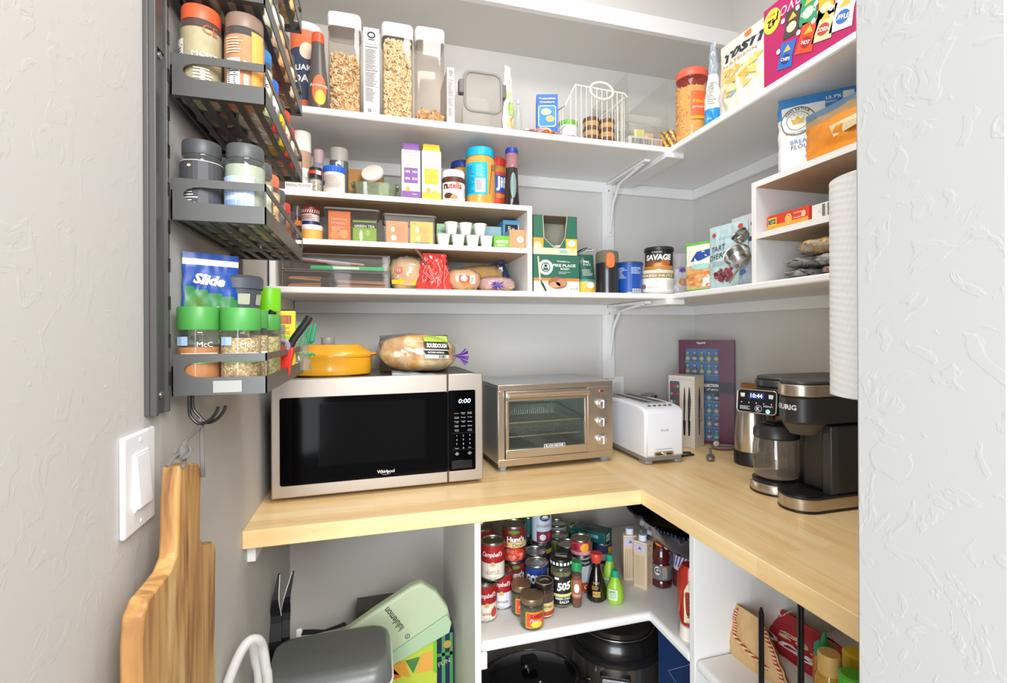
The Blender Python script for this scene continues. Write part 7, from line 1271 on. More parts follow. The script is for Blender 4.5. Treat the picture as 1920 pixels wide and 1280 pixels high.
# white appliance hose looping up near the left wall
t = thing('white_hose', 'thick white hose bent into a loop beside the cooler bag', 'hose', (0, 0, 0)); hm = M('D9D8D6', .4)
def hz_(px, py, y): return onY(px, py, y)
MB().tube(smooth([hz_(420, 1300, 1.00), hz_(438, 1252, 1.01), hz_(455, 1216, 1.02), hz_(470, 1200, 1.03), hz_(484, 1200, 1.04), hz_(492, 1214, 1.05), hz_(498, 1250, 1.05), hz_(503, 1300, 1.05), (hz_(505, 1300, 1.05)[0], 1.05, .35), (hz_(505, 1300, 1.05)[0], 1.05, .15), (-.225, 1.05, 0)]), .009, hm, 12).obj('hose', t); MB().tube(smooth([hz_(471, 1201, 1.03), hz_(478, 1236, 1.05), hz_(484, 1300, 1.055), (-.244, 1.06, .35), (-.244, 1.06, .2), (-.244, 1.06, 0)]), .008, hm, 12).obj('hose_return', t)
# ------------------------------------------------------------------ right bay
def rb_(px, py, x): return onX(px, py, x)
t = thing('wire_bottle_rack', 'black wire rack with looped uprights in the right bay under the counter', 'rack', (.790, .78, LS)); wb = M('121214', .35)
pA = rb_(1427, 1140, .79); pB = rb_(1501, 1140, .79)
for p_, hh in ((pA, pA[2]-LS), (pB, .302)):
    q_ = p_[1]-.78; m = MB(); m.tube([(0, q_-.0035, 0), (0, q_-.0035, hh-.01), (0, q_, hh), (0, q_+.0035, hh-.01), (0, q_+.0035, 0)], .0032, wb, 8); m.obj('upright', t)
m = MB(); L0_ = [(0, pA[1]-.78, .004), (0, pB[1]-.78, .004), (.042, pB[1]-.78, .004), (.042, pA[1]-.78, .004)]; m.tube([Vector(p_) for p_ in L0_], .0026, wb, 6, True); m.obj('base_frame', t)
# woven pouch
ya, yb = rb_(1364, 1200, .86)[1], rb_(1478, 1200, .86)[1]; zt = rb_(1370, 1120, .86)[2]
t = thing('woven_tortilla_pouch', 'tan cloth pouch with red and cream braided edges in the right bay', 'pouch', (.86, (ya+yb)/2, LS), RZ+.1); W = ya-yb; Hh = zt-LS; P = pouchF(W, Hh, .05, .006, 7, 1.0, .55)
cl_ = M('D2AC7A', .8, bump=.3, bscale=400); m = MB(); m.grid(lambda u, v: (P(u, v, -1)[0]-.03*v, P(u, v, -1)[1], P(u, v, -1)[2]), 24, 30, cl_); m.grid(lambda u, v: (P(1-u, v, 1)[0]-.03*v, P(1-u, v, 1)[1], P(1-u, v, 1)[2]), 24, 30, cl_); m.obj('pouch_body', t, angle=1.3)
rm = M('B5442C', .7); km = M('EBC9A0', .7)
for nm, path in (('braided_edge', [(.02+.30*k/20*0, .98-.9*k/20) for k in range(21)]), ('braided_edge', [(.98, .95-.9*k/20) for k in range(21)]), ('braided_edge', [(.30+.02*k/20, .93-.70*k/20) for k in range(15)]+[(.33+.55*k/8, .44-.20*k/8) for k in range(9)])):
    for s, mm in ((0, rm), (PI, km)):
        m = MB(); pp = []
        for k in range((len(path)-1)*4): i, f_ = k//4, (k % 4)/4; u = path[i][0]*(1-f_)+path[i+1][0]*f_; v = path[i][1]*(1-f_)+path[i+1][1]*f_; p_ = P(u, v, -1, .003); pp.append((p_[0]-.03*v+.0022*math.sin(k*1.1+s), p_[1]-.0022*math.cos(k*1.1+s), p_[2]+.001*math.sin(k*1.1+s)))
        m.tube(pp, .0024, mm, 6); m.obj(nm, t)
# red bag
ya, yb = rb_(1404, 1180, 1.0)[1], rb_(1640, 1180, 1.0)[1]; yb = max(yb, JY1+.05); W = ya-yb; zt = rb_(1470, 1140, 1.0)[2]
def tor(a, w, h):
    a.txt('TRADITIONAL', -w*.16, h*.74, h*.05, M('E8C8B0', .5), 2, w=w*.28, rot=.8, bold=.02); rn = random.Random(5)
    for i in range(16): q = rn.uniform(0, 6.28); a.ring(w*(.02+.07*math.cos(q)), h*(.60+.06*math.sin(q)), w*rn.uniform(.02, .05), h*rn.uniform(.02, .05), .0014, M('D9C4A0', .5), 2, 14)
    for i in range(8): a.ring(w*(.18+.015*(i % 3)), h*(.56+.02*i), w*.02, h*.02, .0012, M('D9C4A0', .5), 2, 12)
    a.txt('DOS', w*.0, h*.36, h*.19, M('F0EEF4', .5), 2, w=w*.44, bold=.04, shear=.1); a.poly([(-w*.36, h*.86), (-w*.22, h*.84), (-w*.24, h*.92)], M('1F2A50', .5), 2); a.poly([(-w*.22, h*.88), (-w*.12, h*.86), (-w*.16, h*.94)], M('EBD9B0', .5), 2)
pouch('tortilla_bag', 'crumpled deep red bag with white lettering and a cream flourish', 'bag', (.995, (ya+yb)/2, LS), W, zt-LS, .10, M('A8202A', .4), rz=RZ+.05, wr=.012, seed=17, art=tor, bottom=1.0, topw=.98, pw=.35, nu=36, nv=36)
# bottles in front
x, y = .905, rb_(1540, 1230, .905)[1]
bottle('sauce_bottle', 'amber sauce bottle with a green pointed squeeze cap', 'bottle', (.915, rb_(1546, 1200, .915)[1], LS), [(.020, 0), (.022, .004), (.022, .085), (.017, .100)], M('C9762A', .2, coat=.4), [(.019, .096), (.020, .114), (.016, .118), (.007, .120), (.006, .132), (.002, .143), (.001, .144)], M('1E9A66', .4), rz=-.8)
bottle('honey_bottle', 'honey bottle with a wide tan screw cap in front of the green-capped bottle', 'bottle', (.840, rb_(1555, 1240, .840)[1], LS), [(.022, 0), (.025, .004), (.025, .115), (.018, .130)], CLEAR('E8B84A', .45, .05), [(.020, .127), (.020, .160), (.018, .164), (.001, .1645)], M('D9AE62', .45), fill=([(.001, .003), (.023, .004), (.023, .112), (.001, .113)], M('C98A22', .3)), rz=-.8)
bottle('mustard_bottle', 'bottle with a bright yellow cap cut by the door jamb edge', 'bottle', (.915, rb_(1604, 1200, .915)[1], LS), [(.022, 0), (.024, .004), (.024, .095), (.019, .115)], M('D9D2C4', .3), [(.021, .111), (.0225, .115), (.0225, .143), (.019, .147), (.001, .148)], M('E0C21E', .4), rz=-.8)
bottle('relish_bottle', 'short bottle with a lime green cap low by the door jamb', 'bottle', (.825, rb_(1598, 1270, .825)[1], LS), [(.022, 0), (.024, .004), (.024, .12), (.018, .135)], M('8A8C8A', .3), [(.020, .130), (.0215, .134), (.0215, .163), (.018, .166), (.001, .1665)], M('58B82E', .4), rz=-.8)
pouch('clear_produce_bag', 'wrinkled clear plastic bag bulging behind the yellow-capped bottle', 'bag', (1.02, JY1+.085, LS), .10, .26, .07, CLEAR('B9A8A4', .55, .1, spec=1.5), rz=RZ, seed=19, wr=.016)
# ------------------------------------------------------------------ light switch on the left wall
t = thing('light_switch', 'white rocker light switch plate on the textured left wall', 'light switch', (A, .678, 1.165))
MB().box(0, -.040, -.0575, .006, .040, .0575, M('F0F0F2', .35)).obj('switch_plate', t, bevel=.003, seg=3); m = MB(); m.box(.005, -.0185, -.034, .0078, .0185, .034, M('EDEDF0', .35)); m.obj('rocker_frame', t, bevel=.001)
m = MB(); m.add([(.0078, -.016, -.031), (.0078, .016, -.031), (.0125, .016, -.029), (.0125, -.016, -.029), (.0078, -.016, .031), (.0078, .016, .031), (.0085, .016, .031), (.0085, -.016, .031)], [(0, 3, 2, 1), (4, 5, 6, 7), (3, 7, 6, 2), (0, 4, 7, 3), (1, 2, 6, 5), (0, 1, 5, 4)], M('F2F2F4', .3)); m.obj('rocker', t, bevel=.0008)
for z in (-.048, .048): m = MB(); m.lathe([(.0025, 0), (.002, .001), (.001, .001)], M('E2E2E2', .4), 10); m.v = [(.006+p[2], p[0], z+p[1]) for p in m.v]; m.obj('screw', t)
# ------------------------------------------------------------------ metal spice rack on the left wall
rk = M('5F5F5E', .42, .5); BXI, BXO, BY0, BY1 = A+.014, -.144, .748, 1.116; BH = .056
t = thing('wall_spice_rack', 'dark grey metal rack of slatted baskets fixed to the left wall', 'rack', (A, .93, 1.24))
def lc(x, y, z): return (x-A, y-.93, z-1.24)
def lbox(m, x0, y0, z0, x1, y1, z1, mat=rk): p, q = lc(x0, y0, z0), lc(x1, y1, z1); return m.box(p[0], p[1], p[2], q[0], q[1], q[2], mat)
m = MB(); lbox(m, A, .702, 1.236, A+.006, .744, 2.42); lbox(m, A+.006, .702, 1.236, A+.014, .708, 2.42); lbox(m, A+.006, .738, 1.236, A+.014, .744, 2.42)
lbox(m, A+.006, .708, 1.236, A+.009, .738, 1.70); lbox(m, A+.006, .708, 1.703, A+.011, .738, 2.42)
m.obj('upright_rail', t, bevel=.001)
m = MB(); lbox(m, A, 1.085, 1.236, A+.013, 1.125, 2.42); m.obj('upright_rail', t, bevel=.001)
for z in (1.695, 1.26): m = MB(); m.lathe([(.005, 0), (.0045, .002), (.002, .003), (.001, .003)], M('9A9A98', .25, .9), 12); m.v = [(A+.010+p[2]-A, .723-.93+p[0], z-1.24+p[1]) for p in m.v]; m.obj('screw', t)
m = MB()
for k in range(22):
    z = 1.27+.05*k; lbox(m, A+.014, .7375, z, A+.0145, .7445, z+.018, M('141414', .6))
m.obj('upright_rail', t)
BZ = (1.974, 1.799, 1.658, 1.491, 1.255)
def basket(zb):
    m = MB(); T1 = .0016; W = BXO-BXI; o = lc(BXI, BY0, zb)
    # near end plate with a rounded slot
    def plate(y):
        out = [(0, 0), (W, 0), (W, .022), (.030, .022)]+[(.030+.0155*math.cos(g), .0335+.0115*math.sin(g)) for g in [-PI/2-PI*i/10 for i in range(1, 10)]]+[(.030, .045), (W, .045), (W, BH), (0, BH)]
        # two bands and a solid wall end so the slot stays open
        m.prism([(o[0]+a, o[2]+b) for a, b in [(0, 0), (W, 0), (W, .024), (.034, .024)]+[(.034+.020*math.cos(g), .0345+.0105*math.sin(g)) for g in [-PI/2-PI*i/8 for i in range(1, 5)]]+[(0, .0345)]], y, y+T1, rk, 'y')
        m.prism([(o[0]+a, o[2]+b) for a, b in [(0, .0345)]+[(.034+.020*math.cos(g), .0345+.0105*math.sin(g)) for g in [PI-PI/2*i/4 for i in range(0, 4)]]+[(.034, .045), (W, .045), (W, BH), (0, BH)]], y, y+T1, rk, 'y')
    plate(o[1]); plate(o[1]+BY1-BY0-T1)
    x1 = o[0]+W
    m.box(x1-T1, o[1], o[2], x1, o[1]+BY1-BY0, o[2]+.024, rk); m.box(x1-T1, o[1], o[2]+.046, x1, o[1]+BY1-BY0, o[2]+BH, rk)
    m.box(x1-T1, o[1], o[2], x1, o[1]+.003, o[2]+BH, rk); m.box(x1-T1, o[1]+BY1-BY0-.003, o[2], x1, o[1]+BY1-BY0, o[2]+BH, rk)
    m.box(o[0], o[1], o[2], o[0]+T1, o[1]+BY1-BY0, o[2]+.040, rk)
    m.obj('basket', t, smooth=False)
    s = MB()
    for i in range(5): xx = o[0]+.010+i*(W-.020-.009)/4; s.box(xx, o[1]+.001, o[2]+.0005, xx+.009, o[1]+BY1-BY0-.001, o[2]+.0022, rk)
    for yy in (.001, (BY1-BY0)*.62, BY1-BY0-.010): s.box(o[0]+.001, o[1]+yy, o[2]+.0002, x1-.001, o[1]+yy+.009, o[2]+.0018, rk)
    s.obj('basket_slats', t, smooth=False)
for z in BZ: basket(z)
m = MB(); p = lc(0, BY0, 1.255); m.box(.063, p[1]-.0012, p[2]+.003, .098, p[1]-.0002, p[2]+.019, M('A9A9A6', .5)); m.obj('name_sticker', t)
# ------------------------------------------------------------------ jars in the baskets: two rows of six
XA, XB = -.232, -.177
def spice(row, k, z, lidc, fillc, h, label, r=.0262, lh=.018, art=None, glass=None, rz=-.25, spk=None):
    x = (XA, XB)[row]; y = BY0+.033+.0585*k
    fill = spk or M(fillc, .75, var=.12, vscale=60)
    return jar('spice_jar', label, 'jar', (x, y, z+.0025), r, h, M(lidc, .4), lh, fill, glass, neck=.88, lr=r*.93, shoulder=.10, art=art, rz=rz)
def lbl(c1, c2=None, words=None, wc=WHITE, bc=True):
    def f(a, r, h):
        a.rect(-r*.6, h*.10, r*1.45, h*.68, M(c1, .5), 0)
        if c2: a.rect(-r*.6, h*.10, r*1.45, h*.24, M(c2, .5), 1)
        if words: a.txt(words, r*.55, h*.52, h*.075, wc, 2, w=r*1.4); a.lines(-r*.1, h*.28, r*1.2, h*.42, 4, wc, 2)
        if bc: barcode(a, -r*1.35, h*.14, -r*.5, h*.58, 1, False)
    return f
ROWS = ['nearest', 'second', 'third', 'fourth', 'fifth', 'farthest']; SIDE = ['wall side', 'room side']; TN = {1.974: 'uppermost', 1.799: 'second', 1.658: 'third', 1.491: 'fourth', 1.255: 'lowest'}
def auto(z, specs, names):
    for (row, k), sp in specs.items():
        lidc, fillc, h, desc, art = sp[:5]; spice(row, k, z, lidc, fillc, h, '%s, %s on the %s, %s basket' % (desc, ROWS[k], SIDE[row], TN[z]), art=art, glass=sp[5] if len(sp) > 5 else None)
BLKG = None
auto(1.658, {(0, 0): ('E8643C', 'C9B48A', .130, 'big jar of ground herb with an orange lid', lambda a, r, h: (barcode(a, -r*.9, h*.16, -r*.35, h*.62, 1, False), a.txt('CE', r*.95, h*.74, h*.09, M('B5643A', .5), 1), a.lines(r*.15, h*.14, r*1.25, h*.34, 6, WHITE, 1), a.txt('MOIST', r*.7, h*.46, h*.06, WHITE, 1))),
    (1, 0): ('8E7666', 'DE8A4E', .128, 'jar of orange powder with a brown lid', lambda a, r, h: (barcode(a, -r*.45, h*.12, r*.25, h*.48, 1, False), a.lines(-r*.5, h*.54, r*.4, h*.72, 6, M('F4D9BC', .5), 1), a.rect(r*.8, h*.05, r*1.5, h*.8, M('F0A850', .5), 0))),
    (0, 1): ('4A3A30', '7A5238', .112, 'brown spice jar', None), (1, 1): ('2F7FC0', 'E0D6B8', .116, 'pale granule jar with a blue lid', lbl('EDE6D0', 'C9D8A0', 'Garlic', INK)),
    (0, 2): ('3A332E', '5A3A2C', .108, 'dark spice jar', None), (1, 2): ('2468D8', 'F0E4DC', .100, 'white and red jar with bright blue lid', lbl('F2E6E4', 'C9302C', '1 lb', M('2A52B0', .5))),
    (0, 3): ('7A6A5A', '9A7A50', .105, 'tan seed jar', None), (1, 3): ('4A4038', 'E9C83A', .095, 'yellow labelled jar', lbl('EBC21E', None, 'curry', INK, False)),
    (0, 4): ('3A332E', '6A4A38', .108, 'dim brown jar', None), (1, 4): ('D8452C', 'E8A06A', .100, 'orange and red labelled jar', lbl('F0D6C0', 'D8452C', 'spice', M('C9402A', .5), False)), (1, 5): ('C9302C', 'E8B08A', .092, 'red capped small jar', lbl('F4E8DC', 'C9302C', None))}, None)
DK = M('3B3B40', .4)
auto(1.491, {(0, 0): ('4E5254', '3F4046', .112, 'black-labelled jar with a smoky grey lid', lambda a, r, h: (a.rect(-r*1.5, h*.06, r*1.5, h*.72, M('4A4A50', .5), 0), a.mb.lathe([(r*1.02, h*.725), (r*1.02, h*.735)], M('D9D4C4', .5), 24, close=False), a.disc(-r*.05, h*.66, r*.10, h*.018, M('D9C4A0', .5), 2), a.lines(-r*.45, h*.20, r*.4, h*.50, 9, M('E4E2DC', .5), 1), a.disc(0, h*.13, r*.2, h*.018, M('D9C4A0', .5), 2))),
    (1, 0): ('55595A', 'B9BFA8', .112, 'clear jar with pale blue label, smoky lid', lambda a, r, h: (a.rect(-r*1.0, h*.08, r*.9, h*.58, M('BED2F0', .4), 0), a.lines(-r*.8, h*.34, r*.4, h*.5, 6, M('9AA6C8', .5), 1), a.lines(-r*.7, h*.12, r*.7, h*.28, 16, M('8FA8D8', .5), 1, vertical=True))),
    (0, 1): ('4E5254', '8A8460', .110, 'jar of dried leaves with a grey lid', None), (1, 1): ('5A5C5C', 'B5AA80', .108, 'half-hidden jar of pale herbs', lbl('DDE2C4', '8AA860', None)),
    (0, 2): ('4E5254', 'A89A6A', .108, 'tan spice jar', None), (1, 2): ('F0764E', 'E8B884', .108, 'tall pale orange jar with an orange lid', lbl('F0C898', 'E8A45C', 'Ginger', M('4A3A2A', .5))),
    (0, 3): ('4E5254', 'B0A488', .106, 'beige spice jar', None), (1, 3): ('57585C', '6A6A6E', .100, 'grey-sided tin-like jar', lbl('77777C', None, None)),
    (0, 4): ('4E5254', '8E8A6A', .106, 'olive spice jar', None), (1, 4): ('C9382C', 'B8643A', .092, 'small rust jar with a red lid', None), (1, 5): ('3A3A3C', '5A2A1E', .090, 'small dark jar', None)}, None)
for z in (1.799,):
    auto(z, {(0, 0): ('6A5A4C', 'C9BFA0', .112, 'pale herb jar', None), (1, 0): ('7A6A58', 'B9A080', .115, 'rosy tan spice jar', None), (0, 1): ('5A4A40', 'D8CFB8', .110, 'cream spice jar', None), (1, 1): ('4A4038', 'E0D0A8', .110, 'jar of pale seeds', lbl('EFE6D2', None, None)),
        (0, 2): ('3A332E', 'A87A5A', .108, 'brown spice jar', None), (1, 2): ('5A4A3C', 'E8E0D0', .110, 'white-labelled spice jar', lbl('EDE6DC', 'C9A880', None)), (0, 3): ('4A3A34', '7A3A2C', .104, 'dark red spice jar', None), (1, 3): ('E0D8CC', 'E8A860', .104, 'orange spice jar with a white lid', lbl('F0B878', None, None)), (1, 4): ('4A3830', 'C98A50', .104, 'amber spice jar', None), (1, 5): ('3A332E', 'E0B070', .100, 'small jar with a cream label', lbl('F0E0C0', None, None))}, None)
auto(1.974, {(1, 3): ('5A4A3C', 'C9A880', .105, 'tan spice jar', None), (1, 4): ('5A4A3C', 'D9A070', .105, 'peach spice jar', lbl('EBC8A0', None, None)), (1, 5): ('C9A03A', 'E8B050', .100, 'golden spice jar', lbl('F0D080', None, None)), (0, 5): ('5A4A3C', 'B98A60', .100, 'brown spice jar', None)}, None)
# the lowest basket
GL = '4E9E4A'
def mcc(a, r, h, w=True):
    a.rect(-r*.35, h*.34, r*1.4, h*.46, M('F0F0E8', .5), 1); a.rect(-r*.35, h*.34, r*1.4, h*.36, M('8EC070', .5), 2); a.disc(-r*.95, h*.60, r*.18, r*.18, M('4E9E4A', .5), 1); a.disc(-r*.95, h*.60, r*.10, r*.10, WHITE, 2); a.rect(-r*.65, h*.55, r*.0, h*.65, M('A9C4E4', .5), 1); a.txt("McC", r*.75, h*.56, h*.06, WHITE, 2); a.txt('ORGANIC', r*.5, h*.405, h*.055, M('6A6A60', .5), 3, w=r*1.2)
z = 1.2575
jar('spice_jar', 'organic spice jar of orange powder, green lid, nearest in the lowest basket', 'jar', (-.236, BY0+.030, z), .0265, .118, M(GL, .4), .030, M('D08A50', .75), CLEAR('F2F0E8', .96), neck=.92, lr=.0262, fh=.062, art=mcc, rz=-.2)
jar('spice_jar', 'organic spice jar of sesame seeds with a green lid, second in the lowest basket', 'jar', (-.184, BY0+.034, z), .0262, .117, M(GL, .4), .030, SPECK('E3CFA8', 'B99A6C', 330), CLEAR('F2F0E8', .96), neck=.92, lr=.0262, art=mcc, rz=-.2)
jar('spice_jar', 'organic spice jar of chopped onion with a green lid behind the sesame seeds', 'jar', (-.184, BY0+.094, z), .0245, .117, M(GL, .4), .026, SPECK('E6D9AE', 'C9A860', 260), CLEAR('F2F0E8', .96), neck=.92, lr=.0245, art=mcc, rz=-.1)
jar('spice_jar', 'organic spice jar with a green lid, third along the room side of the lowest basket', 'jar', (-.172, BY0+.146, z), .022, .112, M(GL, .4), .024, SPECK('DCCB9A', 'A8B070', 260), CLEAR('F2F0E8', .96), neck=.92, lr=.0218, rz=-.1)
jar('spice_jar', 'short jar of brown seeds with a striped silver lid in the lowest basket', 'jar', (-.172, BY0+.196, z), .021, .096, M('B4B49A', .3, .6), .014, M('8A6A44', .7), CLEAR('DDE2CC', .8), neck=.95, lr=.0205, rz=0)
for i, (yy, cc_) in enumerate(((BY0+.112, 0),)): jar('nut_packet_jar', 'small jar of brown nuts with a red and green label behind the front rail', 'jar', (-.159+.0, BY0+.0945+.0, z), .001, .001, M(GL), .0005) if False else None
jar('flavour_jar', 'grey canister with oval windows standing on the spice jars in the lowest basket', 'canister', (-.232, BY0+.158, z+.070), .038, .0, M('4C4F56', .4), .001) if False else None
t = thing('grey_lidded_cup', 'dark grey cup with oblong windows and a wide lid above the green-lidded jars', 'cup', (-.212, BY0+.135, z+.1185)); g4 = M('4E525C', .45)
MB().lathe([(.027, 0), (.030, .002), (.034, .036)], g4, 32).obj('cup_body', t); MB().lathe([(.037, .034), (.0375, .050), (.034, .055), (.001, .056)], g4, 32, close=False).obj('lid', t)
a = Art(lambda q, b, l: ((.0302+.0049*(b/.036)+.0006*l)*math.sin(q/.032), -(.0302+.0049*(b/.036)+.0006*l)*math.cos(q/.032), b))
for q in (-.040, -.012, .016, .044): a.poly([(q+x_, .017+z_) for x_, z_ in rrect(-.0085, -.0085, .0085, .0085, .002, 3)], M('B9B9A8', .3), 1)
a.obj('window', t)
jar('spice_jar', 'jar of dark herb supporting the grey cup from the wall side', 'jar', (-.232, BY0+.143, z), .0245, .1175, M('4E8E4A', .4), .022, M('7A8A4A', .7), CLEAR('F2F0E8', .9), neck=.92, lr=.0240, rz=0)
jar('lime_capped_jar', 'tall shaker with a bright lime cap behind the grey cup', 'jar', (-.190, BY0+.262, z), .021, .166, M('7ED81E', .4), .042, M('D8BE96', .7), CLEAR('F2EEE4', .9), neck=.95, lr=.0205, rz=0)
x0, x1 = onY(497, 640, BY0+.30)[0], onY(553, 640, BY0+.30)[0]
def yb_(a, w, h): a.rect(-w*.48, h*.80, w*.40, h*.93, M('A8442C', .5), 1); a.lines(-w*.1, h*.805, w*.38, h*.92, 14, M('D98A5A', .5), 2, vertical=True); a.rect(-w*.10, h*.42, w*.42, h*.60, M('A4DC3A', .5), 1); a.txt('COOKIES', -w*.2, h*.76, h*.04, INK, 2, w=w*.4); a.lines(0, h*.64, w*.4, h*.76, 4, M('B0962A', .5), 2); a.rect(-w*.3, h*.1, w*.3, h*.36, M('F0B86A', .5), 1)
carton('yellow_snack_packet', 'yellow packet with a cookie strip and lime band standing in the lowest basket', 'packet', (-.182, BY0+.300, z), .066, .016, onY(525, 583, BY0+.30)[2]-z, M('F0DC3A', .5), art=yb_)
carton('nut_box', 'small red and green box of nuts low behind the front rail of the lowest basket', 'box', (-.1555, BY0+.1, z), .001, .001, .001, WHITE) if False else None
tag(MB().box(-.235, BY0+.316, z, -.150, BY0+.319, onY(550, 580, BY0+.318)[2], M('3A3634', .5)).obj('dark_card'), 'dark card edge showing behind the yellow packet in the lowest basket', 'card')
# clippers with black handles and a red guard
p = onX(535, 700, -.151); t = thing('kitchen_shears', 'kitchen shears with black handles and a red sheath hooked over the lowest basket', 'shears', (-.1515, p[1]-.01, 1.262), -.12); rdm = M('D8352A', .3)
m = MB(); m.prism([(-.008, 0), (.008, 0), (.018, .052), (-.014, .052)], -.006, .006, rdm, 'y'); m.obj('red_sheath', t, bevel=.002)
m = MB(); m.tube(smooth([(-.008, 0, .045), (-.013, 0, .065), (-.020, 0, .085), (-.022, 0, .105), (-.017, 0, .115)]), .0065, M('1E2022', .35), 10); m.obj('handle', t)
m = MB(); m.tube(smooth([(.008, 0, .045), (.016, 0, .065), (.030, 0, .085), (.040, 0, .100), (.043, 0, .106)]), .0065, M('1E2022', .35), 10); m.obj('handle', t)
m = MB(); m.torus(.010, .0035, M('B9A0C8', .3, .4), (0, -.008, .054), 14, 6, Matrix.Rotation(PI/2, 3, 'X')); m.obj('pivot', t)
# green clips in a clear bag
p = onX(560, 650, -.150); t = thing('green_bag_clips', 'bright green plastic clips in a clear bag at the far end of the lowest basket', 'clips', (-.155, BY1-.028, 1.262)); gc = M('1FA06A', .35); rn = random.Random(4)
for i in range(6):
    x_ = -.012+.008*i; m = MB(); m.tube([(x_, 0, .035+.004*i), (x_+.006, -.004, .060), (x_+.012, -.006, .090+.003*(i % 3))], [.003, .004, .003], gc, 6, flat=.7); m.tube([(x_-.003, 0, .030), (x_+.004, -.002, .034), (x_+.010, 0, .030)], .003, gc, 6); m.obj('clip', t)
m = MB(); P = pouchF(.060, .100, .035, .010, 3, 1, .7); cb_ = CLEAR('E9F2EE', .86, .08, spec=1.6); m.grid(lambda u, v: P(u, v, -1), 14, 18, cb_); m.grid(lambda u, v: P(1-u, v, 1), 14, 18, cb_); m.obj('clear_bag', t, angle=1.4)
# green zip bag standing against the wall
def gz_(a, w, h):
    a.txt('Slide', -w*.05, h*.80, h*.08, WHITE, 2, w=w*.55, bold=.05, shear=.2, rot=-.12); a.rect(-w*.42, h*.32, w*.45, h*.43, M('D6E4DC', .5), 1); a.lines(-w*.3, h*.34, w*.2, h*.40, 3, M('8FA89A', .5), 2); a.txt('Soup', w*.22, h*.58, h*.05, M('BEE0C0', .5), 2); a.disc(-w*.25, h*.62, w*.12, h*.05, M('5A8A3A', .5), 1); a.disc(w*.1, h*.16, w*.16, h*.08, WHITE, 1)
pouch('green_herb_bag', 'green and blue zip bag leaning on the wall in the lowest basket', 'bag', (-.2375, .838, z), .074, onX(350, 452, -.235)[2]-z, .020, lambda u, v: M('F0EEEA', .4) if .90 < v < .945 else (M('1D4FA8', .35) if v > .66+.10*u*0+.10*(1-u) or u < .04 else (M('3E8A50', .4) if v > .44 else (M('2E7A5A', .4) if v > .2 else M('2F8A80', .4)))), rz=.55, seed=88, wr=.006, art=gz_, bottom=.9, nu=28, nv=44, lean=0.0, rot=(0, 0, .50))
# ------------------------------------------------------------------ hook, strap and the hanging board
t = thing('double_hook', 'black two-pronged hook hanging under the lowest basket', 'hook', (-.226, BY0+.004, 1.256)); hk = M('2A2A2A', .35, .4)
for dx in (0, .007):
    m = MB(); m.tube(smooth([(-.014+dx*.3, dx, .004), (-.014+dx*.3, dx, -.018), (-.012+dx, dx, -.030), (-.002+dx, dx, -.040), (.010+dx, dx, -.036), (.018+dx, dx, -.026), (.021+dx, dx, -.018)]), .0022, hk, 8); m.obj('prong', t)
bw = bpy.data.materials.new('acacia'); bw.use_nodes = True; nt = bw.node_tree; b = nt.nodes['Principled BSDF']; b.inputs['Roughness'].default_value = .42; Lk = nt.links.new
tc = nt.nodes.new('ShaderNodeTexCoord'); mp = nt.nodes.new('ShaderNodeMapping'); mp.inputs['Scale'].default_value = (8, 13, 1.3); Lk(tc.outputs['Object'], mp.inputs[0]); n = nt.nodes.new('ShaderNodeTexNoise'); n.inputs['Scale'].default_value = 1.5; n.inputs['Detail'].default_value = 5; n.inputs['Distortion'].default_value = 2.2; Lk(mp.outputs[0], n.inputs[0])
rp_ = nt.nodes.new('ShaderNodeValToRGB'); Lk(n.outputs[0], rp_.inputs[0]); e = rp_.color_ramp.elements; e[0].position = .30; e[0].color = hexc('5A3A20'); e[1].position = .74; e[1].color = hexc('DDBE88'); q = e.new(.40); q.color = hexc('9C6C3C'); q = e.new(.54); q.color = hexc('C49658'); Lk(rp_.outputs[0], b.inputs[0])
XB_ = -.246; T2 = .020
def wz(px, py): p = onX(px, py, XB_+T2); return (p[1], p[2])
out = [wz(*q) for q in ((339, 872), (352, 866), (372, 868), (378, 880), (376, 940), (376, 1008), (381, 1018), (398, 1014), (405, 1026), (404, 1150))]
ybr = out[-1][0]; ybl = wz(266, 1200)[0]
out += [(ybr, .52), (ybl+.02, .50), (ybl, .53)]+[wz(*q) for q in ((266, 1210), (270, 1150), (282, 1118), (306, 1088), (322, 1066), (332, 1040), (334, 1000), (336, 930))]
t = thing('hanging_serving_board', 'long acacia wood serving board hanging by a grey leather loop on the left wall', 'serving board', (XB_, 0, 0))
m = MB(); m.prism(out, 0, T2, bw, 'x'); m.obj('board', t, bevel=.003)
hy, hz0 = wz(369, 890)
t2 = thing('leather_strap', 'knotted grey leather loop holding the wooden board to the hook', 'strap', (0, 0, 0)); ls = M('6E6A66', .7)
hkz = 1.256-.040; hp = (-.228, BY0+.006, hkz+.003); k1 = onX(344, 848, -.222)
m = MB(); m.tube(smooth([(-.220, hy+.004, hz0-.004), (-.219, hy-.002, hz0+.02), (hp[0], hp[1]+.006, hkz-.004), (hp[0], hp[1], hkz+.005), (hp[0]+.001, hp[1]-.006, hkz-.004), (k1[0]+.0, k1[1]+.006, k1[2]+.012), k1]), .0028, ls, 8, flat=.7); m.obj('loop', t2)
m = MB(); m.blob(.006, .010, .009, ls, k1, 14, 10, 2, .2, 8); m.torus(.008, .0026, ls, k1, 14, 6, Matrix.Rotation(.7, 3, 'X')); m.torus(.008, .0026, ls, k1, 14, 6, Matrix.Rotation(1.5, 3, 'Y')); m.obj('knot', t2)
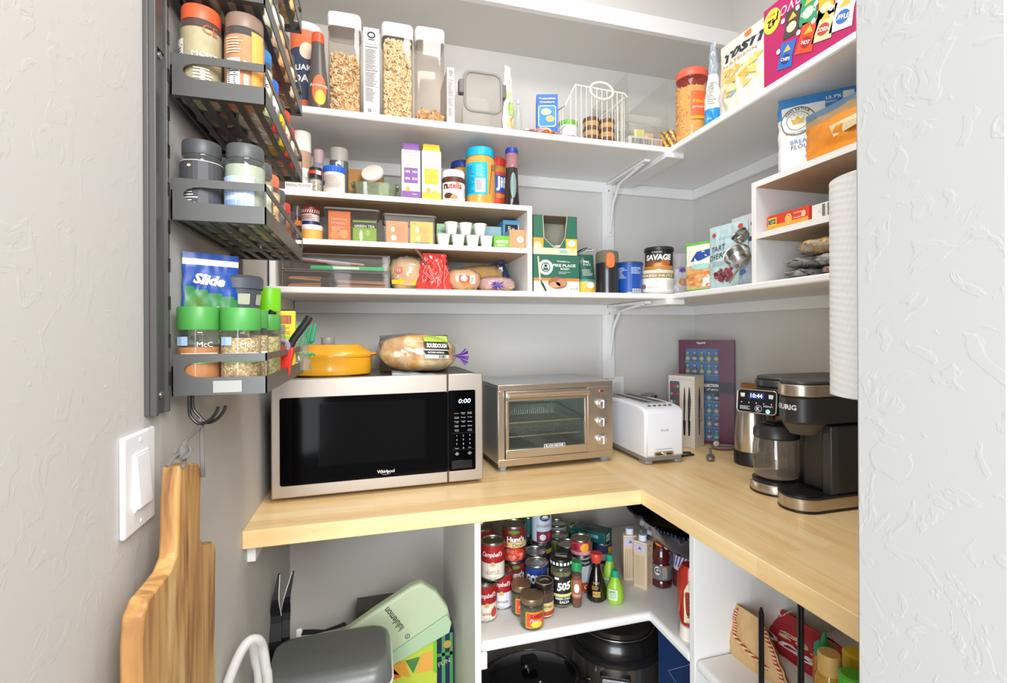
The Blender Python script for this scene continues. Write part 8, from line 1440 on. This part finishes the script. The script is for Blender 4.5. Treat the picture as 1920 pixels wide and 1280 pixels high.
q1 = onX(312, 874, -.230); m = MB(); m.tube(smooth([k1, ((k1[0]+q1[0])/2, (k1[1]+q1[1])/2, (k1[2]+q1[2])/2+.004), q1]), .0028, ls, 8, flat=.7); m.tube(smooth([k1, (k1[0]-.001, k1[1]+.004, k1[2]-.014), (k1[0]-.002, k1[1]+.003, wz(350, 872)[1]+.002)]), .0026, ls, 8, flat=.7); m.obj('loose_end', t2)
# ------------------------------------------------------------------ sub-parts hang under their parts
NEST = {'door': ['door_glass', 'door_window', 'brand_lettering', 'door_handle'], 'control_frame': ['control_panel', 'open_button'], 'control_panel': ['panel_trim', 'panel_symbols'], 'toaster_body': ['slot_surround', 'bread_slot', 'slider_plate', 'slider_slot', 'slider_knob', 'button'],
        'lid': ['lid_rim', 'lid_knob', 'steam_vent', 'lid_trim', 'pressure_valve', 'lid_emblem', 'lid_print', 'window_ring'], 'drip_tray_base': ['drip_tray_rim', 'drip_grate'], 'warming_base': ['warming_plate'], 'carafe_glass': ['carafe_lid', 'pour_spout', 'glass_bottom'],
        'brew_head': ['metal_band', 'top_lid', 'brew_funnel', 'lettering'], 'loaf': ['bun_edges'], 'plastic_wrap': ['gathered_end', 'bag_clip', 'printed_band'], 'rocker_frame': ['rocker'], 'metal_arm': ['screw'], 'bin_body': ['bin_rim', 'handle_rim'], 'drawer_case': ['drawer_front'], 'grinder_lid': ['lid_cap'], 'pouch_body': ['braided_edge'], 'bag_top': ['piping']}
def kind_of(o): return o.name.split('.')[0]
for root in [o for o in COL.objects if o.parent is None and o.type == 'EMPTY']:
    parts = {}
    for c in root.children: parts.setdefault(kind_of(c), c)
    for p_, subs in NEST.items():
        if p_ in parts and parts[p_].parent == root:
            for c in list(root.children):
                if kind_of(c) in subs and c is not parts[p_]: c.parent = parts[p_]
    bs = [c for c in root.children if kind_of(c) == 'basket']; ss = [c for c in root.children if kind_of(c) == 'basket_slats']
    for b_, s_ in zip(sorted(bs, key=lambda o: o.name), sorted(ss, key=lambda o: o.name)): s_.parent = b_
